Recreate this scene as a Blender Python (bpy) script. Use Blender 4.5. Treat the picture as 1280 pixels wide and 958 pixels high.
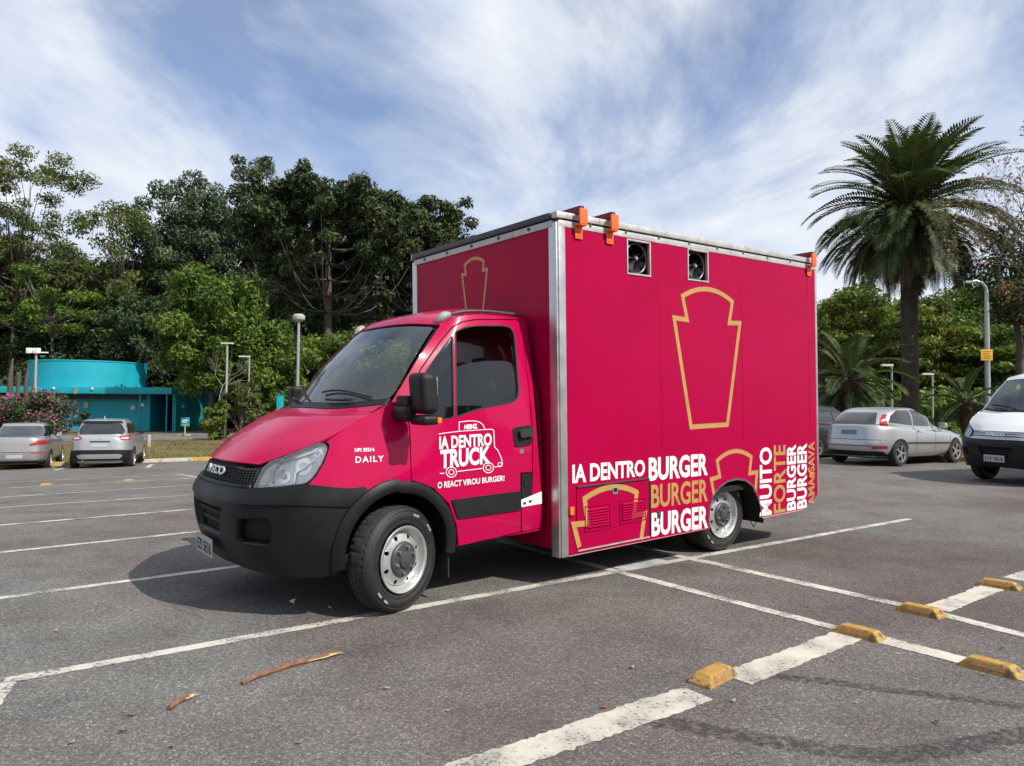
import bpy, bmesh, math, random
import numpy as np
from mathutils import Vector, Matrix
from mathutils.bvhtree import BVHTree
from mathutils.geometry import delaunay_2d_cdt

for o in list(bpy.data.objects): bpy.data.objects.remove(o)
SC = bpy.context.scene
COL = SC.collection
R = math.radians
PI = math.pi

# ------------------------------------------------------------------ camera
FPX, HOR, ROLL, CAMH = 900.6, 508.46, 0.0086, 1.42
TH = math.atan((HOR - 479) / FPX)
_c, _s = math.cos(ROLL), math.sin(ROLL)
CX = np.array([1.0, 0, 0]); CU = np.array([0, -math.sin(TH), math.cos(TH)]); CF = np.array([0, math.cos(TH), math.sin(TH)])
CX2 = _c * CX + _s * CU
CU2 = _c * CU - _s * CX
cd = bpy.data.cameras.new('camera')
cam = bpy.data.objects.new('camera', cd); COL.objects.link(cam)
cd.sensor_fit = 'HORIZONTAL'; cd.sensor_width = 36.0
cd.lens = FPX / 1280 * 36.0
cd.clip_start = 0.05; cd.clip_end = 3000
m = Matrix.Identity(4)
for i in range(3):
    m[i][0] = CX2[i]; m[i][1] = CU2[i]; m[i][2] = -CF[i]
m[2][3] = CAMH
cam.matrix_world = m
SC.camera = cam
CAMPOS = np.array([0, 0, CAMH])

def ray(px):
    d = CF + CX2 * ((px[0] - 640) / FPX) - CU2 * ((px[1] - 479) / FPX)
    return d / np.linalg.norm(d)

# ------------------------------------------------------------------ sky and sun
SUNV = np.array([0.899, -0.596, 1.02]); SUNV /= np.linalg.norm(SUNV)
SUN_EL = math.asin(SUNV[2]); SUN_AZ = math.atan2(SUNV[0], SUNV[1])
W = bpy.data.worlds.new('World'); SC.world = W; W.use_nodes = True
nt = W.node_tree; nt.nodes.clear()
def N(t, typ, **k):
    n = t.nodes.new(typ)
    for a, b in k.items():
        if a == 'inp':
            for q, v in b.items(): n.inputs[q].default_value = v
        else: setattr(n, a, b)
    return n
def ramp(t, pts, interp='LINEAR'):
    n = t.nodes.new('ShaderNodeValToRGB'); n.color_ramp.interpolation = interp
    e = n.color_ramp.elements
    e[0].position, e[0].color = pts[0][0], (*pts[0][1], 1) if isinstance(pts[0][1], tuple) else (pts[0][1],) * 3 + (1,)
    e[1].position, e[1].color = pts[-1][0], (*pts[-1][1], 1) if isinstance(pts[-1][1], tuple) else (pts[-1][1],) * 3 + (1,)
    for p, c in pts[1:-1]:
        x = e.new(p); x.color = (*c, 1) if isinstance(c, tuple) else (c, c, c, 1)
    return n
def math_n(t, op, a, b=None, c=None):
    n = t.nodes.new('ShaderNodeMath'); n.operation = op
    for i, v in enumerate((a, b, c)):
        if v is None: continue
        if isinstance(v, (int, float)): n.inputs[i].default_value = v
        else: t.links.new(v, n.inputs[i])
    return n.outputs[0]
def mixc(t, fac, a, b, blend='MIX'):
    n = t.nodes.new('ShaderNodeMix'); n.data_type = 'RGBA'; n.blend_type = blend
    for s, v in ((0, fac), (6, a), (7, b)):
        if isinstance(v, (int, float)): n.inputs[s].default_value = v
        elif isinstance(v, tuple): n.inputs[s].default_value = (*v, 1)
        else: t.links.new(v, n.inputs[s])
    return n.outputs[2]
L = nt.links
sky = N(nt, 'ShaderNodeTexSky', sky_type='NISHITA', sun_disc=False, sun_elevation=SUN_EL, sun_rotation=SUN_AZ, air_density=1.0, dust_density=0.6, ozone_density=2.0)
tc = N(nt, 'ShaderNodeTexCoord')
sep = N(nt, 'ShaderNodeSeparateXYZ'); L.new(tc.outputs['Generated'], sep.inputs[0])
zz = math_n(nt, 'ADD', math_n(nt, 'ABSOLUTE', sep.outputs[2]), 0.22)
cu = math_n(nt, 'DIVIDE', sep.outputs[0], zz); cv = math_n(nt, 'DIVIDE', sep.outputs[1], zz)
comb = N(nt, 'ShaderNodeCombineXYZ'); L.new(cu, comb.inputs[0]); L.new(cv, comb.inputs[1]); comb.inputs[2].default_value = 0.3
mp = N(nt, 'ShaderNodeMapping'); L.new(comb.outputs[0], mp.inputs[0])
mp.inputs['Rotation'].default_value = (0, 0, R(28)); mp.inputs['Scale'].default_value = (1.0, 0.62, 1.0); mp.inputs['Location'].default_value = (5.15, 2.1, 0)
n1 = N(nt, 'ShaderNodeTexNoise', inp={'Scale': 1.25, 'Detail': 12.0, 'Roughness': 0.60, 'Distortion': 0.5}); L.new(mp.outputs[0], n1.inputs[0])
n2 = N(nt, 'ShaderNodeTexNoise', inp={'Scale': 3.1, 'Detail': 8.0, 'Roughness': 0.55, 'Distortion': 0.2}); L.new(mp.outputs[0], n2.inputs[0])
horiz = ramp(nt, [(0.0, 0.26), (0.26, 0.085), (0.50, 0.02)]); L.new(sep.outputs[2], horiz.inputs[0])
cv1 = math_n(nt, 'ADD', n1.outputs[0], horiz.outputs[0])
cmask = ramp(nt, [(0.37, 0.18), (0.45, 0.48), (0.52, 0.82), (0.60, 1.0)]); L.new(cv1, cmask.inputs[0])
cbr = ramp(nt, [(0.32, (5.7, 6.6, 8.5)), (0.50, (7.7, 8.3, 9.3)), (0.66, (9.2, 9.4, 9.8))]); L.new(n2.outputs[0], cbr.inputs[0])
skyb = mixc(nt, 1.0, sky.outputs[0], (1.15, 1.25, 1.45), 'MULTIPLY')
skc = mixc(nt, cmask.outputs[0], skyb, cbr.outputs[0])
bg = N(nt, 'ShaderNodeBackground'); bg.inputs['Strength'].default_value = 0.103
L.new(skc, bg.inputs['Color'])
wo = N(nt, 'ShaderNodeOutputWorld'); L.new(bg.outputs[0], wo.inputs[0])

sl = bpy.data.lights.new('sun', 'SUN'); sl.energy = 5.0; sl.angle = R(0.53); sl.color = (1.0, 0.955, 0.88)
sun = bpy.data.objects.new('sun', sl); COL.objects.link(sun)
sun.rotation_euler = Vector(-SUNV).to_track_quat('-Z', 'Y').to_euler(); sun.location = (20, -15, 25)
SC.view_settings.view_transform = 'Standard'; SC.view_settings.look = 'None'
SC.view_settings.exposure = 0.0; SC.view_settings.gamma = 1.0; SC.view_settings.use_curve_mapping = False
SC.cycles.use_denoising = True
SC.cycles.max_bounces = 8; SC.cycles.transparent_max_bounces = 12; SC.cycles.glossy_bounces = 4
SC.cycles.sample_clamp_indirect = 6.0

# ------------------------------------------------------------------ helpers
rng = np.random.default_rng(7)
random.seed(7)
MATS = {}
def pm(name, col, rough=0.5, metal=0.0, var=0.0, scale=6.0, bump=0.0, bscale=None, coat=0.0, spec=0.5, emit=None, wear=None):
    """Principled material with a little noise in colour, roughness and relief."""
    if name in MATS: return MATS[name]
    M = bpy.data.materials.new(name); M.use_nodes = True; t = M.node_tree
    b = t.nodes['Principled BSDF']
    b.inputs['Base Color'].default_value = (*col, 1); b.inputs['Roughness'].default_value = rough
    b.inputs['Metallic'].default_value = metal; b.inputs['Specular IOR Level'].default_value = spec
    if coat: b.inputs['Coat Weight'].default_value = coat; b.inputs['Coat Roughness'].default_value = 0.06
    tcn = N(t, 'ShaderNodeTexCoord')
    if var or wear:
        n = N(t, 'ShaderNodeTexNoise', inp={'Scale': scale, 'Detail': 6.0, 'Roughness': 0.6}); t.links.new(tcn.outputs['Object'], n.inputs[0])
        lo = tuple(c * (1 - var) for c in col); hi = tuple(min(1, c * (1 + var)) for c in col)
        r = ramp(t, [(0.3, lo), (0.7, hi)]); t.links.new(n.outputs[0], r.inputs[0]); out = r.outputs[0]
        if wear:
            wn = N(t, 'ShaderNodeTexNoise', inp={'Scale': wear[1], 'Detail': 8.0, 'Roughness': 0.65}); t.links.new(tcn.outputs['Object'], wn.inputs[0])
            wr = ramp(t, [(wear[2], 0.0), (wear[2] + 0.08, 1.0)]); t.links.new(wn.outputs[0], wr.inputs[0])
            out = mixc(t, wr.outputs[0], out, wear[0])
        t.links.new(out, b.inputs['Base Color'])
        rr = ramp(t, [(0.3, max(0, rough - 0.06)), (0.7, min(1, rough + 0.06))]); t.links.new(n.outputs[0], rr.inputs[0]); t.links.new(rr.outputs[0], b.inputs['Roughness'])
    if bump:
        n = N(t, 'ShaderNodeTexNoise', inp={'Scale': bscale or scale * 8, 'Detail': 4.0}); t.links.new(tcn.outputs['Object'], n.inputs[0])
        bp = N(t, 'ShaderNodeBump', inp={'Strength': bump, 'Distance': 0.01}); t.links.new(n.outputs[0], bp.inputs['Height']); t.links.new(bp.outputs[0], b.inputs['Normal'])
    if emit: b.inputs['Emission Color'].default_value = (*col, 1); b.inputs['Emission Strength'].default_value = emit
    MATS[name] = M
    return M

def glass_mat(name, tint, trans=0.5, rough=0.02, refl=(0.9, 0.95, 1.0), body=(0.012, 0.016, 0.018)):
    if name in MATS: return MATS[name]
    M = bpy.data.materials.new(name); M.use_nodes = True; t = M.node_tree; t.nodes.clear()
    tr = N(t, 'ShaderNodeBsdfTransparent'); tr.inputs[0].default_value = (*tint, 1)
    gl = N(t, 'ShaderNodeBsdfGlossy'); gl.inputs[0].default_value = (*refl, 1); gl.inputs['Roughness'].default_value = rough
    fr = N(t, 'ShaderNodeFresnel'); fr.inputs[0].default_value = 1.55
    df = N(t, 'ShaderNodeBsdfDiffuse'); df.inputs[0].default_value = (*body, 1)
    m1 = N(t, 'ShaderNodeMixShader'); m1.inputs[0].default_value = 1 - trans
    t.links.new(tr.outputs[0], m1.inputs[1]); t.links.new(df.outputs[0], m1.inputs[2])
    m2 = N(t, 'ShaderNodeMixShader'); fa = math_n(t, 'MULTIPLY_ADD', fr.outputs[0], 1.0, 0.015); t.links.new(fa, m2.inputs[0])
    t.links.new(m1.outputs[0], m2.inputs[1]); t.links.new(gl.outputs[0], m2.inputs[2])
    o = N(t, 'ShaderNodeOutputMaterial'); t.links.new(m2.outputs[0], o.inputs[0])
    MATS[name] = M
    return M

def link(o, parent=None):
    COL.objects.link(o)
    if parent is not None: o.parent = parent
    return o
def tag(o, label=None, cat=None, group=None, kind=None):
    if label: o['label'] = label
    if cat: o['category'] = cat
    if group: o['group'] = group
    if kind: o['kind'] = kind
    return o
def empty(name, loc=(0, 0, 0), rz=0.0):
    o = bpy.data.objects.new(name, None); o.empty_display_size = 0.2; COL.objects.link(o)
    o.location = loc; o.rotation_euler = (0, 0, rz)
    return o
def mesh_obj(name, V, F, mat, parent=None, smooth=False, angle=None):
    me = bpy.data.meshes.new(name)
    me.from_pydata([tuple(map(float, v)) for v in V], [], [tuple(int(i) for i in f) for f in F]); me.update()
    o = bpy.data.objects.new(name, me); link(o, parent)
    if mat is not None: me.materials.append(mat)
    if smooth: me.shade_smooth()
    if angle is not None: me.set_sharp_from_angle(angle=angle)
    return o
def bm_obj(name, bm, mat, parent=None, smooth=None):
    bmesh.ops.recalc_face_normals(bm, faces=bm.faces)
    me = bpy.data.meshes.new(name); bm.to_mesh(me); bm.free()
    o = bpy.data.objects.new(name, me); link(o, parent)
    if mat is not None: me.materials.append(mat)
    if smooth is not None:
        me.shade_smooth(); me.set_sharp_from_angle(angle=R(smooth))
    return o
def big_mesh(name, V, F, mat, parent=None, smooth=False, attr=None):
    """fast mesh from numpy arrays; F is (n,k)"""
    V = np.asarray(V, np.float32); F = np.asarray(F, np.int32); n, k = F.shape
    me = bpy.data.meshes.new(name)
    me.vertices.add(len(V)); me.vertices.foreach_set('co', V.ravel())
    me.loops.add(n * k); me.loops.foreach_set('vertex_index', F.ravel())
    me.polygons.add(n); me.polygons.foreach_set('loop_start', np.arange(0, n * k, k, dtype=np.int32))
    try: me.polygons.foreach_set('loop_total', np.full(n, k, np.int32))
    except Exception: pass
    me.update(calc_edges=True); me.validate()
    if attr is not None:
        a = me.attributes.new('tint', 'FLOAT', 'POINT'); a.data.foreach_set('value', np.asarray(attr, np.float32))
    o = bpy.data.objects.new(name, me); link(o, parent); me.materials.append(mat)
    if smooth: me.shade_smooth()
    return o
def box_bm(bm, lo, hi, bevel=0.0, M=None, seg=2):
    c = [(lo[i] + hi[i]) / 2 for i in range(3)]; d = [hi[i] - lo[i] for i in range(3)]
    r = bmesh.ops.create_cube(bm, size=1.0, matrix=Matrix.Translation(c) @ Matrix.Diagonal((*d, 1)))
    vs = r['verts']
    if bevel:
        es = list({e for v in vs for e in v.link_edges})
        g = bmesh.ops.bevel(bm, geom=es, offset=bevel, segments=seg, profile=0.6 if seg > 2 else 0.7, affect='EDGES')
        vs = list({v for f in g['faces'] for v in f.verts} | {v for v in vs if v.is_valid})
    if M is not None: bmesh.ops.transform(bm, matrix=M, verts=vs)
    return vs
def box(name, lo, hi, mat, parent=None, bevel=0.0, M=None):
    bm = bmesh.new(); box_bm(bm, lo, hi, bevel, M)
    return bm_obj(name, bm, mat, parent, smooth=40 if bevel else None)
def tube_VF(path, rad, n=8, cap=True):
    path = [Vector(p) for p in path]
    if isinstance(rad, (int, float)): rad = [rad] * len(path)
    V = []; F = []; up = None
    for i, p in enumerate(path):
        d = (path[min(i + 1, len(path) - 1)] - path[max(i - 1, 0)]).normalized()
        if up is None:
            up = Vector((0, 0, 1)) if abs(d.z) < 0.9 else Vector((1, 0, 0))
        a = d.cross(up).normalized(); b = a.cross(d).normalized(); up = b
        for k in range(n):
            t = 2 * PI * k / n
            V.append(p + a * (math.cos(t) * rad[i]) + b * (math.sin(t) * rad[i]))
    for i in range(len(path) - 1):
        for k in range(n):
            F.append((i * n + k, i * n + (k + 1) % n, (i + 1) * n + (k + 1) % n, (i + 1) * n + k))
    if cap:
        F.append(tuple(range(n - 1, -1, -1))); F.append(tuple((len(path) - 1) * n + k for k in range(n)))
    return [tuple(v) for v in V], F
def tube(name, path, rad, mat, parent=None, n=8):
    V, F = tube_VF(path, rad, n)
    return mesh_obj(name, V, F, mat, parent, smooth=True, angle=R(50))
def lathe_VF(prof, n=48, axis='Y'):
    """profile (r, a) turned around the axis"""
    V = []; F = []
    for r, a in prof:
        for k in range(n):
            t = 2 * PI * k / n
            if axis == 'Y': V.append((r * math.cos(t), a, r * math.sin(t)))
            else: V.append((r * math.cos(t), r * math.sin(t), a))
    for i in range(len(prof) - 1):
        for k in range(n):
            F.append((i * n + k, i * n + (k + 1) % n, (i + 1) * n + (k + 1) % n, (i + 1) * n + k))
    return V, F
def lathe(name, prof, mat, parent=None, n=48, axis='Y', angle=35, cap=False):
    V, F = lathe_VF(prof, n, axis)
    if cap:
        F.append(tuple(range(n))); F.append(tuple((len(prof) - 1) * n + k for k in range(n)))
    bm = bmesh.new()
    vs = [bm.verts.new(v) for v in V]
    for f in F: bm.faces.new([vs[i] for i in f])
    return bm_obj(name, bm, mat, parent, smooth=angle)
def inside(poly, x, y):
    r = False; n = len(poly); j = n - 1
    for i in range(n):
        xi, yi = poly[i]; xj, yj = poly[j]
        if (yi > y) != (yj > y) and x < (xj - xi) * (y - yi) / (yj - yi) + xi: r = not r
        j = i
    return r
def chaikin(p, n=2):
    for _ in range(n):
        q = []
        for i in range(len(p)):
            a = p[i]; b = p[(i + 1) % len(p)]
            q += [(a[0] * .75 + b[0] * .25, a[1] * .75 + b[1] * .25), (a[0] * .25 + b[0] * .75, a[1] * .25 + b[1] * .75)]
        p = q
    return p
def roundp(p, r, seg=4):
    """polygon with rounded corners"""
    out = []; n = len(p)
    for i in range(n):
        a = Vector(p[i - 1]); b = Vector(p[i]); c = Vector(p[(i + 1) % n])
        rr = r[i] if isinstance(r, (list, tuple)) else r
        u = a - b; v = c - b
        k = min(rr, u.length * .45, v.length * .45)
        if k < 1e-6: out.append(tuple(b)); continue
        p0 = b + u.normalized() * k; p1 = b + v.normalized() * k
        for s in range(seg + 1):
            t = s / seg; q = p0 * (1 - t) ** 2 + b * 2 * t * (1 - t) + p1 * t * t; out.append(tuple(q))
    return out
def dens(p, step):
    out = []
    for i in range(len(p)):
        a = p[i]; b = p[(i + 1) % len(p)]; d = math.hypot(b[0] - a[0], b[1] - a[1]); k = max(1, int(math.ceil(d / step)))
        for s in range(k): out.append((a[0] + (b[0] - a[0]) * s / k, a[1] + (b[1] - a[1]) * s / k))
    return out
def fill(outline, holes=(), step=1e9, border=None):
    """triangles of a polygon with holes; interior grid points every `step`"""
    loops = [dens(outline, border or step)] + [dens(h, border or step) for h in holes]
    pts = []; edges = []
    for lp in loops:
        b = len(pts); pts += [Vector(q) for q in lp]
        edges += [(b + i, b + (i + 1) % len(lp)) for i in range(len(lp))]
    xs = [q[0] for q in outline]; ys = [q[1] for q in outline]
    nb = len(pts)
    if step < 1e8:
        x = min(xs) + step * .5
        while x < max(xs):
            y = min(ys) + step * .5
            while y < max(ys):
                if inside(outline, x, y) and not any(inside(h, x, y) for h in holes): pts.append(Vector((x, y)))
                y += step
            x += step
    v, e, f, _, _, _ = delaunay_2d_cdt(pts, edges, [], 0, 1e-7)
    tris = []
    for t in f:
        cx = sum(v[i][0] for i in t) / 3; cy = sum(v[i][1] for i in t) / 3
        if inside(outline, cx, cy) and not any(inside(h, cx, cy) for h in holes): tris.append(tuple(t))
    return [tuple(q) for q in v], tris
def plate(name, outline, holes, mapf, thick, mat, parent=None, step=1e9, border=None, smooth=False):
    """a flat or curved plate: outline in 2D, mapf(x,y,d) -> 3D with depth d below the face"""
    v, t = fill(outline, holes, step, border)
    if not t: return None
    n = len(v)
    V = [mapf(x, y, 0.0) for x, y in v] + [mapf(x, y, thick) for x, y in v]
    cnt = {}
    for a, b, c in t:
        for e in ((a, b), (b, c), (c, a)): cnt[tuple(sorted(e))] = cnt.get(tuple(sorted(e)), 0) + 1
    F = list(t) + [(c + n, b + n, a + n) for a, b, c in t]
    for a, b, c in t:
        for e in ((a, b), (b, c), (c, a)):
            if cnt[tuple(sorted(e))] == 1: F.append((e[1], e[0], e[0] + n, e[1] + n))
    bm = bmesh.new(); vs = [bm.verts.new(q) for q in V]
    for f in F:
        try: bm.faces.new([vs[i] for i in f])
        except ValueError: pass
    loose = [w for w in bm.verts if not w.link_faces]
    bmesh.ops.delete(bm, geom=loose, context='VERTS')
    return bm_obj(name, bm, mat, parent, smooth=30 if smooth else None)
_txt = {}
def text2d(s, bold=0.0, spacing=1.0):
    k = (s, bold, spacing)
    if k in _txt: return _txt[k]
    cu = bpy.data.curves.new('lettering', 'FONT'); cu.body = s; cu.offset = bold; cu.resolution_u = 3; cu.space_character = spacing; cu.fill_mode = 'FRONT'
    ob = bpy.data.objects.new('lettering', cu); COL.objects.link(ob)
    dg = bpy.context.evaluated_depsgraph_get(); me = bpy.data.meshes.new_from_object(ob.evaluated_get(dg))
    V = np.array([v.co[:2] for v in me.vertices]); F = [tuple(p.vertices) for p in me.polygons]
    bpy.data.objects.remove(ob); bpy.data.curves.remove(cu); bpy.data.meshes.remove(me)
    lo = V.min(0); hi = V.max(0); V = (V - lo) / (hi - lo)
    _txt[k] = (V, F); return V, F
def copy_tree(o, parent=None):
    c = o.copy(); COL.objects.link(c); c.parent = parent
    for ch in o.children: copy_tree(ch, c)
    return c

# ------------------------------------------------------------------ terrain
YAW = 0.9156
A2 = np.array([math.sin(YAW), math.cos(YAW)])      # along the bays, towards the truck's rear
B2 = np.array([-A2[1], A2[0]])                     # across, away from the camera
def ground_z(x, y):
    q = x * B2[0] + y * B2[1]
    t = q - 10.0
    if t <= 0: return 0.0
    if t < 2: return -0.04 * t * t / 4
    if t < 20: return -0.04 * (t - 1)
    if t < 24: return -0.04 * (t - 1) + 0.04 * (t - 20) ** 2 / 8
    return -0.04 * 19 - 0.04 * 2
def hit(px, zoff=0.0):
    """point of the terrain seen at a pixel"""
    d = ray(px); o = CAMPOS
    if d[2] >= -1e-4: return None
    t = 0.5; prev = 0
    for _ in range(4000):
        p = o + d * t
        if p[2] <= ground_z(p[0], p[1]) + zoff: break
        prev = t; t += max(0.05, t * 0.01)
    lo, hi = prev, t
    for _ in range(40):
        mid = (lo + hi) / 2; p = o + d * mid
        if p[2] <= ground_z(p[0], p[1]) + zoff: hi = mid
        else: lo = mid
    return o + d * hi
def at_depth(px, y):
    d = ray(px); return CAMPOS + d * (y / d[1])
def pq(p): return (p[0] * A2[0] + p[1] * A2[1], p[0] * B2[0] + p[1] * B2[1])
def from_pq(p, q): return A2 * p + B2 * q
# ------------------------------------------------------------------ ground
def asphalt_mat():
    M = bpy.data.materials.new('asphalt'); M.use_nodes = True; t = M.node_tree; b = t.nodes['Principled BSDF']
    tcn = N(t, 'ShaderNodeTexCoord'); P = tcn.outputs['Object']
    def noise(sc, det=4, ro=0.55, dist=0.0):
        n = N(t, 'ShaderNodeTexNoise', inp={'Scale': sc, 'Detail': det, 'Roughness': ro, 'Distortion': dist}); t.links.new(P, n.inputs[0]); return n.outputs[0]
    vor = N(t, 'ShaderNodeTexVoronoi', inp={'Scale': 130.0, 'Randomness': 1.0}); t.links.new(P, vor.inputs[0])
    gr = N(t, 'ShaderNodeSeparateColor'); t.links.new(vor.outputs['Color'], gr.inputs[0])
    stone = ramp(t, [(0.0, (0.094, 0.090, 0.084)), (0.5, (0.150, 0.143, 0.133)), (0.88, (0.190, 0.181, 0.168)), (1.0, (0.34, 0.325, 0.30))]); t.links.new(gr.outputs[0], stone.inputs[0])
    fine = ramp(t, [(0.30, 0.68), (0.50, 1.0), (0.72, 1.32)]); t.links.new(noise(38, 6, 0.75), fine.inputs[0])
    c = mixc(t, 1.0, stone.outputs[0], fine.outputs[0], 'MULTIPLY')
    med = ramp(t, [(0.28, 0.74), (0.52, 1.0), (0.74, 1.16)]); t.links.new(noise(1.7, 8, 0.62), med.inputs[0])
    c = mixc(t, 1.0, c, med.outputs[0], 'MULTIPLY')
    # worn bays: brownish purple where dust and rubber have settled
    big = ramp(t, [(0.44, 0.0), (0.60, 1.0)]); t.links.new(noise(0.42, 5, 0.55, 0.6), big.inputs[0])
    c = mixc(t, math_n(t, 'MULTIPLY', big.outputs[0], 0.85), c, mixc(t, 1.0, c, (0.86, 0.76, 0.75), 'MULTIPLY'))
    big2 = ramp(t, [(0.50, 0.0), (0.68, 1.0)]); t.links.new(noise(0.23, 6, 0.6, 0.4), big2.inputs[0])
    c = mixc(t, math_n(t, 'MULTIPLY', big2.outputs[0], 0.55), c, mixc(t, 1.0, c, (1.25, 1.15, 1.02), 'MULTIPLY'))
    # oil spots
    oil = ramp(t, [(0.70, 0.0), (0.76, 1.0)]); t.links.new(noise(0.9, 3, 0.5, 0.2), oil.inputs[0])
    c = mixc(t, math_n(t, 'MULTIPLY', oil.outputs[0], 0.5), c, (0.06, 0.057, 0.056))
    # the bay beside the truck is darker from dust, tyre rubber and old oil
    def proj_(v):
        n_ = N(t, 'ShaderNodeVectorMath', operation='DOT_PRODUCT'); t.links.new(P, n_.inputs[0]); n_.inputs[1].default_value = (v[0], v[1], 0); return n_.outputs['Value']
    wob = math_n(t, 'MULTIPLY', math_n(t, 'SUBTRACT', noise(0.9, 6, 0.6), 0.5), 2.2)
    qm = ramp(t, [(0.0, 0.0), (0.10, 1.0), (0.52, 1.0), (0.60, 0.0)]); t.links.new(math_n(t, 'MULTIPLY', math_n(t, 'ADD', proj_(B2), math_n(t, 'ADD', math_n(t, 'MULTIPLY', wob, 0.35), 1.2)), 0.1), qm.inputs[0])
    pmk = ramp(t, [(0.0, 0.0), (0.22, 1.0)]); t.links.new(math_n(t, 'MULTIPLY', math_n(t, 'ADD', proj_(A2), math_n(t, 'ADD', wob, -1.2)), 0.1), pmk.inputs[0])
    c = mixc(t, math_n(t, 'MULTIPLY', qm.outputs[0], math_n(t, 'MULTIPLY', pmk.outputs[0], math_n(t, 'MULTIPLY_ADD', big.outputs[0], 0.5, 0.55))), c, mixc(t, 1.0, c, (0.78, 0.745, 0.745), 'MULTIPLY'))
    vn = N(t, 'ShaderNodeVectorMath', operation='MULTIPLY_ADD'); nv = N(t, 'ShaderNodeTexNoise', inp={'Scale': 1.4, 'Detail': 6.0}); t.links.new(P, nv.inputs[0]); t.links.new(nv.outputs[1], vn.inputs[0]); vn.inputs[1].default_value = (1.1, 1.1, 0); t.links.new(P, vn.inputs[2])
    ck = N(t, 'ShaderNodeTexVoronoi', feature='DISTANCE_TO_EDGE', inp={'Scale': 0.33}); t.links.new(vn.outputs[0], ck.inputs[0])
    ckm = ramp(t, [(0.0, 1.0), (0.004, 0.0)]); t.links.new(ck.outputs[0], ckm.inputs[0]); ckf = ramp(t, [(0.50, 0.0), (0.62, 0.6)]); t.links.new(noise(0.5, 4, 0.6), ckf.inputs[0])
    c = mixc(t, math_n(t, 'MULTIPLY', ckm.outputs[0], ckf.outputs[0]), c, (0.07, 0.066, 0.062))
    sp = ramp(t, [(0.735, 0.0), (0.76, 0.55)]); t.links.new(noise(9.0, 3, 0.5), sp.inputs[0]); spf = ramp(t, [(0.52, 0.0), (0.60, 1.0)]); t.links.new(noise(0.7, 3, 0.5, 0.3), spf.inputs[0])
    c = mixc(t, math_n(t, 'MULTIPLY', sp.outputs[0], spf.outputs[0]), c, (0.42, 0.40, 0.36))
    t.links.new(c, b.inputs['Base Color']); b.inputs['Roughness'].default_value = 0.9; b.inputs['Specular IOR Level'].default_value = 0.25
    bp = N(t, 'ShaderNodeBump', inp={'Strength': 0.6, 'Distance': 0.005})
    hsum = math_n(t, 'ADD', math_n(t, 'MULTIPLY', vor.outputs['Distance'], -1.0), noise(60, 5, 0.7)); t.links.new(hsum, bp.inputs['Height']); t.links.new(bp.outputs[0], b.inputs['Normal'])
    return M
def ground_mat(name, cols, sc=0.8, rough=0.95, bump=0.6, bsc=30):
    M = bpy.data.materials.new(name); M.use_nodes = True; t = M.node_tree; b = t.nodes['Principled BSDF']
    tcn = N(t, 'ShaderNodeTexCoord'); P = tcn.outputs['Object']
    n = N(t, 'ShaderNodeTexNoise', inp={'Scale': sc, 'Detail': 9.0, 'Roughness': 0.65}); t.links.new(P, n.inputs[0])
    k = len(cols); r = ramp(t, [(0.32 + 0.36 * i / (k - 1), c) for i, c in enumerate(cols)]); t.links.new(n.outputs[0], r.inputs[0])
    n2 = N(t, 'ShaderNodeTexNoise', inp={'Scale': bsc, 'Detail': 6.0, 'Roughness': 0.7}); t.links.new(P, n2.inputs[0])
    f = ramp(t, [(0.3, 0.7), (0.7, 1.3)]); t.links.new(n2.outputs[0], f.inputs[0])
    t.links.new(mixc(t, 1.0, r.outputs[0], f.outputs[0], 'MULTIPLY'), b.inputs['Base Color'])
    b.inputs['Roughness'].default_value = rough; b.inputs['Specular IOR Level'].default_value = 0.2
    bp = N(t, 'ShaderNodeBump', inp={'Strength': bump, 'Distance': 0.03}); t.links.new(n2.outputs[0], bp.inputs['Height']); t.links.new(bp.outputs[0], b.inputs['Normal'])
    return M
M_ASPH = asphalt_mat()
M_DIRT = ground_mat('earth', [(0.16, 0.085, 0.045), (0.20, 0.12, 0.065), (0.11, 0.10, 0.045), (0.07, 0.08, 0.03)], 0.35)
M_ROAD = ground_mat('road_asphalt', [(0.15, 0.15, 0.145), (0.19, 0.19, 0.18)], 0.5, bump=0.3)
M_VERGE = ground_mat('dry_grass_soil', [(0.20, 0.11, 0.055), (0.17, 0.12, 0.05), (0.12, 0.12, 0.045), (0.16, 0.13, 0.05)], 0.9)

Q_KERB = pq(hit((210, 577.5)))[1]
Q_V2 = pq(hit((200, 552)))[1]
Q_R2 = pq(hit((200, 542.5)))[1]
P_KERB = pq(hit((1199, 577)))[0]
def sheet(name, p0, p1, q0, q1, dz, mat, np_=2, dq=1.0, kind='structure'):
    qs = list(np.arange(q0, q1, dq)) + [q1]; V = []; F = []
    ps = np.linspace(p0, p1, np_)
    for q in qs:
        for p in ps:
            x, y = from_pq(p, q); V.append((x, y, ground_z(x, y) + dz))
    for i in range(len(qs) - 1):
        for j in range(np_ - 1):
            a = i * np_ + j; F.append((a, a + 1, a + np_ + 1, a + np_))
    return tag(mesh_obj(name, V, F, mat, smooth=True), kind=kind)
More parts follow.
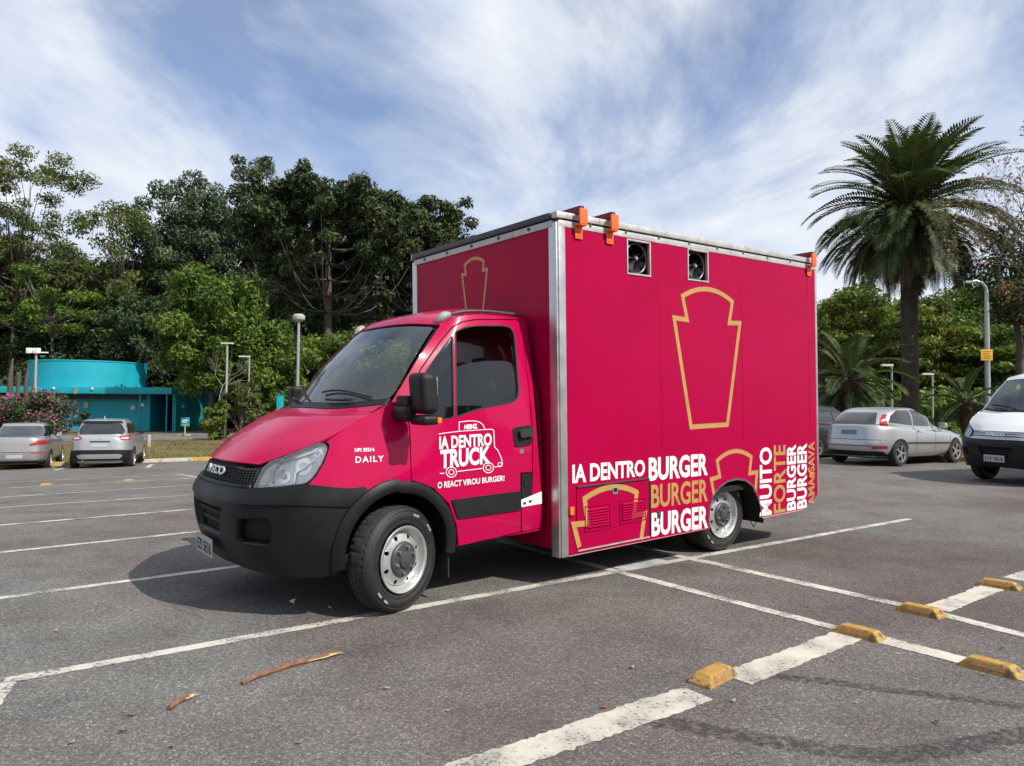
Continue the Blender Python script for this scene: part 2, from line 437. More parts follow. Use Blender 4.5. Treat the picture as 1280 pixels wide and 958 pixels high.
# one big sheet of earth out to the horizon
V = []; F = []
qs = [-900, -300, -100, -60, -30] + list(np.arange(0, 45, 1.0)) + [50, 70, 100, 200, 400, 900]; ps = [-900, -200, -60, 0, 60, 200, 900]
for q in qs:
    for p in ps:
        x, y = from_pq(p, q); V.append((x, y, ground_z(x, y) - 0.05))
for i in range(len(qs) - 1):
    for j in range(len(ps) - 1):
        a = i * len(ps) + j; F.append((a, a + 1, a + len(ps) + 1, a + len(ps)))
tag(mesh_obj('ground', V, F, M_DIRT, smooth=True), kind='structure')
sheet('parking_lot', -70, P_KERB, -40, Q_KERB, 0.0, M_ASPH)
sheet('grass_verge', -70, 70, Q_KERB + 0.13, Q_V2, 0.09, M_VERGE)
sheet('road', -120, 120, Q_V2 + 0.15, Q_R2, -0.02, M_ROAD)
sheet('verge', P_KERB + 0.13, P_KERB + 25, -40, Q_KERB - 0.02, 0.08, M_VERGE)

# kerb stones, each a block with chamfered edges
M_KY = pm('kerb_yellow', (0.50, 0.31, 0.045), 0.85, var=0.2, scale=5, bump=0.4, wear=((0.33, 0.30, 0.26), 4, 0.55))
M_KW = pm('kerb_white', (0.52, 0.47, 0.38), 0.85, var=0.15, scale=5, bump=0.4, wear=((0.30, 0.28, 0.25), 4, 0.56))
def kerb_block(length, mat, name='kerb_stone'):
    bm = bmesh.new(); box_bm(bm, (-length / 2, -0.065, -0.12), (length / 2, 0.065, 0.13), 0.012)
    bmesh.ops.recalc_face_normals(bm, faces=bm.faces)
    me = bpy.data.meshes.new(name); bm.to_mesh(me); bm.free(); me.materials.append(mat); return me
kb = kerb_block(0.99, M_KY); kbw = kerb_block(0.99, M_KW)
def kerb(name, p_or_q, fixed, a0, a1, white=()):
    root = empty(name, (*from_pq(*((a0, fixed) if p_or_q == 'p' else (fixed, a0))), 0)); tag(root, kind='structure')
    ang = math.atan2(A2[1], A2[0]) if p_or_q == 'p' else math.atan2(B2[1], B2[0])
    for i in range(int(a1 - a0)):
        a = a0 + i + 0.5
        x, y = from_pq(a, fixed) if p_or_q == 'p' else from_pq(fixed, a)
        o = bpy.data.objects.new('kerb_stone', kbw if i in white else kb); link(o, root)
        o.location = Vector((x, y, ground_z(x, y) + random.uniform(-.008, .008))) - root.location
        o.rotation_euler = (0, 0, ang + random.uniform(-.012, .012))
pk0 = math.floor(pq(hit((-10, 580)))[0])
wk = pq(hit((200, 577)))[0]
kerb('kerb', 'p', Q_KERB + 0.065, pk0, pk0 + 40, white=(int(wk - pk0), int(wk - pk0) - 1))
qk0 = math.floor(pq(hit((1199, 577)))[1]) - 8
kerb('kerb', 'q', P_KERB + 0.065, qk0, min(qk0 + 26, Q_KERB))

# painted lines
def paint_mat(name, col, wear_at):
    M = bpy.data.materials.new(name); M.use_nodes = True; t = M.node_tree; b = t.nodes['Principled BSDF']
    tcn = N(t, 'ShaderNodeTexCoord'); P = tcn.outputs['Object']
    n = N(t, 'ShaderNodeTexNoise', inp={'Scale': 45.0, 'Detail': 8.0, 'Roughness': 0.7}); t.links.new(P, n.inputs[0])
    n2 = N(t, 'ShaderNodeTexNoise', inp={'Scale': 3.0, 'Detail': 5.0, 'Roughness': 0.6}); t.links.new(P, n2.inputs[0])
    cr = N(t, 'ShaderNodeTexVoronoi', feature='DISTANCE_TO_EDGE', inp={'Scale': 4.5}); 
    nw = N(t, 'ShaderNodeTexNoise', inp={'Scale': 9.0, 'Detail': 4.0}); t.links.new(P, nw.inputs[0])
    vm = N(t, 'ShaderNodeVectorMath', operation='MULTIPLY_ADD'); t.links.new(nw.outputs[1], vm.inputs[0]); vm.inputs[1].default_value = (.25, .25, .25); t.links.new(P, vm.inputs[2]); t.links.new(vm.outputs[0], cr.inputs[0])
    crk = ramp(t, [(0.0, 0.0), (0.012, 1.0)]); t.links.new(cr.outputs[0], crk.inputs[0])
    dirt = ramp(t, [(0.35, tuple(c * .62 for c in col)), (0.52, col), (0.7, tuple(min(1, c * 1.15) for c in col))]); t.links.new(n2.outputs[0], dirt.inputs[0])
    ws = math_n(t, 'ADD', n.outputs[0], math_n(t, 'MULTIPLY', n2.outputs[0], 0.55))
    w = ramp(t, [(wear_at, 0.0), (wear_at + 0.07, 1.0)]); t.links.new(ws, w.inputs[0])
    g = ramp(t, [(0.3, (0.11, 0.105, 0.10)), (0.7, (0.17, 0.165, 0.155))]); t.links.new(n.outputs[0], g.inputs[0])
    c = mixc(t, w.outputs[0], g.outputs[0], dirt.outputs[0])
    c = mixc(t, math_n(t, 'MULTIPLY', math_n(t, 'SUBTRACT', 1.0, crk.outputs[0]), 0.45), c, g.outputs[0])
    t.links.new(c, b.inputs['Base Color']); b.inputs['Roughness'].default_value = 0.85
    bp = N(t, 'ShaderNodeBump', inp={'Strength': 0.4, 'Distance': 0.004}); t.links.new(n.outputs[0], bp.inputs['Height']); t.links.new(bp.outputs[0], b.inputs['Normal'])
    return M
M_LINE = paint_mat('line_paint', (0.52, 0.495, 0.43), 0.68)
M_WIDE = paint_mat('old_line_paint', (0.51, 0.48, 0.405), 0.635)
M_GREY = paint_mat('grey_paint', (0.46, 0.47, 0.46), 0.58)
def strip_world(name, a, b, width, mat, dz=0.003, jag=0.006, step=0.03):
    a = np.array(a[:2]); b = np.array(b[:2]); d = b - a; Ln = np.linalg.norm(d); d /= Ln; nrm = np.array([-d[1], d[0]])
    k = max(2, int(Ln / step)); V = []; F = []
    for i in range(k + 1):
        c = a + d * (Ln * i / k)
        for s in (-1, 1):
            w = width / 2 + jag * .55 * rng.normal() + jag * .8 * math.sin(i * .13 + s * 2) * math.sin(i * .041 + s)
            e = c + nrm * (s * w)
            V.append((e[0], e[1], ground_z(e[0], e[1]) + dz))
        if i: F.append((2 * i - 2, 2 * i - 1, 2 * i + 1, 2 * i))
    return tag(mesh_obj(name, V, F, mat), kind='structure')
def line_px(a, b, width, mat=M_LINE, ext=(0, 0), dz=0.003, jag=0.005):
    a = hit(a)[:2]; b = hit(b)[:2]; d = (b - a) / np.linalg.norm(b - a)
    return strip_world('bay_line', a - d * ext[0], b + d * ext[1], width, mat, dz, jag)
line_px((4, 852), (1137, 649), 0.095)
line_px((8, 853), (-14, 884), 0.09, dz=0.0035)
line_px((0, 748), (303, 707.5), 0.085, ext=(3, 1.6))
line_px((0, 691), (240, 665.6), 0.085, ext=(3, 3))
line_px((0, 657), (240, 637), 0.085, ext=(3, 4))
line_px((0, 634.7), (240, 619), 0.08, ext=(3, 5))
line_px((0, 622), (240, 606.7), 0.08, ext=(3, 5))
line_px((0, 610.8), (240, 598), 0.09, ext=(3, 4))
line_px((0, 603.7), (222, 593.6), 0.08, ext=(3, 0))
line_px((223, 593), (246, 597), 0.10, ext=(0, 2), dz=0.0035)
line_px((68, 588), (80, 585.5), 0.14); line_px((184, 585), (190, 580.5), 0.14)
# right hand group: two long cross lines, wide old line with gaps at the studs
line_px((757, 711), (1050, 787), 0.10, ext=(1.6, 0), dz=0.0035)
line_px((1097, 799), (1208, 827), 0.15, mat=M_WIDE, dz=0.0035, jag=0.008)
line_px((1268, 842), (1300, 852), 0.15, mat=M_WIDE, ext=(0, 1.5), dz=0.0035, jag=0.008)
line_px((828, 691), (1128, 757), 0.115, ext=(1.6, 0), dz=0.0035)
line_px((1175, 768), (1278, 794), 0.11, mat=M_LINE, ext=(0, 1.5), dz=0.0035)
line_px((607, 958), (872, 867), 0.19, mat=M_WIDE, ext=(3.5, 0), jag=0.011)
line_px((918, 849), (1060, 795), 0.19, mat=M_WIDE, jag=0.011)
line_px((1170, 762), (1240, 735), 0.17, mat=M_WIDE, jag=0.009)
line_px((1268, 725), (1290, 716), 0.16, mat=M_WIDE, ext=(0, 3), jag=0.009)
line_px((796, 707), (822, 701), 0.20, mat=M_GREY, ext=(0.25, 0.05), dz=0.006, jag=0.004)
# dark tar bands swept across the bay
M_TAR = bpy.data.materials.new('tar_band'); M_TAR.use_nodes = True; t = M_TAR.node_tree; b = t.nodes['Principled BSDF']
tcn = N(t, 'ShaderNodeTexCoord'); n = N(t, 'ShaderNodeTexNoise', inp={'Scale': 26.0, 'Detail': 7.0, 'Roughness': 0.72}); t.links.new(tcn.outputs['Object'], n.inputs[0])
at = N(t, 'ShaderNodeAttribute', attribute_name='tint')
al = ramp(t, [(0.42, 0.0), (0.70, 0.75)]); t.links.new(math_n(t, 'MULTIPLY', n.outputs[0], math_n(t, 'ADD', at.outputs['Fac'], 0.25)), al.inputs[0]); t.links.new(al.outputs[0], b.inputs['Alpha'])
b.inputs['Base Color'].default_value = (0.050, 0.043, 0.044, 1); b.inputs['Roughness'].default_value = 0.9; b.inputs['Specular IOR Level'].default_value = 0.2
def tar(pxs, width):
    P = [hit(q)[:2] for q in pxs]; fine = []
    for i in range(len(P) - 1):
        p0 = P[max(i - 1, 0)]; p1 = P[i]; p2 = P[i + 1]; p3 = P[min(i + 2, len(P) - 1)]
        for s in range(12):
            u = s / 12; fine.append(.5 * ((2 * p1) + (-p0 + p2) * u + (2 * p0 - 5 * p1 + 4 * p2 - p3) * u * u + (-p0 + 3 * p1 - 3 * p2 + p3) * u ** 3))
    fine.append(P[-1]); V = []; F = []; T = []
    for i, c in enumerate(fine):
        d = fine[min(i + 1, len(fine) - 1)] - fine[max(i - 1, 0)]; d /= np.linalg.norm(d); nr = np.array([-d[1], d[0]])
        for s, tv in ((-1, 0.0), (-.45, .8), (.45, .8), (1, 0.0)):
            e = c + nr * s * width / 2; V.append((e[0], e[1], 0.0015)); T.append(tv * (0.3 if i in (0, len(fine) - 1) else 1))
        if i:
            for j in range(3): F.append((4 * i - 4 + j, 4 * i - 3 + j, 4 * i + 1 + j, 4 * i + j))
    tag(big_mesh('tar_band', V, F, M_TAR, attr=T), kind='structure')
tar([(960, 845), (1040, 853), (1112, 863), (1200, 873), (1330, 892)], 0.17)
tar([(770, 893), (860, 908), (936, 922), (1040, 938), (1120, 944), (1200, 934), (1330, 908)], 0.24)

# ------------------------------------------------------------------ studs
M_STUD = pm('stud_yellow', (0.42, 0.25, 0.055), 0.8, var=0.3, scale=16, bump=0.5, bscale=140, wear=((0.15, 0.115, 0.07), 14, 0.53))
M_STUDO = pm('stud_reflector_orange', (0.36, 0.15, 0.045), 0.6, var=0.3, scale=30, wear=((0.24, 0.16, 0.06), 24, 0.50))
def stud(loc, ang, label, sc=1.0, group=None):
    sc *= .88
    root = empty('road_stud', loc, ang); tag(root, label, 'road stud', group)
    l, w, h = 0.165 * sc, 0.075 * sc, 0.062 * sc; tl, tw = l - 0.05 * sc, w - 0.03 * sc
    bm = bmesh.new()
    lv = [[(-l, -w, -.01), (l, -w, -.01), (l, w, -.01), (-l, w, -.01)], [(-l, -w, .012 * sc), (l, -w, .012 * sc), (l, w, .012 * sc), (-l, w, .012 * sc)], [(-tl, -tw, h), (tl, -tw, h), (tl, tw, h), (-tl, tw, h)]]
    vs = [[bm.verts.new((x + rng.normal() * .003, y + rng.normal() * .002, z)) for x, y, z in q] for q in lv]
    bm.faces.new(vs[0][::-1]); bm.faces.new(vs[2])
    for a in range(2):
        for k in range(4): bm.faces.new((vs[a][k], vs[a][(k + 1) % 4], vs[a + 1][(k + 1) % 4], vs[a + 1][k]))
    bmesh.ops.bevel(bm, geom=list(bm.edges), offset=0.0035 * sc, segments=2, affect='EDGES')
    bm_obj('stud_body', bm, M_STUD, root, smooth=35)
    for s in (-1, 1):   # reflector strip let into each long face
        th_ = math.atan2(h - .012 * sc, w - tw)
        Mx = Matrix.Translation((0, s * (w + tw) / 2, (h + .012 * sc) / 2)) @ Matrix.Rotation(s * -(PI / 2 - (PI / 2 - th_)), 4, 'X')
        bm = bmesh.new(); box_bm(bm, (-tl * .8, -.018 * sc, -.003), (tl * .8, .018 * sc, .0025), 0.002, Mx); bm_obj('reflector', bm, M_STUDO, root)
    return root
aA = math.atan2(A2[1], A2[0]); aB = math.atan2(B2[1], B2[0])
G_ST = 'yellow road studs of the bays'
stud(hit((892, 849)), aA + .12, 'scuffed yellow road stud lying between two ends of the widest white line', 1.0, G_ST)
stud(hit((1074, 795)), aB + PI + .03, 'yellow road stud where the wide white line meets a thin cross line', 1.0, G_ST)
stud(hit((1151, 767)), aB + PI, 'yellow road stud at the far cross line, end on to the wide line', 1.0, G_ST)
stud(hit((1249, 734)), aB + PI + .1, 'yellow road stud on the wide line beyond the far cross line', 1.0, G_ST)
stud(hit((1239, 838)), aB + PI, 'yellow road stud ending the short thick white dash', 1.0, G_ST)
stud(hit((58, 607)), aA, 'small yellow road stud on the double line near the grey sedan', .8, G_ST)
stud(hit((161, 601.5)), aA, 'small yellow road stud on the double line near the silver hatchback', .8, G_ST)

# ------------------------------------------------------------------ debris
M_BARK = pm('dry_bark', (0.20, 0.095, 0.05), 0.85, var=0.4, scale=25, bump=0.8, bscale=60)
M_PALE = pm('pale_splinter', (0.45, 0.34, 0.20), 0.8, var=0.3, scale=30)
def bark_strip(a, b, rad, label, bend=0.03):
    a = hit(a); b = hit(b); d = b - a; n_ = np.array([-d[1], d[0], 0]); n_ /= np.linalg.norm(n_)
    path = []; rr = []
    for i in range(13):
        u = i / 12; path.append(a + d * u + n_ * (bend * math.sin(u * PI * 1.4) + rng.normal() * .0025) + np.array([0, 0, rad * .8 + .006 * abs(math.sin(u * 9))])); rr.append(rad * (0.6 + .5 * math.sin(PI * min(1, u * .8 + .15))) * rng.uniform(.85, 1.15))
    root = empty('twig', tuple(a)); tag(root, label, 'twig')
    o = tube('bark', [p - a for p in path], rr, M_BARK, root, 7)
    V, F = tube_VF([path[9] - a + n_ * .012, path[11] - a + n_ * -.012, path[12] - a - n_ * .03 + d * .02], [.005, .006, .002], 5)
    mesh_obj('splinter', V, F, M_PALE, root)
    V, F = tube_VF([path[8] - a - n_ * .01, path[10] - a - n_ * .028, path[12] - a - n_ * .02], [.004, .005, .002], 5)
    mesh_obj('splinter', V, F, M_PALE, root)
bark_strip((302, 857), (420, 817), 0.013, 'long strip of peeling brown bark lying alone on the asphalt', 0.02)
bark_strip((212, 889), (238, 871), 0.012, 'short reddish piece of bark on the asphalt beside the longer strip', 0.008)
M_LEAF = pm('dry_leaf', (0.36, 0.32, 0.19), 0.8, var=0.4, scale=20); M_LEAFG = pm('fallen_green_leaf', (0.17, 0.18, 0.05), 0.8, var=0.4, scale=20); M_LEAFD = pm('dark_dry_leaf', (0.07, 0.04, 0.025), 0.85, var=0.4, scale=20)
def leaf(px, size, mat, label, ang=None):
    c = hit(px); a = rng.uniform(0, 6.28) if ang is None else ang
    V = []; F = []
    for i in range(7):
        u = i / 6; w = size * .38 * math.sin(PI * u) ** .8 + .001; x = (u - .5) * size * 2; z = .006 + .012 * (2 * u - 1) ** 2 * (size / .03)
        for s in (-1, 0, 1): V.append((x, s * w, z + abs(s) * w * .5))
        if i:
            for j in range(2): F.append((3 * i - 3 + j, 3 * i - 2 + j, 3 * i + 1 + j, 3 * i + j))
    o = mesh_obj('fallen_leaf', V, F, mat, smooth=True); o.location = c; o.rotation_euler = (rng.uniform(-.2, .2), rng.uniform(-.2, .2), a)
    md = o.modifiers.new('thickness', 'SOLIDIFY'); md.thickness = 0.0015
    tag(o, label, 'leaf', 'leaves scattered on the asphalt')
leaf((790, 836), .022, M_LEAF, 'pale leaf on open asphalt before the scuffed stud')
leaf((164, 896), .020, M_LEAFG, 'greenish leaf on the asphalt past the short bark piece')
leaf((215, 936), .022, M_LEAFG, 'green curled leaf on bare asphalt in the foreground')
leaf((153, 917), .018, M_LEAFD, 'dark leaf on asphalt below the greenish leaf')
leaf((755, 886), .020, pm('red_leaf', (0.30, 0.09, 0.03), .8), 'reddish leaf lying on the widest white line')
for i, q in enumerate([(975, 897), (1252, 812), (1070, 880), (917, 878), (980, 687), (1006, 682), (483, 862), (1170, 905), (745, 857), (1230, 845), (1120, 775), (70, 790), (560, 690 + 200), (660, 925), (375, 930), (90, 930), (1010, 760)]):
    leaf(q, rng.uniform(.010, .020), (M_LEAF, M_LEAFD, M_LEAF)[i % 3], 'tiny leaf scrap dropped on the asphalt')
# ================================================================== FOOD TRUCK
# body frame: s = rearwards from the front axle, w = towards the camera side from the centre plane, z = up
TP, TR = 0.0302, 0.0079      # the body sits nose-down and leans a little on its springs
F2 = np.array([-0.6959, 5.0009]); TROOT = F2 + B2 * 1.046
TANG = math.atan2(A2[1], A2[0])
def tilt(P):
    P = np.asarray(P, float); s, w, z = P[..., 0], P[..., 1], P[..., 2] - 0.35
    s, z = s * math.cos(TP) - z * math.sin(TP), s * math.sin(TP) + z * math.cos(TP)
    tcn = w - 0.046
    tcn, z = tcn * math.cos(TR) + z * math.sin(TR), -tcn * math.sin(TR) + z * math.cos(TR)
    return np.stack([s, -(tcn + 0.046), z + 0.35], -1)
ROOT_M = Matrix.Translation((TROOT[0], TROOT[1], 0)) @ Matrix.Rotation(TANG, 4, 'Z')
_o = tilt((0, 0, 0)); _T = np.array([tilt((1, 0, 0)) - _o, tilt((0, 1, 0)) - _o, tilt((0, 0, 1)) - _o]).T
_RM = np.array(ROOT_M)
BW = _RM[:3, :3] @ _T; BO = _RM[:3, :3] @ _o + _RM[:3, 3]; BWI = np.linalg.inv(BW)
def body_ray(px): return BWI @ (CAMPOS - BO), BWI @ ray(px)
def pl(px, w=1.1444):
    """pixel -> (s, z) on the plane w = const of the body"""
    o, d = body_ray(px); l = (w - o[1]) / d[1]; p = o + d * l; return (float(p[0]), float(p[2]))
def pf(px, s=1.2946):
    o, d = body_ray(px); l = (s - o[0]) / d[0]; p = o + d * l; return (float(p[1]), float(p[2]))
def project(P):
    q = np.asarray(P) @ BW.T + BO - CAMPOS
    dp = q @ CF; return np.stack([640 + FPX * (q @ CX2) / dp, 479 - FPX * (q @ CU2) / dp], -1)

truck = empty('food_truck', (TROOT[0], TROOT[1], 0), TANG)
tag(truck, 'crimson food truck with box body, golden shield outlines and white lettering', 'food truck')

def paint(name, col, rough=0.28, coat=0.6, dust=0.08, spec=0.25):
    M = bpy.data.materials.new(name); M.use_nodes = True; t = M.node_tree; b = t.nodes['Principled BSDF']
    tcn = N(t, 'ShaderNodeTexCoord'); n = N(t, 'ShaderNodeTexNoise', inp={'Scale': 2.2, 'Detail': 7.0, 'Roughness': 0.6}); t.links.new(tcn.outputs['Object'], n.inputs[0])
    r = ramp(t, [(0.35, tuple(c * .93 for c in col)), (0.65, col)]); t.links.new(n.outputs[0], r.inputs[0])
    c = mixc(t, dust, r.outputs[0], (0.42, 0.36, 0.33))
    t.links.new(c, b.inputs['Base Color']); b.inputs['Roughness'].default_value = rough + .25; b.inputs['Specular IOR Level'].default_value = spec
    b.inputs['Coat Weight'].default_value = coat; b.inputs['Coat Roughness'].default_value = rough
    n2 = N(t, 'ShaderNodeTexNoise', inp={'Scale': 2.5, 'Detail': 2.0}); t.links.new(tcn.outputs['Object'], n2.inputs[0])
    bp = N(t, 'ShaderNodeBump', inp={'Strength': 0.16, 'Distance': 0.02}); t.links.new(n2.outputs[0], bp.inputs['Height']); t.links.new(bp.outputs[0], b.inputs['Normal']); t.links.new(bp.outputs[0], b.inputs['Coat Normal'])
    MATS[name] = M
    return M
M_PINK = paint('crimson_paint', (0.46, 0.0008, 0.062), 0.05, 0.45, 0.0, 0.08)
M_WRAP = paint('crimson_vinyl', (0.385, 0.0003, 0.047), 0.20, 0.18, 0.0, 0.02)
M_WHITE = pm('white_vinyl', (0.80, 0.79, 0.77), 0.45)
M_GOLD = pm('gold_vinyl', (0.46, 0.265, 0.075), 0.42, var=0.1, scale=8)
M_BLK = pm('black_plastic', (0.012, 0.012, 0.0125), 0.5, var=0.15, scale=9, bump=0.12, bscale=300, spec=.3)
M_BUMP = pm('grey_black_plastic', (0.010, 0.010, 0.0105), 0.42, var=0.18, scale=4, bump=0.10, bscale=260, spec=.3)
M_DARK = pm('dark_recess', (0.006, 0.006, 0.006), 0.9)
M_RUB = pm('rubber', (0.020, 0.020, 0.020), 0.78, var=0.2, scale=20, bump=0.2, bscale=150)
M_TYRE = pm('tyre_rubber', (0.014, 0.0135, 0.013), 0.62, var=0.3, scale=12, bump=0.25, bscale=90)
M_TREAD = pm('tread_rubber', (0.030, 0.028, 0.026), 0.9, var=0.3, scale=18, bump=0.5, bscale=120)
M_ALU = pm('brushed_aluminium', (0.56, 0.56, 0.55), 0.38, metal=0.85, var=0.12, scale=6, bump=0.08, bscale=60)
M_ALUW = pm('weathered_aluminium', (0.50, 0.49, 0.47), 0.5, metal=0.45, var=0.16, scale=9, bump=0.15, bscale=80, wear=((0.30, 0.29, 0.28), 12, 0.6))
M_RIM = pm('silver_rim', (0.62, 0.62, 0.61), 0.32, metal=0.7, var=0.08, scale=12)
M_CAP = pm('hub_cap_grey', (0.050, 0.050, 0.053), 0.5, var=0.1, scale=20)
M_BOLT = pm('steel_bolt', (0.45, 0.45, 0.44), 0.35, metal=0.9)
M_CHROME = pm('chrome', (0.78, 0.78, 0.78), 0.12, metal=1.0)
M_ORANGE = pm('orange_bracket', (0.80, 0.13, 0.02), 0.5, var=0.08, scale=12)
M_MAROON = pm('maroon_bar', (0.13, 0.006, 0.014), 0.45, var=0.15, scale=12)
M_AMBER = pm('amber_lens', (0.75, 0.20, 0.02), 0.2, coat=0.6)
M_SEAT = pm('seat_cloth', (0.05, 0.05, 0.055), 0.9, var=0.2, scale=30)
G_WS = glass_mat('windscreen_glass', (0.62, 0.72, 0.70), 0.80, body=(.13,.15,.155))  # pale diffuse body paints a hazy reflection into the windscreen colour
G_SIDE = glass_mat('side_glass', (0.30, 0.33, 0.34), 0.75)
G_LENS = glass_mat('lens_glass', (0.98, 0.98, 0.98), 0.90, body=(.85,.86,.87))

# ---- cab surface: splines through measured points
_L = [
 [(-.985,0,.37),(-.965,.30,.365),(-.86,.62,.34),(-.62,.88,.32),(-.36,.98,.34),(-.03,.99,.38),(.35,.985,.39),(.8,.98,.40),(1.25,.965,.40)],
 [(-1.045,0,.56),(-1.028,.32,.56),(-.935,.64,.555),(-.67,.91,.55),(-.38,1.005,.55),(-.03,1.015,.57),(.35,1.0,.57),(.8,.995,.57),(1.25,.98,.57)],
 [(-1.065,0,.77),(-1.048,.32,.77),(-.955,.63,.77),(-.70,.90,.77),(-.38,1.005,.75),(-.03,1.015,.77),(.35,1.0,.77),(.8,.995,.77),(1.25,.98,.77)],
 [(-1.03,0,.895),(-1.012,.30,.895),(-.925,.58,.895),(-.69,.86,.935),(-.36,.995,.90),(-.03,1.01,.98),(.35,1.0,1.02),(.8,.995,1.05),(1.25,.98,1.05)],
 [(-.985,0,1.052),(-.96,.28,1.05),(-.86,.53,1.04),(-.56,.84,1.19),(-.28,.90,1.34),(-.05,.905,1.45),(.35,.965,1.42),(.8,.965,1.42),(1.25,.95,1.42)]]
_U = [_L[4][5:],
 [(.216,.835,1.78),(.48,.885,1.76),(.8,.895,1.74),(1.25,.88,1.74)],
 [(.437,.755,2.02),(.60,.785,2.095),(.85,.80,2.12),(1.25,.79,2.11)]]
_Tp = [[_L[4][0], _L[4][1], _L[4][2]],
 [(-.79,0,1.20),(-.73,.43,1.20),_L[4][3]],
 [(-.54,0,1.335),(-.47,.49,1.335),_L[4][4]],
 [(-.30,0,1.415),(-.24,.50,1.415),_L[4][5]],
 [(.01,0,1.775),(.06,.47,1.775),_U[1][0]],
 [(.32,0,2.055),(.345,.42,2.048),_U[2][0]],
 [(.50,0,2.15),(.52,.45,2.14),_U[2][1]],
 [(.85,0,2.215),(.85,.46,2.20),_U[2][2]],
 [(1.25,0,2.205),(1.25,.46,2.19),_U[2][3]]]
def mirror_cols(g): return [[(s, -w, z) for s, w, z in r[:0:-1]] + list(r) for r in g]
class Patch:
    def __init__(self, g, u0=0):
        self.G = np.array(g, float); self.u0 = u0; self.nr, self.nc = self.G.shape[:2]
    def _w(self, x, n):
        x = np.clip(x, 0, n - 1 - 1e-9); i = np.minimum(x.astype(int), n - 2); t = x - i
        w = np.stack([-.5 * t + t**2 - .5 * t**3, 1 - 2.5 * t**2 + 1.5 * t**3, .5 * t + 2 * t**2 - 1.5 * t**3, -.5 * t**2 + .5 * t**3], -1)
        return i, w
    def ext(self):
        G = self.G
        G = np.concatenate([2 * G[:1] - G[1:2], G, 2 * G[-1:] - G[-2:-1]], 0)
        return np.concatenate([2 * G[:, :1] - G[:, 1:2], G, 2 * G[:, -1:] - G[:, -2:-1]], 1)
    def at(self, u, v):
        u = np.atleast_1d(np.asarray(u, float)) - self.u0; v = np.atleast_1d(np.asarray(v, float))
        if not hasattr(self, 'E'): self.E = self.ext()
        iu, wu = self._w(u, self.nc); iv, wv = self._w(v, self.nr)
        out = np.zeros(u.shape + (3,))
        for a in range(4):
            for b in range(4): out += (wv[:, a] * wu[:, b])[:, None] * self.E[iv + a, iu + b]
        return out
    def normal(self, u, v):
        u = np.atleast_1d(np.asarray(u, float)); v = np.atleast_1d(np.asarray(v, float)); e = 1e-3
        du = self.at(u + e, v) - self.at(u - e, v); dv = self.at(u, v + e) - self.at(u, v - e)
        n = np.cross(du, dv); n /= np.linalg.norm(n, axis=1)[:, None] + 1e-12
        p = self.at(u, v) - np.array([0.1, 0, 0.9]); s = np.sign((p * n).sum(1)); s[s == 0] = 1
        return n * s[:, None]
PL = Patch(mirror_cols(_L), -8); PT = Patch(mirror_cols(_Tp), -2); PU = Patch(_U, 0)
def sample(P, u0, u1, v0, v1, du, dv):
    us = np.linspace(u0, u1, max(2, int(round((u1 - u0) / du)) + 1)); vs = np.linspace(v0, v1, max(2, int(round((v1 - v0) / dv)) + 1))
    uu, vv = np.meshgrid(us, vs); uu = uu.ravel(); vv = vv.ravel(); nu = len(us)
    F = [(i * nu + j, i * nu + j + 1, (i + 1) * nu + j + 1, (i + 1) * nu + j) for i in range(len(vs) - 1) for j in range(nu - 1)]
    return uu, vv, F
BV = []; BT = []; BUV = []; BP = []
for P, a in ((PL, (0, 8, 0, 4)), (PU, (0, 3, 0, 2)), (PT, (0, 2, 0, 8))):
    uu, vv, F = sample(P, *a, .08, .08); b0 = len(BV); BV += [tuple(p) for p in P.at(uu, vv)]; BUV += list(zip(uu, vv))
    for f in F:
        for tr in ((f[0], f[1], f[2]), (f[0], f[2], f[3])): BT.append(tuple(b0 + i for i in tr)); BP.append(P)
BVH = BVHTree.FromPolygons(BV, [t for t, P in zip(BT, BP) if P is not PT])   # the side skin: lower body and window zone
def surf_from_ray(o, d):
    h = BVH.ray_cast(Vector(o), Vector(d).normalized())
    if h[0] is None:   # grazing the outline: slide to the nearest point of the skin
        dn = np.array(d) / np.linalg.norm(d); t = 5.0; 
        for _ in range(30):
            q = BVH.find_nearest(Vector(np.array(o) + dn * t)); t = float(np.dot(np.array(q[0]) - np.array(o), dn))
        h = q
    idx = h[2]; tri = BT[idx]; P = BP[idx]
    a, b, c = (np.array(BV[i]) for i in tri); p = np.array(h[0]); v0, v1, v2 = b - a, c - a, p - a
    d00, d01, d11, d20, d21 = v0 @ v0, v0 @ v1, v1 @ v1, v2 @ v0, v2 @ v1; dn = d00 * d11 - d01 * d01 + 1e-18
    wb = (d11 * d20 - d01 * d21) / dn; wc = (d00 * d21 - d01 * d20) / dn; wa = 1 - wb - wc
    uv = np.array(BUV[tri[0]]) * wa + np.array(BUV[tri[1]]) * wb + np.array(BUV[tri[2]]) * wc
    return P, uv[0], uv[1]
def eval_hits(H):
    pos = np.zeros((len(H), 3)); nor = np.zeros((len(H), 3))
    for P in (PL, PT, PU):
        ix = [i for i, h in enumerate(H) if h[0] is P]
        if ix:
            u = np.array([H[i][1] for i in ix]); v = np.array([H[i][2] for i in ix]); pos[ix] = P.at(u, v); nor[ix] = P.normal(u, v)
    return pos, nor
def map_px(pts): return eval_hits([surf_from_ray(*body_ray(q)) for q in pts])
def map_side(pts): return eval_hits([surf_from_ray((s, 3.0, z), (0, -1, 0)) for s, z in pts])
def uv_of(pxs):
    return [(lambda r: (float(r[1]), float(r[2])))(surf_from_ray(*body_ray(q))) for q in pxs]
CAB = []      # every cab part, for the white van as well
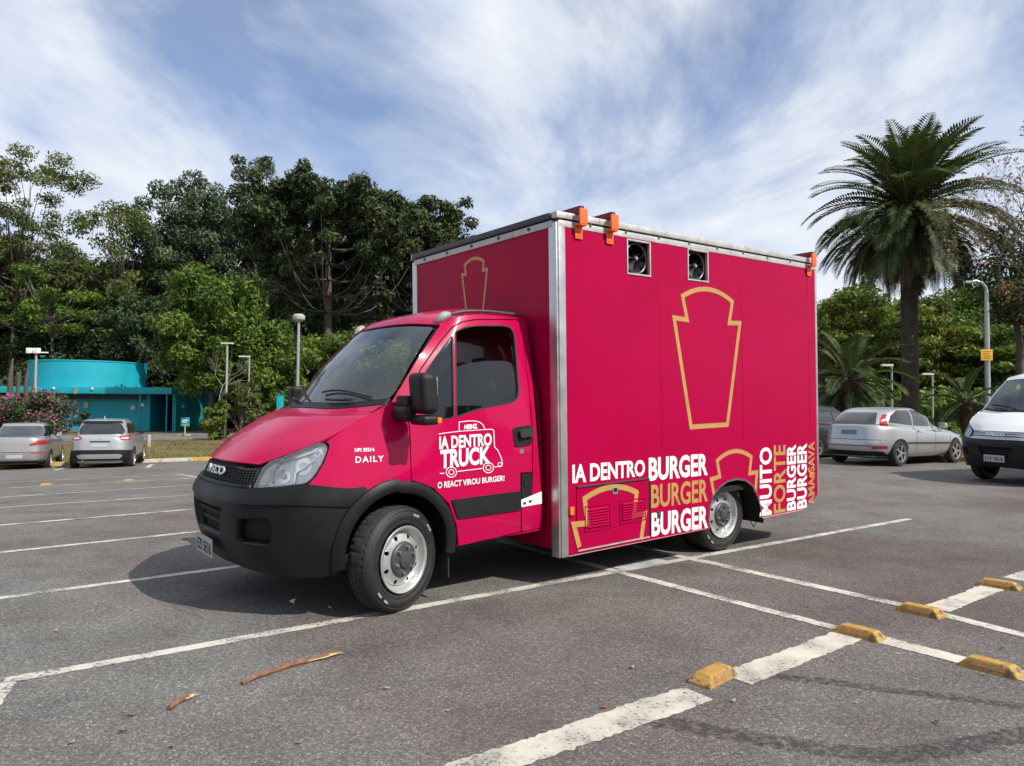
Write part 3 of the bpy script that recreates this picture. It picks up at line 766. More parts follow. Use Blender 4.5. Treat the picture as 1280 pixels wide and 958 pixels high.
def build_panel(name, tris, pos, nor, off, thick, mat, mirror, parent=None, dirs=None):
    objs = []
    for sgn in ((1, -1) if mirror else (1,)):
        m_ = np.array([1, sgn, 1.0]); p = pos * m_; n = nor * m_
        top = p + n * off; bot = p + n * (off - thick)
        k = len(p); cnt = {}
        for t in tris:
            for e in ((t[0], t[1]), (t[1], t[2]), (t[2], t[0])): cnt.setdefault(tuple(sorted(e)), []).append((e, t))
        V = list(top); NV = list(n); F = []
        for t in tris:
            a, b, c = t; fn = np.cross(top[b] - top[a], top[c] - top[a])
            F.append((a, b, c) if fn @ (n[a] + n[b] + n[c]) > 0 else (a, c, b))
        if thick > 0:
            for e in cnt.values():
                if len(e) == 1:
                    (a, b), third = e[0]; i = len(V); ed = top[b] - top[a]; sn = np.cross(ed, n[a]); sn /= np.linalg.norm(sn) + 1e-9
                    cc = top[list(third)].mean(0)
                    if sn @ (cc - top[a]) > 0: sn = -sn
                    V += [top[a], top[b], bot[b], bot[a]]; NV += [(sn + n[a]) / 1.4, (sn + n[b]) / 1.4, sn, sn]
                    fn = np.cross(V[i + 1] - V[i], V[i + 2] - V[i])
                    F.append((i, i + 1, i + 2, i + 3) if fn @ sn > 0 else (i + 3, i + 2, i + 1, i))
        V = np.array(V); NV = np.array(NV); NV /= np.linalg.norm(NV, axis=1)[:, None] + 1e-9
        VT = tilt(V); NT = tilt(V + NV) - VT
        # tilt() mirrors the frame (w -> -y), so the winding is turned round
        o = mesh_obj(name, VT, [f[::-1] for f in F], mat, parent or truck)
        o.data.shade_smooth()
        o.data.normals_split_custom_set_from_vertices([tuple(q) for q in NT])
        objs.append(o)
    return objs
def shrink(poly, d):
    """move a closed outline inwards by d"""
    n = len(poly); ar = sum(poly[i][0] * poly[(i + 1) % n][1] - poly[(i + 1) % n][0] * poly[i][1] for i in range(n)); sg = 1 if ar > 0 else -1
    out = []
    for i in range(n):
        a = np.array(poly[i - 1]); b = np.array(poly[i]); c = np.array(poly[(i + 1) % n])
        e1 = (b - a) / (np.linalg.norm(b - a) + 1e-9); e2 = (c - b) / (np.linalg.norm(c - b) + 1e-9)
        n1 = np.array([-e1[1], e1[0]]); n2 = np.array([-e2[1], e2[0]]); m_ = n1 + n2; l = m_ @ m_
        k = m_ * (2 / max(l, .6)); out.append(tuple(b + k * d * sg * .5 * 1.0 if l > 0 else b))
    return out
def panel(name, outline, mat, holes=(), off=0.004, thick=0.015, step=6, border=3.5, mode='px', mirror=True, parent=None, keep=True):
    v, t = fill(outline, holes, step, border)
    f = {'px': map_px, 'side': map_side}[mode]; pos, nor = f(v)
    o = build_panel(name, t, pos, nor, off, thick, mat, mirror, parent)
    if keep: CAB.extend(o)
    return o
def uv_panel(name, P, outline, mat, holes=(), off=0.004, thick=0.015, step=.12, border=.1, mirror=False, parent=None, keep=True):
    v, t = fill(outline, holes, step, border); v = np.array(v)
    o = build_panel(name, t, P.at(v[:, 0], v[:, 1]), P.normal(v[:, 0], v[:, 1]), off, thick, mat, mirror, parent)
    if keep: CAB.extend(o)
    return o

# ---- outlines read off the photograph (pixels of the near side)
HEADL = roundp([(317,611),(329.5,585),(345,572),(368,560),(392,553.5),(407,555),(409.5,561),(404,577),(394,594),(384,604.5),(352,609.5)], [3,4,8,8,8,5,5,8,8,6,8])
DOOR = [(514.5,600.5),(513.5,560),(512.5,534),(508,514),(526,463),(551,427.5),(566,410),(578,403.5),(594,400.7),(644,400.5),(650.5,403.5),(656,450),(662,505),(664.5,541),(664.5,590),(650,591),(650.5,664.5),(573,682.5),(570.5,656),(561,629.5),(542,610.5),(528,604.5)]
WIN_MAIN = roundp([(569.5,415.5),(580,410.5),(595,408),(630,408),(638.5,410.5),(642.5,420),(647.8,490),(646,499),(640,503),(607,509),(590,513.5),(571,521)], [2,4,6,6,4,6,8,5,6,10,8,2])
WIN_Q = roundp([(564.8,421),(566.6,522),(540,525.5),(533,526),(527,490),(531.5,466.5),(547,444)], [2,3,3,6,20,6,6])
FEND = [(408,552.5),(412,556),(411,562),(405.5,578),(395.5,595.5),(386,606),(411,609),(440,614),(456,618),(470,611),(488,605),(508,602.5),(513.2,602),(512,560),(511,534),(506.5,514),(499,509),(489,504.5),(470,514),(440,531),(422,543)]
FRAME = [(489.5,503),(506.5,512),(524.5,462),(549.5,426.5),(565,408.5),(577.5,402),(594,399.2),(645,399),(652,402),(657.5,450),(663.5,505),(666,541),(666,591),(664.8,625),(651.8,626),(652.3,664.5),(676,659.5),(678,640),(672,560),(665.5,478),(658.3,404),(655.5,397),(646,391.5),(600,390.5),(578,393),(561,399),(549.5,408.5),(520,452)]
SILL = [(573.5,684.3),(653,666.2),(674,661),(672,664.2),(640,672.5),(572,688.5)]
ARC = [(424,700),(426,672),(431,650),(443,631),(457,618),(480,607),(508,602.5),(528,604.5),(542,610.5),(561,629.5),(570.5,656),(571,690)]

for nm, P, ol in (('hood', PT, [(-1.97,.03),(-1,.03),(0,.03),(1,.03),(1.97,.03),(1.975,1),(1.975,2),(1.97,2.93),(1,2.93),(0,2.93),(-1,2.93),(-1.97,2.93),(-1.975,2),(-1.975,1)]),
                  ('roof_panel', PT, [(-1.99,5.06),(0,5.06),(1.99,5.06),(1.99,8),(-1.99,8)])):
    uv_panel(nm, P, ol, M_PINK)
uv_panel('windscreen', PT, roundp([(-1.90,3.13),(1.90,3.13),(1.90,4.93),(-1.90,4.93)], .12), G_WS, off=0.002, thick=0.004)
uv_panel('front_grille', PL, [(-2.0,3.06),(-1,3.06),(0,3.06),(1,3.06),(2.0,3.06),(2.0,3.93),(-2.0,3.93)], pm('grille_black', (0.018,0.018,0.019), .5, bump=1.0, bscale=55), off=-0.018, thick=0.01)
# grille frame and slats
for v0, v1, of in ((3.02, 3.16, .012), (3.26, 3.28, -.006), (3.37, 3.39, -.006), (3.48, 3.50, -.006), (3.59, 3.61, -.006), (3.70, 3.72, -.006), (3.81, 3.83, -.006)):
    uv_panel('grille_slat', PL, [(-1.98, v0), (1.98, v0), (1.98, v1), (-1.98, v1)], M_BUMP, off=of, thick=.03)
for u in np.arange(-1.9, 1.91, .1):
    uv_panel('grille_rib', PL, [(u-.010,3.16),(u+.010,3.16),(u+.010,3.93),(u-.010,3.93)], M_BLK, off=-.008, thick=.012, keep=False)
# bumper
ARCH_S, ARCH_Z, ARCH_R = -0.055, 0.45, 0.455
bh1 = roundp(uv_of([(262,633),(292,639.5),(285,664),(262,661)]), .05)
u_r = bh1[0][0]
HOLE_C = [(0, 1.0), (.86, 1.0), (1.12, 1.95), (0, 2.0)]
HOLE_C = roundp([(-.86,.98),(.86,.98),(1.10,1.92),(-1.10,1.92)], .12)
hf = uv_of([(297,648),(337,647.5),(341,655),(340,676),(334,682),(297,677)])
HOLE_F = roundp(hf, .12); HOLE_F2 = [(-u, v) for u, v in HOLE_F]
edge = []
for v in np.linspace(0.0, 2.9, 16):     # bumper ends at the wheel arch
    us = np.linspace(3, 5, 160); P_ = PL.at(us, np.full(160, v)); ins = np.where(np.hypot(P_[:, 0] - ARCH_S, P_[:, 2] - ARCH_Z) < ARCH_R - .02)[0]
    edge.append((float(us[ins[0]]) if len(ins) else 4.2, float(v)))
BO_ = edge + [(edge[-1][0] - .06, 2.97), (3, 2.97), (2, 2.99), (1, 2.99), (0, 2.99)]
BO_ = BO_ + [(-u, v) for u, v in BO_[-2::-1]]
uv_panel('bumper', PL, BO_, M_BUMP, holes=[HOLE_C, HOLE_F, HOLE_F2], off=0.008, thick=0.05, step=.1, border=.08)
uv_panel('bumper_step', PL, [(-3.9,2.16),(0,2.16),(3.9,2.16),(4.0,2.80),(3,2.90),(2,2.92),(0,2.92),(-2,2.92),(-3,2.90),(-4.0,2.80)], M_BUMP, off=0.022, thick=0.02)
for hp in (HOLE_C, HOLE_F, HOLE_F2):
    big = [((u - sum(q[0] for q in hp) / len(hp)) * 1.12 + sum(q[0] for q in hp) / len(hp), (v - sum(q[1] for q in hp) / len(hp)) * 1.12 + sum(q[1] for q in hp) / len(hp)) for u, v in hp]
    uv_panel('intake', PL, big, M_DARK if hp is HOLE_C else M_BLK, off=-.05, thick=.01)
for v in (1.3, 1.6): uv_panel('intake_slat', PL, [(-.98, v), (.98, v), (.98, v + .07), (-.98, v + .07)], M_BLK, off=-.03, thick=.02)

# painted side panels
fend = panel('fender', FEND, M_PINK)
door = panel('door', DOOR, M_PINK, holes=[shrink(WIN_MAIN, -2.2), shrink(WIN_Q, -2.2)], thick=.03)
frame_ = panel('cab_side', FRAME, M_PINK, thick=.03)
panel('sill', SILL, M_PINK)
for i, o in enumerate(door):
    pass
def sub(parts, parents):
    for p_, q_ in zip(parts, parents): p_.parent = q_
WIN_GLASS = [(571,459),(578,456),(588,453.3),(607,451),(630,451),(640,453.5),(644.6,460),(647.6,490),(646,499),(640,503),(607,509),(590,513.5),(571,521)]   # wound half down
sub(panel('window', WIN_GLASS, G_SIDE, off=-.010, thick=.004), door)
sub(panel('window', WIN_Q, G_SIDE, off=-.004, thick=.004), door)
sub(panel('window_seal', shrink(WIN_MAIN, -2.4), M_RUB, holes=[shrink(WIN_MAIN, .6)], off=.006, thick=.02, step=1e9), door)
sub(panel('window_seal', shrink(WIN_Q, -2.4), M_RUB, holes=[shrink(WIN_Q, .6)], off=.006, thick=.02, step=1e9), door)
sub(panel('rub_strip', roundp([(563.5,625),(650,613.8),(650,637.4),(571.3,648.5)], 2), M_BLK, off=.016, thick=.02), door)
sub(panel('handle_plate', roundp([(640,535),(663,531),(664,556),(643,559.5)], 4), M_BLK, off=.012, thick=.02), door)
sub(panel('door_handle', roundp([(646,538),(663,535),(663.5,545),(647,548)], 3), M_RUB, off=.045, thick=.012), door)
sub(panel('lock', roundp([(649,562),(654,561.3),(654,567),(649,567.7)], 2), M_BOLT, off=.008, thick=.01), door)
cap_ = panel('filler_panel', [(651.5,592.5),(664,591.5),(664,623.5),(651.5,624.5)], M_BLK, off=.006, thick=.02)
sub(panel('filler_cap', roundp([(654,598),(662.5,597),(662.5,609),(654,610)], 4), M_DARK, off=.012, thick=.02), cap_)
panel('reflective_tape', [(650.5,625),(676.5,614.5),(677,629.5),(651,634)], M_WHITE, off=.009, thick=.004)
for a in ((653,628),(660,625.5)): panel('tape_mark', [(a[0],a[1]),(a[0]+3.5,a[1]-.7),(a[0]+3.5,a[1]+2.2),(a[0],a[1]+3)], M_CAP, off=.0115, thick=.002, mirror=False, keep=False)
# headlight: housing, reflectors, lens
hl_house = panel('headlight', shrink(HEADL, -.5), pm('lamp_housing', (0.86,0.86,0.86), .28, metal=.15, var=.15, scale=25, bump=.3, bscale=30), off=-.03, thick=.006)
rimh = panel('lamp_surround', shrink(HEADL, -1.5), M_RUB, holes=[shrink(HEADL, 1.0)], off=.002, thick=.06, step=1e9)
sub(rimh, hl_house)
sub(panel('lens', shrink(HEADL, .6), G_LENS, off=.010, thick=.006), hl_house)
for c_, r_ in (((352,594),9.5),((378,582),11.5),((395,565),6)):
    ring = [(c_[0]+r_*math.cos(a)*.95, c_[1]+r_*math.sin(a)) for a in np.linspace(0,2*PI,20,endpoint=False)]
    sub(panel('reflector', ring, M_CHROME, off=-.024, thick=.006, step=2.5), hl_house)
    ring2 = [(c_[0]+r_*.42*math.cos(a), c_[1]+r_*.42*math.sin(a)) for a in np.linspace(0,2*PI,14,endpoint=False)]
    sub(panel('bulb_shield', ring2, pm('lamp_grey', (.5,.51,.53), .15, metal=.8), off=-.012, thick=.02, step=2), hl_house)
sub(panel('indicator', roundp([(322,606),(330,590),(338,582),(336,596),(331,606)], 2), pm('clear_indicator', (.75,.74,.70), .15, coat=.5), off=-.008, thick=.03), hl_house)
# dividing ridges inside the lamp
for pth in ([(338,603),(340,588),(352,572),(353.5,572.5),(342,589),(340,603)], [(345,578),(396,562),(396.5,564),(346,580.5)], [(366,604),(368,590),(392,574),(393,576),(370,591),(368,604)]):
    sub(panel('lamp_ridge', pth, M_CHROME, off=-.008, thick=.03, step=1e9), hl_house)
# wheel arch flare
def flare_strip(name, radii, offs, a0, a1, mat, n=44):
    V = []; NV = []; F = []
    for i in range(n + 1):
        a = a0 + (a1 - a0) * i / n
        for r, of in zip(radii, offs):
            rr = r * (1.05 if math.cos(a) < 0 else 1.0) * (1 + .02 * max(0, -math.sin(a)))
            s = ARCH_S + rr * math.cos(a); z = ARCH_Z + rr * math.sin(a)
            P, u, v = surf_from_ray((s, 3, max(z, .40)), (0, -1, 0)); b = P.at(u, v)[0]
            if s < -.40: b[1] = min(b[1], 1.02)
            V.append((s, b[1] + of, z))
        if i:
            k = len(radii)
            for j in range(k - 1): F.append(((i-1)*k+j, (i-1)*k+j+1, i*k+j+1, i*k+j))
    out = []
    for sg in (1, -1):
        bm = bmesh.new(); vs = [bm.verts.new(tuple(tilt((s, w * sg, z)))) for s, w, z in V]
        for f in F: bm.faces.new([vs[q] for q in f])
        o = bm_obj(name, bm, mat, truck, smooth=45); out.append(o)
    CAB.extend(out)
    return out
flare_strip('wheel_arch_trim', [.462,.458,.430,.392,.378,.374,.40], [-.01,.024,.034,.036,.026,-.06,-.10], -.22, PI + .20, M_BUMP)
# arch liner
for sg in (1, -1):
    V = []; F = []; n = 24
    for i in range(n + 1):
        a = -.25 + (PI + .5) * i / n
        for w in (.995, .55): V.append(tilt((ARCH_S + .40 * math.cos(a), sg * w, ARCH_Z + .40 * math.sin(a))))
        if i: F.append((2*i-2, 2*i-1, 2*i+1, 2*i))
    b0 = len(V)
    CAB.append(mesh_obj('arch_liner', V, F, M_DARK, truck, smooth=True))
    V = [tilt((ARCH_S + .40 * math.cos(a), sg * .55, ARCH_Z + .40 * math.sin(a))) for a in np.linspace(-.25, PI + .25, 25)]
    CAB.append(mesh_obj('arch_wall', V, [tuple(range(25))], M_DARK, truck))
# mud flap behind the front wheel
for sg in (1, -1):
    bm = bmesh.new(); box_bm(bm, (.36,.62,.17),(.372,.97,.45),.003); bmesh.ops.transform(bm, matrix=Matrix.Diagonal((1,sg,1,1)), verts=bm.verts)
    for v in bm.verts: v.co = Vector(tilt(v.co))
    CAB.append(bm_obj('mud_flap', bm, M_RUB, truck))

# inner shell: what shows in the joints
SV = []; SF = []
for P, a in ((PL, (-8, 8, 0, 4)), (PT, (-2, 2, 0, 8)), (PU, (0, 3, 0, 2)), (PU, (0, 3, 0, 2, -1))):
    sg = a[4] if len(a) > 4 else 1
    uu, vv, Fq = sample(P, *a[:4], .1, .1); pos = P.at(uu, vv); nor = P.normal(uu, vv); q = pos - nor * .022; q[:, 1] *= sg
    b0 = len(SV)
    for f in Fq:
        c = pos[list(f)].mean(0); cu_, cv_ = uu[list(f)].mean(), vv[list(f)].mean()
        if P is PT and 3.12 < cv_ < 4.95 and abs(cu_) < 1.93: continue
        if P is PL and abs(cu_) < 4.4 and cv_ < 3.0: continue
        if np.hypot(c[0] - ARCH_S, c[2] - ARCH_Z) < .45: continue
        if P is not PT:
            pp = project(np.array([c[0], abs(c[1]), c[2]]))
            if inside(shrink(WIN_MAIN, -1), *pp) or inside(shrink(WIN_Q, -1), *pp) or (c[0] < -.4 and inside(shrink(HEADL, -2), *pp)): continue
        SF.append(tuple(b0 + i for i in f))
    SV += [tuple(r) for r in tilt(q)]
shell = mesh_obj('inner_shell', SV, SF, M_DARK, truck); CAB.append(shell)
# rear wall of the cab
rw = [PL.at(8, v)[0] for v in np.linspace(0, 4, 9)] + [PU.at(3, v)[0] for v in np.linspace(.25, 2, 6)] + [PT.at(u, 8)[0] for u in np.linspace(1.8, 0, 6)]
rw += [np.array([p[0], -p[1], p[2]]) for p in rw[-2::-1]]
V = [tilt(p) for p in rw]; CAB.append(mesh_obj('cab_rear_wall', V, [tuple(range(len(V)))], M_PINK, truck))
# cab roof trims
for sg in (1, -1):
    rp = [PU.at(u, 2)[0] for u in np.linspace(.75, 2.85, 16)]
    CAB.append(tube('roof_rail', [tilt((p[0], sg * (p[1] - .035), p[2] + .035)) for p in rp], .013, M_CAP, truck))
    rp = [PU.at(u, 2)[0] for u in np.linspace(.04, .80, 9)]
    CAB.append(tube('roof_rail_end', [tilt((p[0], sg * (p[1] - .045), p[2] + .030 + .016 * math.sin(PI * i / 8))) for i, p in enumerate(rp)], [.012,.026,.034,.036,.036,.034,.030,.024,.014], pm('grey_trim', (.30,.31,.31), .45, var=.2, scale=30), truck))
# wipers and cowl
for u0, u1 in ((-.15, -1.55), (1.55, .2)):
    a = PT.at(u0, 3.16)[0]; pts = [PT.at(u0 + (u1 - u0) * k, 3.16 + .20 * math.sin(k * 2.2))[0] + PT.normal(u0 + (u1 - u0) * k, 3.2)[0] * .022 for k in np.linspace(0, 1, 9)]
    w_ = tube('wiper', [tilt(p) for p in pts], .008, M_RUB, truck, 6); CAB.append(w_)
    pts = [PT.at(u1 + (u0 - u1) * .05 + (u0 - u1) * .75 * k, 3.13 + .55 * k)[0] for k in np.linspace(0, .35, 4)]
    pts = [PT.at(u0 + (u1 - u0) * k, 3.06 + .05 * k)[0] + np.array([-.01, 0, .035]) for k in np.linspace(.25, .75, 6)]
    CAB.append(tube('wiper_arm', [tilt(p) for p in pts], .011, M_RUB, truck, 6))
uv_panel('cowl', PT, [(-1.9,2.95),(1.9,2.95),(1.9,3.12),(-1.9,3.12)], M_BLK, off=.008, thick=.02)
# mirrors
def mirror_body(sg):
    c = pl((529, 500), 1.20); top = pl((529, 466), 1.2)[1]; bot = pl((529, 531.5), 1.2)[1]
    bm = bmesh.new(); s0 = c[0]
    box_bm(bm, (s0 - .065, 1.095, bot + .075), (s0 + .065, 1.30, top), .052, seg=5)
    g = [v for v in bm.verts]
    for v in g:      # bulged shell, narrower on top
        f = (v.co.z - bot) / (top - bot); v.co.y -= .012 * f; v.co.x += .02 * (1 - f)
    box_bm(bm, (s0 - .055, 1.10, bot), (s0 + .075, 1.295, bot + .066), .030, seg=4)
    box_bm(bm, (s0 - .10, .93, bot + .02), (s0 - .01, 1.14, bot + .13), .04, seg=4)
    box_bm(bm, (s0 - .08, .96, bot + .13), (s0 - .035, 1.12, bot + .20), .018)
    def fin(bm_, nm, mt, par, sm=40):
        for v in bm_.verts:
            y_ = v.co.y if sg > 0 else .93 + (v.co.y - .93) * .72
            z_ = v.co.z if sg > 0 else bot + (v.co.z - bot) * .8
            v.co = Vector(tilt((v.co.x, y_ * sg, z_)))
        return bm_obj(nm, bm_, mt, par, smooth=sm)
    m_ = fin(bm, 'mirror', M_BLK, truck); CAB.append(m_)
    bm = bmesh.new(); box_bm(bm, (s0 + .05, 1.225, bot + .012), (s0 + .085, 1.305, bot + .052), .012); CAB.append(fin(bm, 'mirror_indicator', M_AMBER, m_))
    bm = bmesh.new(); box_bm(bm, (s0 + .062, 1.115, bot + .10), (s0 + .069, 1.275, top - .03), .003); CAB.append(fin(bm, 'mirror_glass', pm('mirror_glass', (.8,.8,.8), .03, metal=1), m_))
for sg in (1, -1): mirror_body(sg)
# cab interior
def tb(name, lo, hi, mat, bev=.03, rot=0, parent=truck, cab=True):
    bm = bmesh.new(); box_bm(bm, lo, hi, bev)
    if rot:
        c = Vector([(lo[i] + hi[i]) / 2 for i in range(3)]); bmesh.ops.rotate(bm, cent=c, matrix=Matrix.Rotation(rot, 3, 'Y'), verts=bm.verts)
    for v in bm.verts: v.co = Vector(tilt(v.co))
    o = bm_obj(name, bm, mat, parent, smooth=40)
    if cab: CAB.append(o)
    return o
tb('dashboard', (-.26,-.84,.95), (.10,.84,1.38), pm('dash_grey', (.035,.036,.038), .7), .06)
tb('cab_floor', (-.30,-.85,.50), (1.22,.85,.58), M_DARK, .01)
for w0 in (.18, -.78):
    st = tb('seat', (.45, w0, .85), (.95, w0 + .55, 1.02), M_SEAT, .05)
    b_ = tb('seat_back', (.88, w0 + .02, .95), (1.04, w0 + .53, 1.60), M_SEAT, .06, R(10)); b_.parent = st
    h_ = tb('headrest', (1.0, w0 + .16, 1.62), (1.10, w0 + .39, 1.80), M_SEAT, .04, R(8)); h_.parent = st
sw = [tilt((.30 + .17 * math.cos(a) * .55, .45 + .19 * math.sin(a), 1.36 + .19 * math.cos(a) * .75)) for a in np.linspace(0, 2 * PI, 25)]
CAB.append(tube('steering_wheel', sw, .014, M_RUB, truck, 6))

# ---- wheels
def make_wheel_meshes():
    R0, RR, wd = 0.362, 0.232, 0.205
    out = {}
    prof = [(RR-.01, .035), (RR+.006, .012), (RR+.03, .002), (RR+.055, -.004), (RR+.085, -.002), (R0-.028, .008), (R0-.010, .022), (R0, .038)]
    n = 96; V, F = lathe_VF(prof, n)
    back = [(R0, wd-.03), (R0-.012, wd-.012), (R0-.06, wd), (RR, wd-.02)]
    V2, F2_ = lathe_VF(back, n); out['side'] = (V, F, V2, F2_)
    return out
def wheel(loc, rz, steel=M_RIM, parent=truck, flip=False, lettering=True):
    R0, RR, wd = 0.362, 0.232, 0.205
    hub = lathe('wheel', [(.0005,.10),(.14,.10),(.15,.09),(.15,.19),(.0005,.19)], M_DARK, parent, 32)
    # tyre: sidewalls, plus a tread of ribs cut by sipes
    bm = bmesh.new()
    n = 112
    prof = [(RR-.012,.055),(RR-.004,.022),(RR+.010,.010),(RR+.030,.002),(RR+.036,.004),(RR+.040,.000),(RR+.070,-.002),(R0-.040,.004),(R0-.036,.008),(R0-.030,.006),(R0-.014,.016),(R0-.004,.030)]
    V, F = lathe_VF(prof, n)
    vs = [bm.verts.new(v) for v in V]
    for f in F: bm.faces.new([vs[i] for i in f])
    prof = [(R0-.004,wd-.030),(R0-.02,wd-.01),(R0-.06,wd),(RR,wd-.03)]
    V, F = lathe_VF(prof, n); vs = [bm.verts.new(v) for v in V]
    for f in F: bm.faces.new([vs[i] for i in f])
    ty = bm_obj('tyre', bm, M_TYRE, hub, smooth=50)
    # tread
    V = []; F = []; ys = [.030,.058,.062,.0635,.0665,.068,.099,.1005,.1035,.105,.136,.1375,.1405,.142,.175]
    nn = 144
    for k in range(nn):
        a = 2 * PI * k / nn
        for j, y in enumerate(ys):
            groove = j in (3,4,7,8,11,12) 
            sipe = (k % 3 == 0) and (j in (0,1,13,14) or (k % 6 == 0 and j in (5,6,9,10)))
            r = R0 + .002 - (.010 if groove else (.006 if sipe else 0)) - .006 * (abs(y - .1025) / .0725) ** 3
            V.append((r * math.cos(a + .012 * math.sin(y * 90)), y, r * math.sin(a + .012 * math.sin(y * 90))))
    m_ = len(ys)
    for k in range(nn):
        for j in range(m_ - 1):
            a = k * m_ + j; b = ((k + 1) % nn) * m_ + j; F.append((a, b, b + 1, a + 1))
    bm = bmesh.new(); vs = [bm.verts.new(v) for v in V]
    for f in F: bm.faces.new([vs[i] for i in f])
    bm_obj('tread', bm, M_TREAD, hub, smooth=25)
    # steel rim: flange, barrel, dished disc with round openings
    lathe('rim', [(RR-.006,.004),(RR-.002,.000),(RR-.006,-.005),(RR-.018,-.003),(RR-.026,.008),(RR-.030,.030),(RR-.045,.050),(RR-.050,.055)], steel, hub, 96, angle=50)
    def depth(r):
        if r > .165: return .055 - .028 * math.sin(PI * .5 * (RR - .05 - r) / (RR - .05 - .165))
        if r > .125: return .027 - .012 * (.165 - r) / .04
        return .015
    outer = [((RR-.049) * math.cos(a), (RR-.049) * math.sin(a)) for a in np.linspace(0, 2*PI, 72, endpoint=False)]
    inner = [(.115 * math.cos(a), .115 * math.sin(a)) for a in np.linspace(0, 2*PI, 40, endpoint=False)]
    holes = [inner]
    for k in range(8):
        a = 2 * PI * (k + .5) / 8; c = (.158 * math.cos(a), .158 * math.sin(a))
        holes.append([(c[0] + .0165 * math.cos(q) * math.cos(a) - .015 * math.sin(q) * math.sin(a), c[1] + .0165 * math.cos(q) * math.sin(a) + .015 * math.sin(q) * math.cos(a)) for q in np.linspace(0, 2*PI, 14, endpoint=False)])
    plate('rim_disc', outer, holes, lambda x, z, d: (x, depth(math.hypot(x, z)) + d, z), .006, steel, hub, step=.012, border=.01, smooth=True)
    lathe('rim_back', [(.02,.075),(RR-.03,.075)], M_DARK, hub, 32)
    # hub cap and bolts
    lathe('hub_cap', [(.0005,-.022),(.048,-.022),(.056,-.018),(.060,-.006),(.108,-.004),(.119,.004),(.124,.022)], M_CAP, hub, 48, angle=30)
    for k in range(6):
        a = 2 * PI * k / 6 + .3
        bm = bmesh.new(); bmesh.ops.create_cone(bm, cap_ends=True, segments=6, radius1=.013, radius2=.011, depth=.03, matrix=Matrix.Translation((.086 * math.cos(a), -.010, .086 * math.sin(a))) @ Matrix.Rotation(PI/2, 4, 'X')); bm_obj('wheel_nut', bm, M_BOLT, hub)
    if lettering:
        lm = pm('tyre_lettering', (.30, .29, .27), .7, wear=((.05,.05,.05), 40, .5))
        for a0, a1 in ((3.75,3.92),(4.02,4.18),(.55,.75),(1.1,1.3)):
            V = []; F = []
            for i in range(9):
                a = a0 + (a1 - a0) * i / 8
                for r in (RR+.068, RR+.084): V.append((r * math.cos(a), -.0045, r * math.sin(a)))
                if i: F.append((2*i-2, 2*i-1, 2*i+1, 2*i))
            mesh_obj('sidewall_mark', V, F, lm, hub)
    hub.location = loc; hub.rotation_euler = (0, 0, rz)
    return hub
fw = wheel((-.03, -1.030, .362), R(18))
rw_ = wheel((3.575, -1.005, .362), 0)
for src, loc, rz in ((fw, (-.03, 1.03, .362), PI + R(18)), (rw_, (3.575, 1.005, .362), PI)):
    c_ = copy_tree(src, truck); c_.location = loc; c_.rotation_euler = (0, 0, rz)
for y in (-.76, .76):
    lathe_o = lathe('inner_wheel', [(.2,-.1),(.34,-.09),(.362,-.06),(.362,.06),(.34,.09),(.2,.1)], M_TYRE, truck, 48); lathe_o.location = (3.575, y, .362)
tube('axle', [(3.575,-.9,.362),(3.575,.9,.362)], .07, M_DARK, truck, 10); tube('axle', [(0,-.9,.33),(0,.9,.33)], .05, M_DARK, truck, 10)
for w0 in (-.45, .37): tb('chassis_rail', (-.7, w0, .50), (5.0, w0 + .08, .64), M_DARK, .005, cab=False)
tb('fuel_tank', (1.5, .25, .28), (2.7, .8, .56), M_BLK, .04, cab=False); tb('gearbox', (-.6,-.3,.30), (1.0,.3,.6), M_DARK, .05, cab=False)

# ---- lettering helper
def letters(name, text, quad, w, mat, bold=.03, front=None, spacing=1.0, parent=truck):
    """quad: lower left, lower right, upper right, upper left in pixels on the side plane w"""
    V, F = text2d(text, bold, spacing); q = [np.array(pl(c, w)) for c in quad]; out = []
    for x, y in V:
        p = (q[0] * (1 - x) + q[1] * x) * (1 - y) + (q[3] * (1 - x) + q[2] * x) * y
        out.append(tilt((p[0], w + .003, p[1])))
    return mesh_obj(name, out, F, mat, parent)
def letters_rot(name, text, x0, x1, yb0, yb1, yt, w, mat, bold=.03, spacing=1.0):
    """reads upwards: bottom of text at x1 side"""
    return letters(name, text, [(x1, yb1), (x1, yt), (x0, yt + .8), (x0, yb0)], w, mat, bold, spacing=spacing)
def cab_letters(name, text, quad, mat, bold=.03, off=.008, spacing=1.0):
    V, F = text2d(text, bold, spacing); q = [np.array(c) for c in quad]
    pts = [tuple((q[0] * (1 - x) + q[1] * x) * (1 - y) + (q[3] * (1 - x) + q[2] * x) * y) for x, y in V]
    pos, nor = map_px(pts); return mesh_obj(name, tilt(pos + nor * off), F, mat, truck)
def stroke2d(pts, width, closed=False):
    """mitred band along a polyline -> list of quads"""
    P = [np.array(p, float) for p in pts]; n = len(P); Lh = []; Rh = []
    for i in range(n):
        a = P[i - 1] if (closed or i > 0) else None; c = P[(i + 1) % n] if (closed or i < n - 1) else None
        e1 = (P[i] - a) / np.linalg.norm(P[i] - a) if a is not None else None; e2 = (c - P[i]) / np.linalg.norm(c - P[i]) if c is not None else None
        if e1 is None: e1 = e2
        if e2 is None: e2 = e1
        n1 = np.array([-e1[1], e1[0]]); n2 = np.array([-e2[1], e2[0]]); m_ = n1 + n2; m_ = m_ / max(.5, (m_ @ m_)) 
        Lh.append(P[i] + m_ * width); Rh.append(P[i] - m_ * width)
    V = [v for pr in zip(Lh, Rh) for v in pr]; k = n if closed else n - 1
    return V, [(2*i, 2*i+1, 2*((i+1) % n)+1, 2*((i+1) % n)) for i in range(k)]
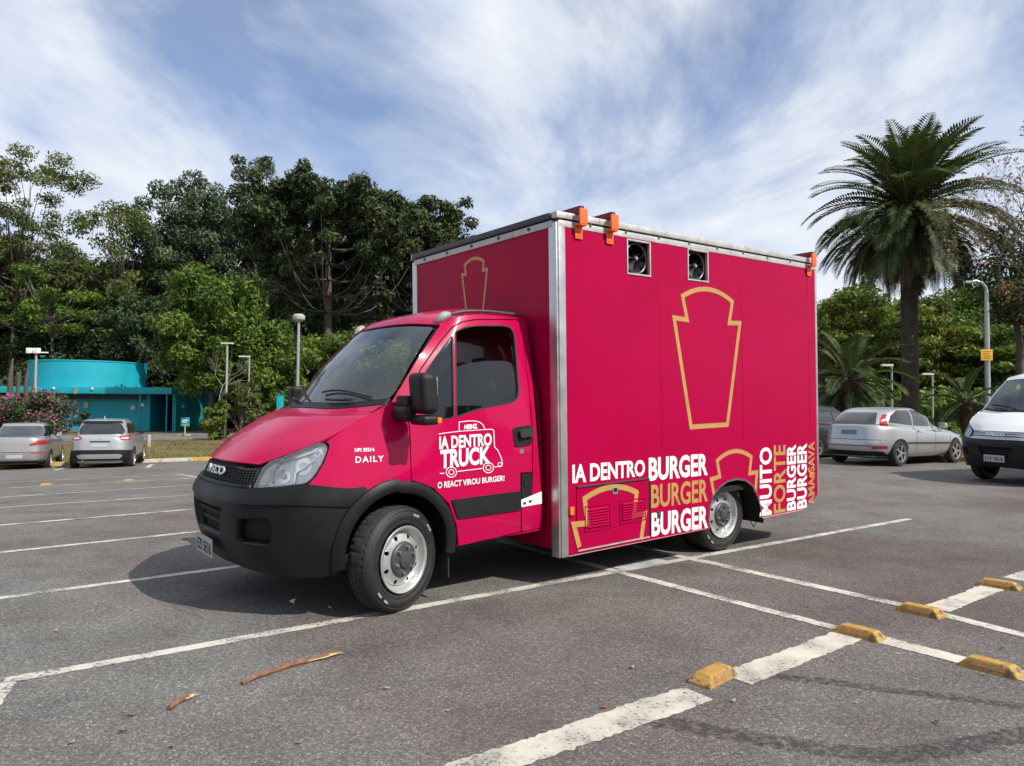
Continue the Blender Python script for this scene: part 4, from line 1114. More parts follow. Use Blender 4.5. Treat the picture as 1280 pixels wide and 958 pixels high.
def arc3(a, b, c, n=9):
    """quadratic curve through apex b"""
    a, b, c = map(np.array, (a, b, c)); m_ = 2 * b - (a + c) / 2
    return [tuple(a * (1-t)**2 + m_ * 2*t*(1-t) + c * t*t) for t in np.linspace(0, 1, n)]
def side_stroke(name, pxs, width, mat, w=1.1444, closed=False, off=.0025, parent=truck):
    V, F = stroke2d([pl(p, w) for p in pxs], width, closed)
    return mesh_obj(name, [tilt((v[0], w + off, v[1])) for v in V], F, mat, parent)

# ================================================================== box body
S0, S1, BWD, Z0, Z1 = 1.2946, 5.12, 1.1444, 0.2015, 2.9417
def P3(s, w, z): return tuple(tilt((s, w, z)))
z4 = lambda x, y: (690 + x / 3.657, 480 + y / 3.657)
z3 = lambda x, y: (680 + x / 3.556, 240 + y / 3.556)
post = 0.082
zpt = Z1 - .115       # panel top under the rails
bl = [pl((711, 694)), pl((886, 661))]
rear_b = [pl((952, 646.5)), pl((1003, 637.5)), pl((1021.5, 619))]
archp = [pl(p) for p in [(886.5,661),(886,648),(887.5,632),(892,619.5),(899,609.5),(909,602),(921,599),(932,600.5),(941,607.5),(947,620),(951,634),(952,646.5)]]
SIDE = [(S0+post, bl[0][1]), (bl[1][0]-.02, bl[1][1])] + archp + [rear_b[1], (S1-.03, rear_b[2][1]), (S1-.03, zpt), (S0+post, zpt)]
FANS = [[z3(372,215),z3(468,229),z3(468,372),z3(372,362)], [z3(641,257),z3(725,270),z3(725,397),z3(641,389)]]
FANP = []
for f in FANS:
    q = [pl(p) for p in f]; sx0 = min(p[0] for p in q); sx1 = max(p[0] for p in q); zz0 = (q[2][1]+q[3][1])/2; zz1 = (q[0][1]+q[1][1])/2
    FANP.append((sx0, sx1, zz0, zz1))
fan_holes = [[(a,c),(b,c),(b,d),(a,d)] for a,b,c,d in FANP]
HATCH = [pl(z4(*p)) for p in ((110,478),(440,435),(445,705),(118,748))]
hs0 = (HATCH[0][0]+HATCH[3][0])/2; hs1 = (HATCH[1][0]+HATCH[2][0])/2; hz0 = (HATCH[2][1]+HATCH[3][1])/2; hz1 = (HATCH[0][1]+HATCH[1][1])/2
hatch_hole = [(hs0-.008,hz0-.008),(hs1+.008,hz0-.008),(hs1+.008,hz1+.008),(hs0-.008,hz1+.008)]
sidepl = plate('side_panel', SIDE, fan_holes + [hatch_hole], lambda s, z, d: P3(s, BWD - d, z), .04, M_WRAP, truck, step=.35, border=.35)
SIDE_F = [p for p in SIDE]
plate('side_panel', SIDE_F, [], lambda s, z, d: P3(s, -BWD + d, z), .04, M_WRAP, truck)
plate('front_panel', [(-BWD+.05, Z0+.05), (BWD-.05, Z0+.05), (BWD-.05, zpt), (-BWD+.05, zpt)], [], lambda w, z, d: P3(S0+.006+d, w, z), .04, M_WRAP, truck)
plate('rear_panel', [(-BWD+.05, Z0+.12), (BWD-.05, Z0+.12), (BWD-.05, zpt), (-BWD+.05, zpt)], [], lambda w, z, d: P3(S1-d, w, z), .04, M_WRAP, truck)
def bodybox(name, lo, hi, mat, bev=.004, parent=truck):
    bm = bmesh.new(); box_bm(bm, lo, hi, bev)
    for v in bm.verts: v.co = Vector(tilt(v.co))
    return bm_obj(name, bm, mat, parent, smooth=40)
bodybox('box_floor', (S0+.05, -BWD+.05, Z0+.30), (S1-.05, BWD-.05, Z0+.36), M_DARK)
bodybox('box_roof', (S0+.03, -BWD+.03, Z1-.04), (S1-.03, BWD-.03, Z1-.012), pm('roof_white', (.55,.55,.54), .6, var=.1), .002)
# aluminium corner posts, two profiles each with a dark groove
for sg in (1, -1):
    bodybox('corner_post', (S0+.012, min(sg*(BWD-.004), sg*BWD*1.0035), Z0), (S0+post, max(sg*(BWD-.004), sg*BWD*1.0035), Z1-.05), M_ALU, .003) if False else None
    lo, hi = sorted((sg*(BWD-.05), sg*(BWD+.004)))
    bodybox('corner_post', (S0+.014, lo, Z0-.005), (S0+post+.004, hi, Z1-.075), M_ALU, .012)
    lo, hi = sorted((sg*(BWD-.10), sg*(BWD-.008)))
    bodybox('corner_post', (S0-.004, lo, Z0-.005), (S0+.05, hi, Z1-.085), M_ALU, .010)
    lo, hi = sorted((sg*(BWD-.05), sg*(BWD+.003)))
    bodybox('rear_post', (S1-.034, lo, Z0+.13), (S1+.004, hi, Z1-.06), M_ALU, .008)
    lo, hi = sorted((sg*(BWD-.05), sg*(BWD+.005)))
    bodybox('top_rail', (S0+.02, lo, Z1-.118), (S1-.01, hi, Z1-.068), M_ALUW, .004)
    bodybox('rail_groove', (S0+.03, min(sg*(BWD-.05), sg*(BWD-.004)), Z1-.068), (S1-.02, max(sg*(BWD-.05), sg*(BWD-.004)), Z1-.052), M_DARK, .001)
    lo, hi = sorted((sg*(BWD-.06), sg*(BWD+.012)))
    bodybox('roof_edge', (S0-.008, lo, Z1-.053), (S1+.006, hi, Z1), M_ALUW, .014)
bodybox('front_rail', (S0-.006, -BWD+.055, Z1-.118), (S0+.03, BWD-.055, Z1-.064), M_ALUW, .004)
bodybox('roof_edge', (S0-.022, -BWD+.03, Z1-.056), (S0+.05, BWD-.065, Z1-.002), pm('dark_edge', (.06,.06,.06), .45, metal=.4), .016)
bodybox('rear_rail', (S1-.03, -BWD+.055, Z1-.11), (S1+.006, BWD-.055, Z1-.01), M_ALUW, .006)
for sg in (1, -1):
    for z in (-.085,):
        for s in np.arange(S0+.35, S1-.2, .42):
            lo, hi = sorted((sg*(BWD+.004), sg*(BWD+.010))); bodybox('rail_clip', (s, lo, Z1-.085), (s+.02, hi, Z1-.05), M_CAP, .001)
for w in np.arange(-BWD+.25, BWD-.1, .42): bodybox('rail_clip', (S0-.013, w, Z1-.098), (S0-.005, w+.03, Z1-.075), M_CAP, .001)
M_PINKT = pm('pale_pink_edge', (.62,.28,.34), .5)
# pale trim along the bottom edge
bodybox('bottom_trim', (S0+post+.005, BWD-.03, Z0-.003), (bl[1][0]-.03, BWD+.003, Z0+.001), M_PINKT, .001)
bodybox('bottom_trim', (rear_b[0][0]+.005, BWD-.03, rear_b[0][1]-.012), (rear_b[1][0], BWD+.003, rear_b[0][1]-.004), M_PINKT, .001)
# wheel well of the box
V = []; F = []
for i, p in enumerate(archp):
    V += [P3(p[0], BWD-.01, p[1]), P3(p[0], .55, p[1])]
    if i: F.append((2*i-2, 2*i-1, 2*i+1, 2*i))
mesh_obj('wheel_well', V, F, M_DARK, truck, smooth=True)
mesh_obj('wheel_well_wall', [P3(p[0], .56, p[1]) for p in archp], [tuple(range(len(archp)))], M_DARK, truck)
side_stroke('arch_edge', [(886.5,661),(886,648),(887.5,632),(892,619.5),(899,609.5),(909,602),(921,599),(932,600.5),(941,607.5),(947,620),(951,634),(952,646.5)], .018, pm('grey_seal', (.10,.08,.09), .6), off=.003)
q0 = pl((940, 650), .95)
for sg in (1, -1): bodybox('rear_mud_flap', (q0[0], min(sg*.55, sg*1.08), .12), (q0[0]+.012, max(sg*.55, sg*1.08), .55), M_RUB, .002)
tube('cable', [P3(rear_b[0][0]+.07, 1.0, .25), P3(rear_b[0][0]+.09, 1.02, .13), P3(rear_b[0][0]+.05, 1.02, .08), P3(rear_b[0][0]-.0, 1.0, .16)], .005, M_RUB, truck, 5)
# fans
M_FANB = pm('fan_black', (.045,.045,.048), .4)
for a, b, c, d in FANP:
    fr = bodybox('fan_frame', (a-.011, BWD-.02, d-.003), (b+.011, BWD+.008, d+.011), M_ALUW, .002)
    for lo, hi in (((a-.011, BWD-.02, c-.011), (b+.011, BWD+.008, c+.003)), ((a-.011, BWD-.02, c+.003), (a+.003, BWD+.007, d-.003)), ((b-.003, BWD-.02, c+.003), (b+.011, BWD+.007, d-.003))):
        bodybox('frame_bar', lo, hi, M_ALUW, .002, fr)
    bodybox('fan_housing', (a-.01, BWD-.30, c-.01), (b+.01, BWD-.28, d+.01), M_DARK, .001, fr)
    for lo, hi in (((a-.012, BWD-.29, c-.01), (a-.002, BWD-.02, d+.01)), ((b+.002, BWD-.29, c-.01), (b+.012, BWD-.02, d+.01)), ((a-.01, BWD-.29, c-.012), (b+.01, BWD-.02, c-.002)), ((a-.01, BWD-.29, d+.002), (b+.01, BWD-.02, d+.012))):
        bodybox('fan_duct', lo, hi, M_DARK, .001, fr)
    cs, cz = (a + b) / 2, (c + d) / 2; rf = min(b - a, d - c) * .47
    ring = [P3(cs + rf * math.cos(t), BWD-.035, cz + rf * math.sin(t)) for t in np.linspace(0, 2*PI, 33)]
    tube('fan_ring', ring, .010, M_FANB, fr, 6)
    for k in range(7):
        t0 = 2*PI*k/7 + .2; V = []; F = []
        for i in range(5):
            r = rf * (.22 + .72 * i / 4)
            for j, dt in enumerate((-.30, 0, .30)):
                tt = t0 + dt * (.75 + .25 * i / 4) + .10 * i / 4; V.append(P3(cs + r * math.cos(tt), BWD - .045 + .028 * (j - 1), cz + r * math.sin(tt)))
            if i:
                for j in range(2): F.append((3*i-3+j, 3*i-2+j, 3*i+1+j, 3*i+j))
        o = mesh_obj('fan_blade', V, F, M_FANB, fr, smooth=True)
    hubf = [(.0005,-.035),(.014,-.035),(.024,-.030),(.030,.02)]
    V, F = lathe_VF([(r, x) for r, x in hubf], 20); mesh_obj('fan_hub', [P3(cs + v[0], BWD - .055 - v[1], cz + v[2]) for v in V], F, M_CAP, fr, smooth=True)
    V, F = lathe_VF([(.0005,-.037),(.010,-.037)], 12); mesh_obj('fan_badge', [P3(cs + v[0], BWD - .055 - v[1], cz + v[2]) for v in V], F, pm('hub_sticker', (.6,.45,.42), .4), fr)
    for t0 in (.5, 2.1, 3.7, 5.3): tube('fan_strut', [P3(cs + .03 * math.cos(t0), BWD-.085, cz + .03 * math.sin(t0)), P3(cs + rf * math.cos(t0), BWD-.085, cz + rf * math.sin(t0))], .006, M_FANB, fr, 5)
# orange brackets holding the roof bars
zb = lambda x, y: (660 + x / 10.64, 250 + y / 10.64)
for c_ in (pl(zb(660, 400)), pl(zb(1075, 480)), pl((1010, 334))):
    s = c_[0]
    br = bodybox('bracket', (s-.040, BWD+.006, Z1-.20), (s+.040, BWD+.016, Z1-.085), M_ORANGE, .003)
    bodybox('bracket_arm', (s-.040, BWD+.012, Z1-.10), (s+.040, BWD+.075, Z1-.085), M_ORANGE, .003, br)
    bodybox('bracket_lip', (s-.042, BWD+.062, Z1-.087), (s+.042, BWD+.078, Z1+.035), M_ORANGE, .003, br)
    for z in (-.18, -.145):
        for dx in (-.013, .013): bodybox('screw', (s+dx-.004, BWD+.016, Z1+z-.004), (s+dx+.004, BWD+.0185, Z1+z+.004), M_MAROON, .001, br)
    bodybox('roof_bar', (s-.024, -BWD-.02, Z1+.002), (s+.02, BWD+.060, Z1+.060), M_MAROON, .004)
# hatch with louvres
def hp(s, z, d): return P3(s, BWD + .002 - d, z)
hatch = plate('hatch', [(hs0,hz0),(hs1,hz0),(hs1,hz1),(hs0,hz1)], [], hp, .03, M_WRAP, truck)
bodybox('hatch_hinge', (hs0, BWD, hz1+.002), (hs1, BWD+.014, hz1+.014), M_CAP, .002, hatch)
bodybox('hatch_sill', (hs0, BWD, hz0-.014), (hs1, BWD+.010, hz0-.002), M_ALUW, .002, hatch)
bodybox('hatch_edge', (hs1+.001, BWD-.01, hz0), (hs1+.009, BWD+.006, hz1), M_DARK, .001, hatch)
for p0, p1, p2, p3 in (((155,575),(258,552),(258,640),(165,662)), ((318,548),(418,526),(418,602),(320,630))):
    q = [pl(z4(*p)) for p in (p0, p1, p2, p3)]; la, lb = (q[0][0]+q[3][0])/2, (q[1][0]+q[2][0])/2; lt, lo_ = (q[0][1]+q[1][1])/2, (q[2][1]+q[3][1])/2
    for lo, hi in (((la-.03,BWD+.001,lt+.012),(lb+.02,BWD+.009,lt+.022)), ((la-.03,BWD+.001,lo_-.03),(lb+.02,BWD+.009,lo_-.02)), ((la-.03,BWD+.001,lo_-.02),(la-.02,BWD+.009,lt+.012)), ((lb+.01,BWD+.001,lo_-.02),(lb+.02,BWD+.009,lt+.012))):
        bodybox('louvre_frame', lo, hi, M_WRAP, .003, hatch)
    nL = 7
    for i in range(nL):
        z = lo_ + (lt - lo_) * (i + .2) / nL; hgt = (lt - lo_) / nL * .62
        V = [P3(la, BWD+.003, z+hgt), P3(lb, BWD+.003, z+hgt), P3(lb, BWD+.016, z), P3(la, BWD+.016, z), P3(la, BWD+.003, z-.004), P3(lb, BWD+.003, z-.004)]
        mesh_obj('louvre', V, [(0,1,2,3),(3,2,5,4),(0,3,4),(1,5,2)], M_WRAP, hatch)
lk = pl(z4(286,487)); bodybox('hatch_lock', (lk[0]-.03, BWD+.002, lk[1]-.03), (lk[0]+.03, BWD+.010, lk[1]+.03), M_ALU, .004, hatch); bodybox('lock_slot', (lk[0]-.02, BWD+.010, lk[1]-.012), (lk[0]+.02, BWD+.013, lk[1]+.022), M_DARK, .002, hatch)
lk = pl(z4(487,598)); bodybox('side_lock', (lk[0]-.022, BWD+.002, lk[1]-.03), (lk[0]+.022, BWD+.010, lk[1]+.03), M_CAP, .004)
for p in ((82,580),): 
    lk = pl(z4(*p)); bodybox('marker_lamp', (lk[0]-.012, BWD+.003, lk[1]-.035), (lk[0]+.03, BWD+.022, lk[1]+.03), M_AMBER, .008)
lk = pl((1012, 594)); bodybox('marker_lamp', (lk[0]-.03, BWD+.003, lk[1]-.03), (lk[0]+.03, BWD+.02, lk[1]+.03), M_AMBER, .008)
for (x, ya, yb) in ((448,440,705), (575,520,655)):
    a, b = pl(z4(x, ya)), pl(z4(x, yb)); bodybox('panel_seam', (a[0]-.003, BWD-.002, b[1]), (a[0]+.003, BWD+.0035, a[1]), M_DARK, .0005)
for s_ in (S0 + 1.22, S0 + 2.44, S0 + 3.66):      # sheet joints under the vinyl
    if s_ < FANP[0][0] - .05 or s_ > FANP[1][1] + .05 or not any(a - .03 < s_ < b + .03 for a, b, c, d in FANP): bodybox('sheet_joint', (s_ - .012, BWD - .003, max(Z0 + .50, hz1 + .25)), (s_ + .012, BWD + .0012, zpt - .002), M_WRAP, .0004)
# ---- lettering and shield outlines on the box
letters('lettering', 'IA DENTRO', [z4(92,456),z4(424,421),z4(424,346),z4(92,369)], BWD, M_WHITE, .032, spacing=.99)
letters('lettering', 'BURGER', [z4(441,446),z4(711,418),z4(711,317),z4(441,337)], BWD, M_WHITE, .034, spacing=1.0)
letters('lettering', 'BURGER', [z4(452,570),z4(711,538),z4(711,434),z4(452,462)], BWD, M_GOLD, .022, spacing=.99)
letters('lettering', 'BURGER', [z4(454,700),z4(712,659),z4(712,555),z4(454,590)], BWD, M_WHITE, .034, spacing=1.0)
for tx, x0, x1, yb0, yb1, yt, mt, bd in (('MUITO',948,1004,606,597,289,M_WHITE,.045), ('FORTE',1012,1066,594,584,279,M_GOLD,.03), ('BURGER',1072,1114,582,575,276,M_WHITE,.05), ('BURGER',1119,1164,574,565,271,M_WHITE,.05), ('AMASSAVA',1170,1199,560,545,264,M_GOLD,.03)):
    a = z4(x0, yb0); b = z4(x1, yb1); tt = z4(0, yt)[1]
    letters('lettering', tx, [b, (b[0], tt), (a[0], tt + .6), a], BWD, mt, bd * .68, spacing=1.0)
def keystone(name, tl, ap, tr, nr_, sr, br, bl_, sl_, nl, width, closed=True, **k):
    pts = arc3(tl, ap, tr, 13) + [nr_, sr] + ([br, bl_] if closed else []) + [sl_, nl]
    return side_stroke(name, pts, width, M_GOLD, closed=True, **k)
keystone('shield_outline', (853,370.5), (884.3,361.8), (915.2,377.5), (911.2,404), (924.6,404.3), (909,531), (863.6,534), (842.4,397.5), (858.7,400), .044)
side_stroke('shield_outline', [z4(123,746), z4(97,643), z4(160,637), z4(147,525)] + arc3(z4(147,525), z4(270,472), z4(385,497), 11)[1:] + [z4(372,605), z4(422,592), z4(405,712)], .046, M_GOLD, off=.006)
side_stroke('shield_outline', [z4(741,512), z4(727,437), z4(766,424), z4(754,352)] + arc3(z4(754,352), z4(832,308), z4(910,334), 11)[1:] + [z4(902,409), z4(936,404), z4(929,492)], .040, M_GOLD)
fz = lambda x, y: pf((500 + x / 5.32, 240 + y / 5.32))
pts = [fz(441,800), fz(411,553), fz(437,549), fz(428,490)] + arc3(fz(428,490), fz(490,443), fz(554,462), 11)[1:] + [fz(550,522), fz(577,515), fz(550,790)]
V, F = stroke2d(pts, .030); mesh_obj('shield_outline', [P3(S0 + .003, v[0], v[1]) for v in V], F, M_GOLD, truck)
# side marker tape on the front panel edge
bodybox('reflective_tape', (S0-.002, BWD-.20, .92), (S0+.004, BWD-.115, 1.02), M_WHITE, .001) if False else None
# ---- lettering on the cab
zc = lambda x, y: (400 + x / 2.3375, 370 + y / 2.3375)
cab_letters('lettering', 'IA DENTRO', [zc(347,449),zc(500,438),zc(500,401),zc(347,411)], M_WHITE, .032, spacing=.99)
cab_letters('lettering', 'TRUCK', [zc(350,506),zc(496,490),zc(496,439),zc(350,450)], M_WHITE, .038, spacing=1.0)
cab_letters('lettering', 'O REACT VIROU BURGER!', [zc(342,563),zc(537,540),zc(537,524),zc(342,544)], M_WHITE, .026, spacing=1.0)
cab_letters('lettering', 'HEINZ', [zc(419,391),zc(459,388),zc(457,374),zc(421,377)], M_WHITE, .05)
cab_letters('badge', 'DAILY', [zc(103,489),zc(185,484),zc(185,467),zc(103,470)], pm('badge_silver', (.7,.7,.7), .3, metal=.4), .02, spacing=1.25)
cab_letters('badge', 'HPI 35S14', [zc(101,457),zc(158,455),zc(157,444),zc(101,446)], M_WHITE, .03)
def cab_stroke(pts, wpx, mat, off=.008, closed=False):
    V, F = stroke2d(pts, wpx, closed); pos, nor = map_px([tuple(v) for v in V]); mesh_obj('truck_drawing', tilt(pos + nor * off), F, mat, truck)
cab_stroke([zc(*p) for p in ((345,404),(380,399),(405,396),(405,369),(430,366),(452,366),(466,370),(475,378),(480,391),(500,390),(506,394),(508,441),(518,452),(528,474),(531,490),(529,497),(508,500))], .95, M_WHITE)
cab_stroke([zc(*p) for p in ((472,504),(400,513))], .95, M_WHITE); cab_stroke([zc(*p) for p in ((362,518),(348,519))], .95, M_WHITE); cab_stroke([zc(405,396), zc(480,391)], .8, M_WHITE)
for c in (zc(382,515), zc(490,502)):
    for r in (6.4, 3.2): cab_stroke([(c[0] + r * math.cos(a), c[1] + r * math.sin(a)) for a in np.linspace(0, 2*PI, 22, endpoint=False)], 1.0 if r > 4 else .9, M_WHITE, closed=True)
cab_stroke([(zc(524,493)[0] + 2.2 * math.cos(a), zc(524,493)[1] + 2.6 * math.sin(a)) for a in np.linspace(0, 2*PI, 14, endpoint=False)], .8, M_WHITE, closed=True)
M_BADGE = pm('badge_metal', (.66,.66,.66), .32, metal=.5)
# maker's letters on the grille
V, F = text2d('IVECO', .03, 1.0); us = [(x - .29) * 1.2 for x, y in V]; vs_ = [3.42 + .36 * y for x, y in V]
pos = PL.at(us, vs_); nor = PL.normal(us, vs_); me_o = mesh_obj('grille_lettering', tilt(pos + nor * .010), [f[::-1] for f in F], M_BADGE, truck)
md = me_o.modifiers.new('depth', 'SOLIDIFY'); md.thickness = .008; md.offset = 0
# number plate
def plate_obj(s, z0, z1, text, parent=truck):
    bm = bmesh.new(); box_bm(bm, (s-.006, -.20, z0), (s, .20, z1), .002)
    for v in bm.verts: v.co = Vector(tilt(v.co))
    p_ = bm_obj('number_plate', bm, pm('plate_grey', (.42,.42,.42), .5, var=.1, scale=20), parent)
    V, F = text2d(text, .01); mesh_obj('plate_text', [tilt((s - .0085, (x - .5) * .34, z0 + .018 + y * (z1 - z0 - .05))) for x, y in V], F, M_BLK, p_)
    return p_
np_ = plate_obj(-1.068, .385, .515, 'EZI 5E16')
CAB.append(np_)
# ================================================================== CARS
class CarBody:
    """stack of closed plan curves -> smooth body; details are laid on by projection"""
    def __init__(self, loops, n=96, sub=6):
        C = []
        for lp in loops:
            x0, x1, w, e, zf = lp[:5]; e2 = lp[5] if len(lp) > 5 else e
            row = []
            for k in range(n):
                a = 2 * PI * k / n; c, s = math.cos(a), math.sin(a)
                ex = e if c > 0 else e2
                x = (x0 + x1) / 2 + (x1 - x0) / 2 * math.copysign(abs(c) ** (2 / ex), c); y = w * math.copysign(abs(s) ** (2 / ex), s)
                z = zf((x - x0) / (x1 - x0)) if callable(zf) else zf
                row.append((x, y, z))
            C.append(row)
        C = np.array(C); nr = len(C)
        E = np.concatenate([2 * C[:1] - C[1:2], C, 2 * C[-1:] - C[-2:-1]], 0)
        V = []
        for i in range(nr - 1):
            for t in np.arange(sub) / sub:
                w = (-.5*t + t*t - .5*t**3, 1 - 2.5*t*t + 1.5*t**3, .5*t + 2*t*t - 1.5*t**3, -.5*t*t + .5*t**3)
                V.append(sum(w[a] * E[i + a] for a in range(4)))
        V.append(C[-1]); V = np.array(V); m_ = len(V); self.V = V.reshape(-1, 3)
        self.F = [(i*n + k, i*n + (k+1) % n, (i+1)*n + (k+1) % n, (i+1)*n + k) for i in range(m_-1) for k in range(n)]
        self.F.append(tuple((m_-1)*n + k for k in range(n))); self.F.append(tuple(range(n-1, -1, -1)))
        self.bvh = BVHTree.FromPolygons([tuple(v) for v in self.V], self.F)
    def cast(self, o, d):
        h = self.bvh.ray_cast(Vector(o), Vector(d))
        if h[0] is None: h = self.bvh.find_nearest(Vector(o) + Vector(d) * 8)
        return np.array(h[0]), np.array(h[1])
def decal(body, name, poly, direction, mat, parent, off=.004, step=.06, both=False, holes=(), thick=.006):
    out = []
    for sg in ((1, -1) if both else (1,)):
        v, t = fill(poly, holes, step, step); V = []; k = len(v)
        for a, b in v:
            if direction == 'rear': o, d = (-8, a * sg, b), (1, 0, 0)
            elif direction == 'front': o, d = (8, a * sg, b), (-1, 0, 0)
            else: o, d = (a, -8 * sg, b), (0, sg, 0)      # 'side': right side, mirrored for the left
            p, n_ = body.cast(o, d); dv = -np.array(d, float); nn = n_ * .6 + dv * .4; V.append((p + nn * off, p + nn * (off - thick)))
        VV = [q[0] for q in V] + [q[1] for q in V]; cnt = {}
        for tr in t:
            for e in ((tr[0], tr[1]), (tr[1], tr[2]), (tr[2], tr[0])): cnt.setdefault(tuple(sorted(e)), []).append(e)
        Fq = list(t) + [(e[0][0], e[0][1], e[0][1] + k, e[0][0] + k) for e in cnt.values() if len(e) == 1]
        bm = bmesh.new(); vs = [bm.verts.new(tuple(q)) for q in VV]
        for f in Fq:
            try: bm.faces.new([vs[i] for i in f])
            except ValueError: pass
        bmesh.ops.delete(bm, geom=[q for q in bm.verts if not q.link_faces], context='VERTS')
        out.append(bm_obj(name, bm, mat, parent, smooth=45))
    return out
G_CAR = pm('dark_car_glass', (.010, .012, .013), .05, coat=.8, spec=.8)
M_RED = pm('tail_red', (.35, .012, .015), .18, coat=.7); M_CLEAR = pm('tail_clear', (.62, .56, .56), .15, coat=.6)
M_PLATE = pm('car_plate', (.40, .41, .43), .4); M_ALLOY = pm('alloy_wheel', (.50, .50, .50), .3, metal=.8)
M_CTY = pm('car_tyre', (.020, .020, .020), .8, var=.2, scale=20)
_cw = {}
def car_wheel(parent, x, y, r, spokes=5):
    key = (round(r, 3), spokes)
    w = 0.2
    sg = -1 if y < 0 else 1
    tprof = [(r*.66, .03), (r*.68, .006), (r*.80, 0), (r*.94, .01), (r, .035), (r, w-.035), (r*.94, w-.01), (r*.66, w-.01)]
    if key not in _cw:
        hub = lathe('wheel', [(.001, .045), (r*.64, .045), (r*.66, .1)], M_DARK, None, 28)
        lathe('tyre', tprof, M_CTY, hub, 36)
        lathe('rim', [(r*.665, .004), (r*.63, .006), (r*.60, .03)], M_ALLOY, hub, 36)
        for k in range(spokes):
            a = 2*PI*k/spokes; Mx = Matrix.Rotation(-a, 4, 'Y')
            bm = bmesh.new(); box_bm(bm, (r*.08, .012, -r*.075), (r*.63, .034, r*.075), .006, Mx); bm_obj('spoke', bm, M_ALLOY, hub, smooth=40)
        lathe('hub_cap', [(.001, .006), (r*.13, .008), (r*.15, .03)], M_ALLOY, hub, 20)
        _cw[key] = hub; h = hub; h.parent = parent
    else: h = copy_tree(_cw[key], parent)
    h.location = (x, y, r); h.rotation_euler = (0, 0, 0 if sg < 0 else PI)
    return h
def make_car(name, label, loc, heading, loops, col, wheels, details, metal=.55, rough=.32):
    root = empty(name, tuple(loc), heading); tag(root, label, 'car', 'cars parked along the kerb')
    B_ = CarBody(loops)
    mt = pm('car_paint_' + '_'.join('%02d' % int(c * 100) for c in col), col, rough, metal=metal, coat=.6)
    mesh_obj('body', B_.V, B_.F, mt, root, smooth=True, angle=R(55))
    r, xf, xr, tw = wheels
    for x in (xf, xr):
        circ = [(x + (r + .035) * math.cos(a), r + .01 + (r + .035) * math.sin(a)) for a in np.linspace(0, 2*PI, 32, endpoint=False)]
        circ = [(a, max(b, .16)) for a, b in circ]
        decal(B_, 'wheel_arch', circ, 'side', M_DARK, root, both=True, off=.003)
        for sg in (-1, 1): car_wheel(root, x, sg * tw, r)
    details(B_, root, mt)
    # dark floor pan
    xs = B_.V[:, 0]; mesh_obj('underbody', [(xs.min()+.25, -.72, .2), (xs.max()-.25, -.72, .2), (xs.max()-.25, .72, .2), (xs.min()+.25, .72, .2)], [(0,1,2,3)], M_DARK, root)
    return root, B_
def plate_text(parent, x, z, text, w=.36):
    V, F = text2d(text, .0); return mesh_obj('plate_text', [(x - .004, (.5 - a) * w, z - .03 + b * .06) for a, b in V], F, pm('plate_ink', (.05,.06,.10), .5), parent)
def heading_of(d): return math.atan2(d[1], d[0])

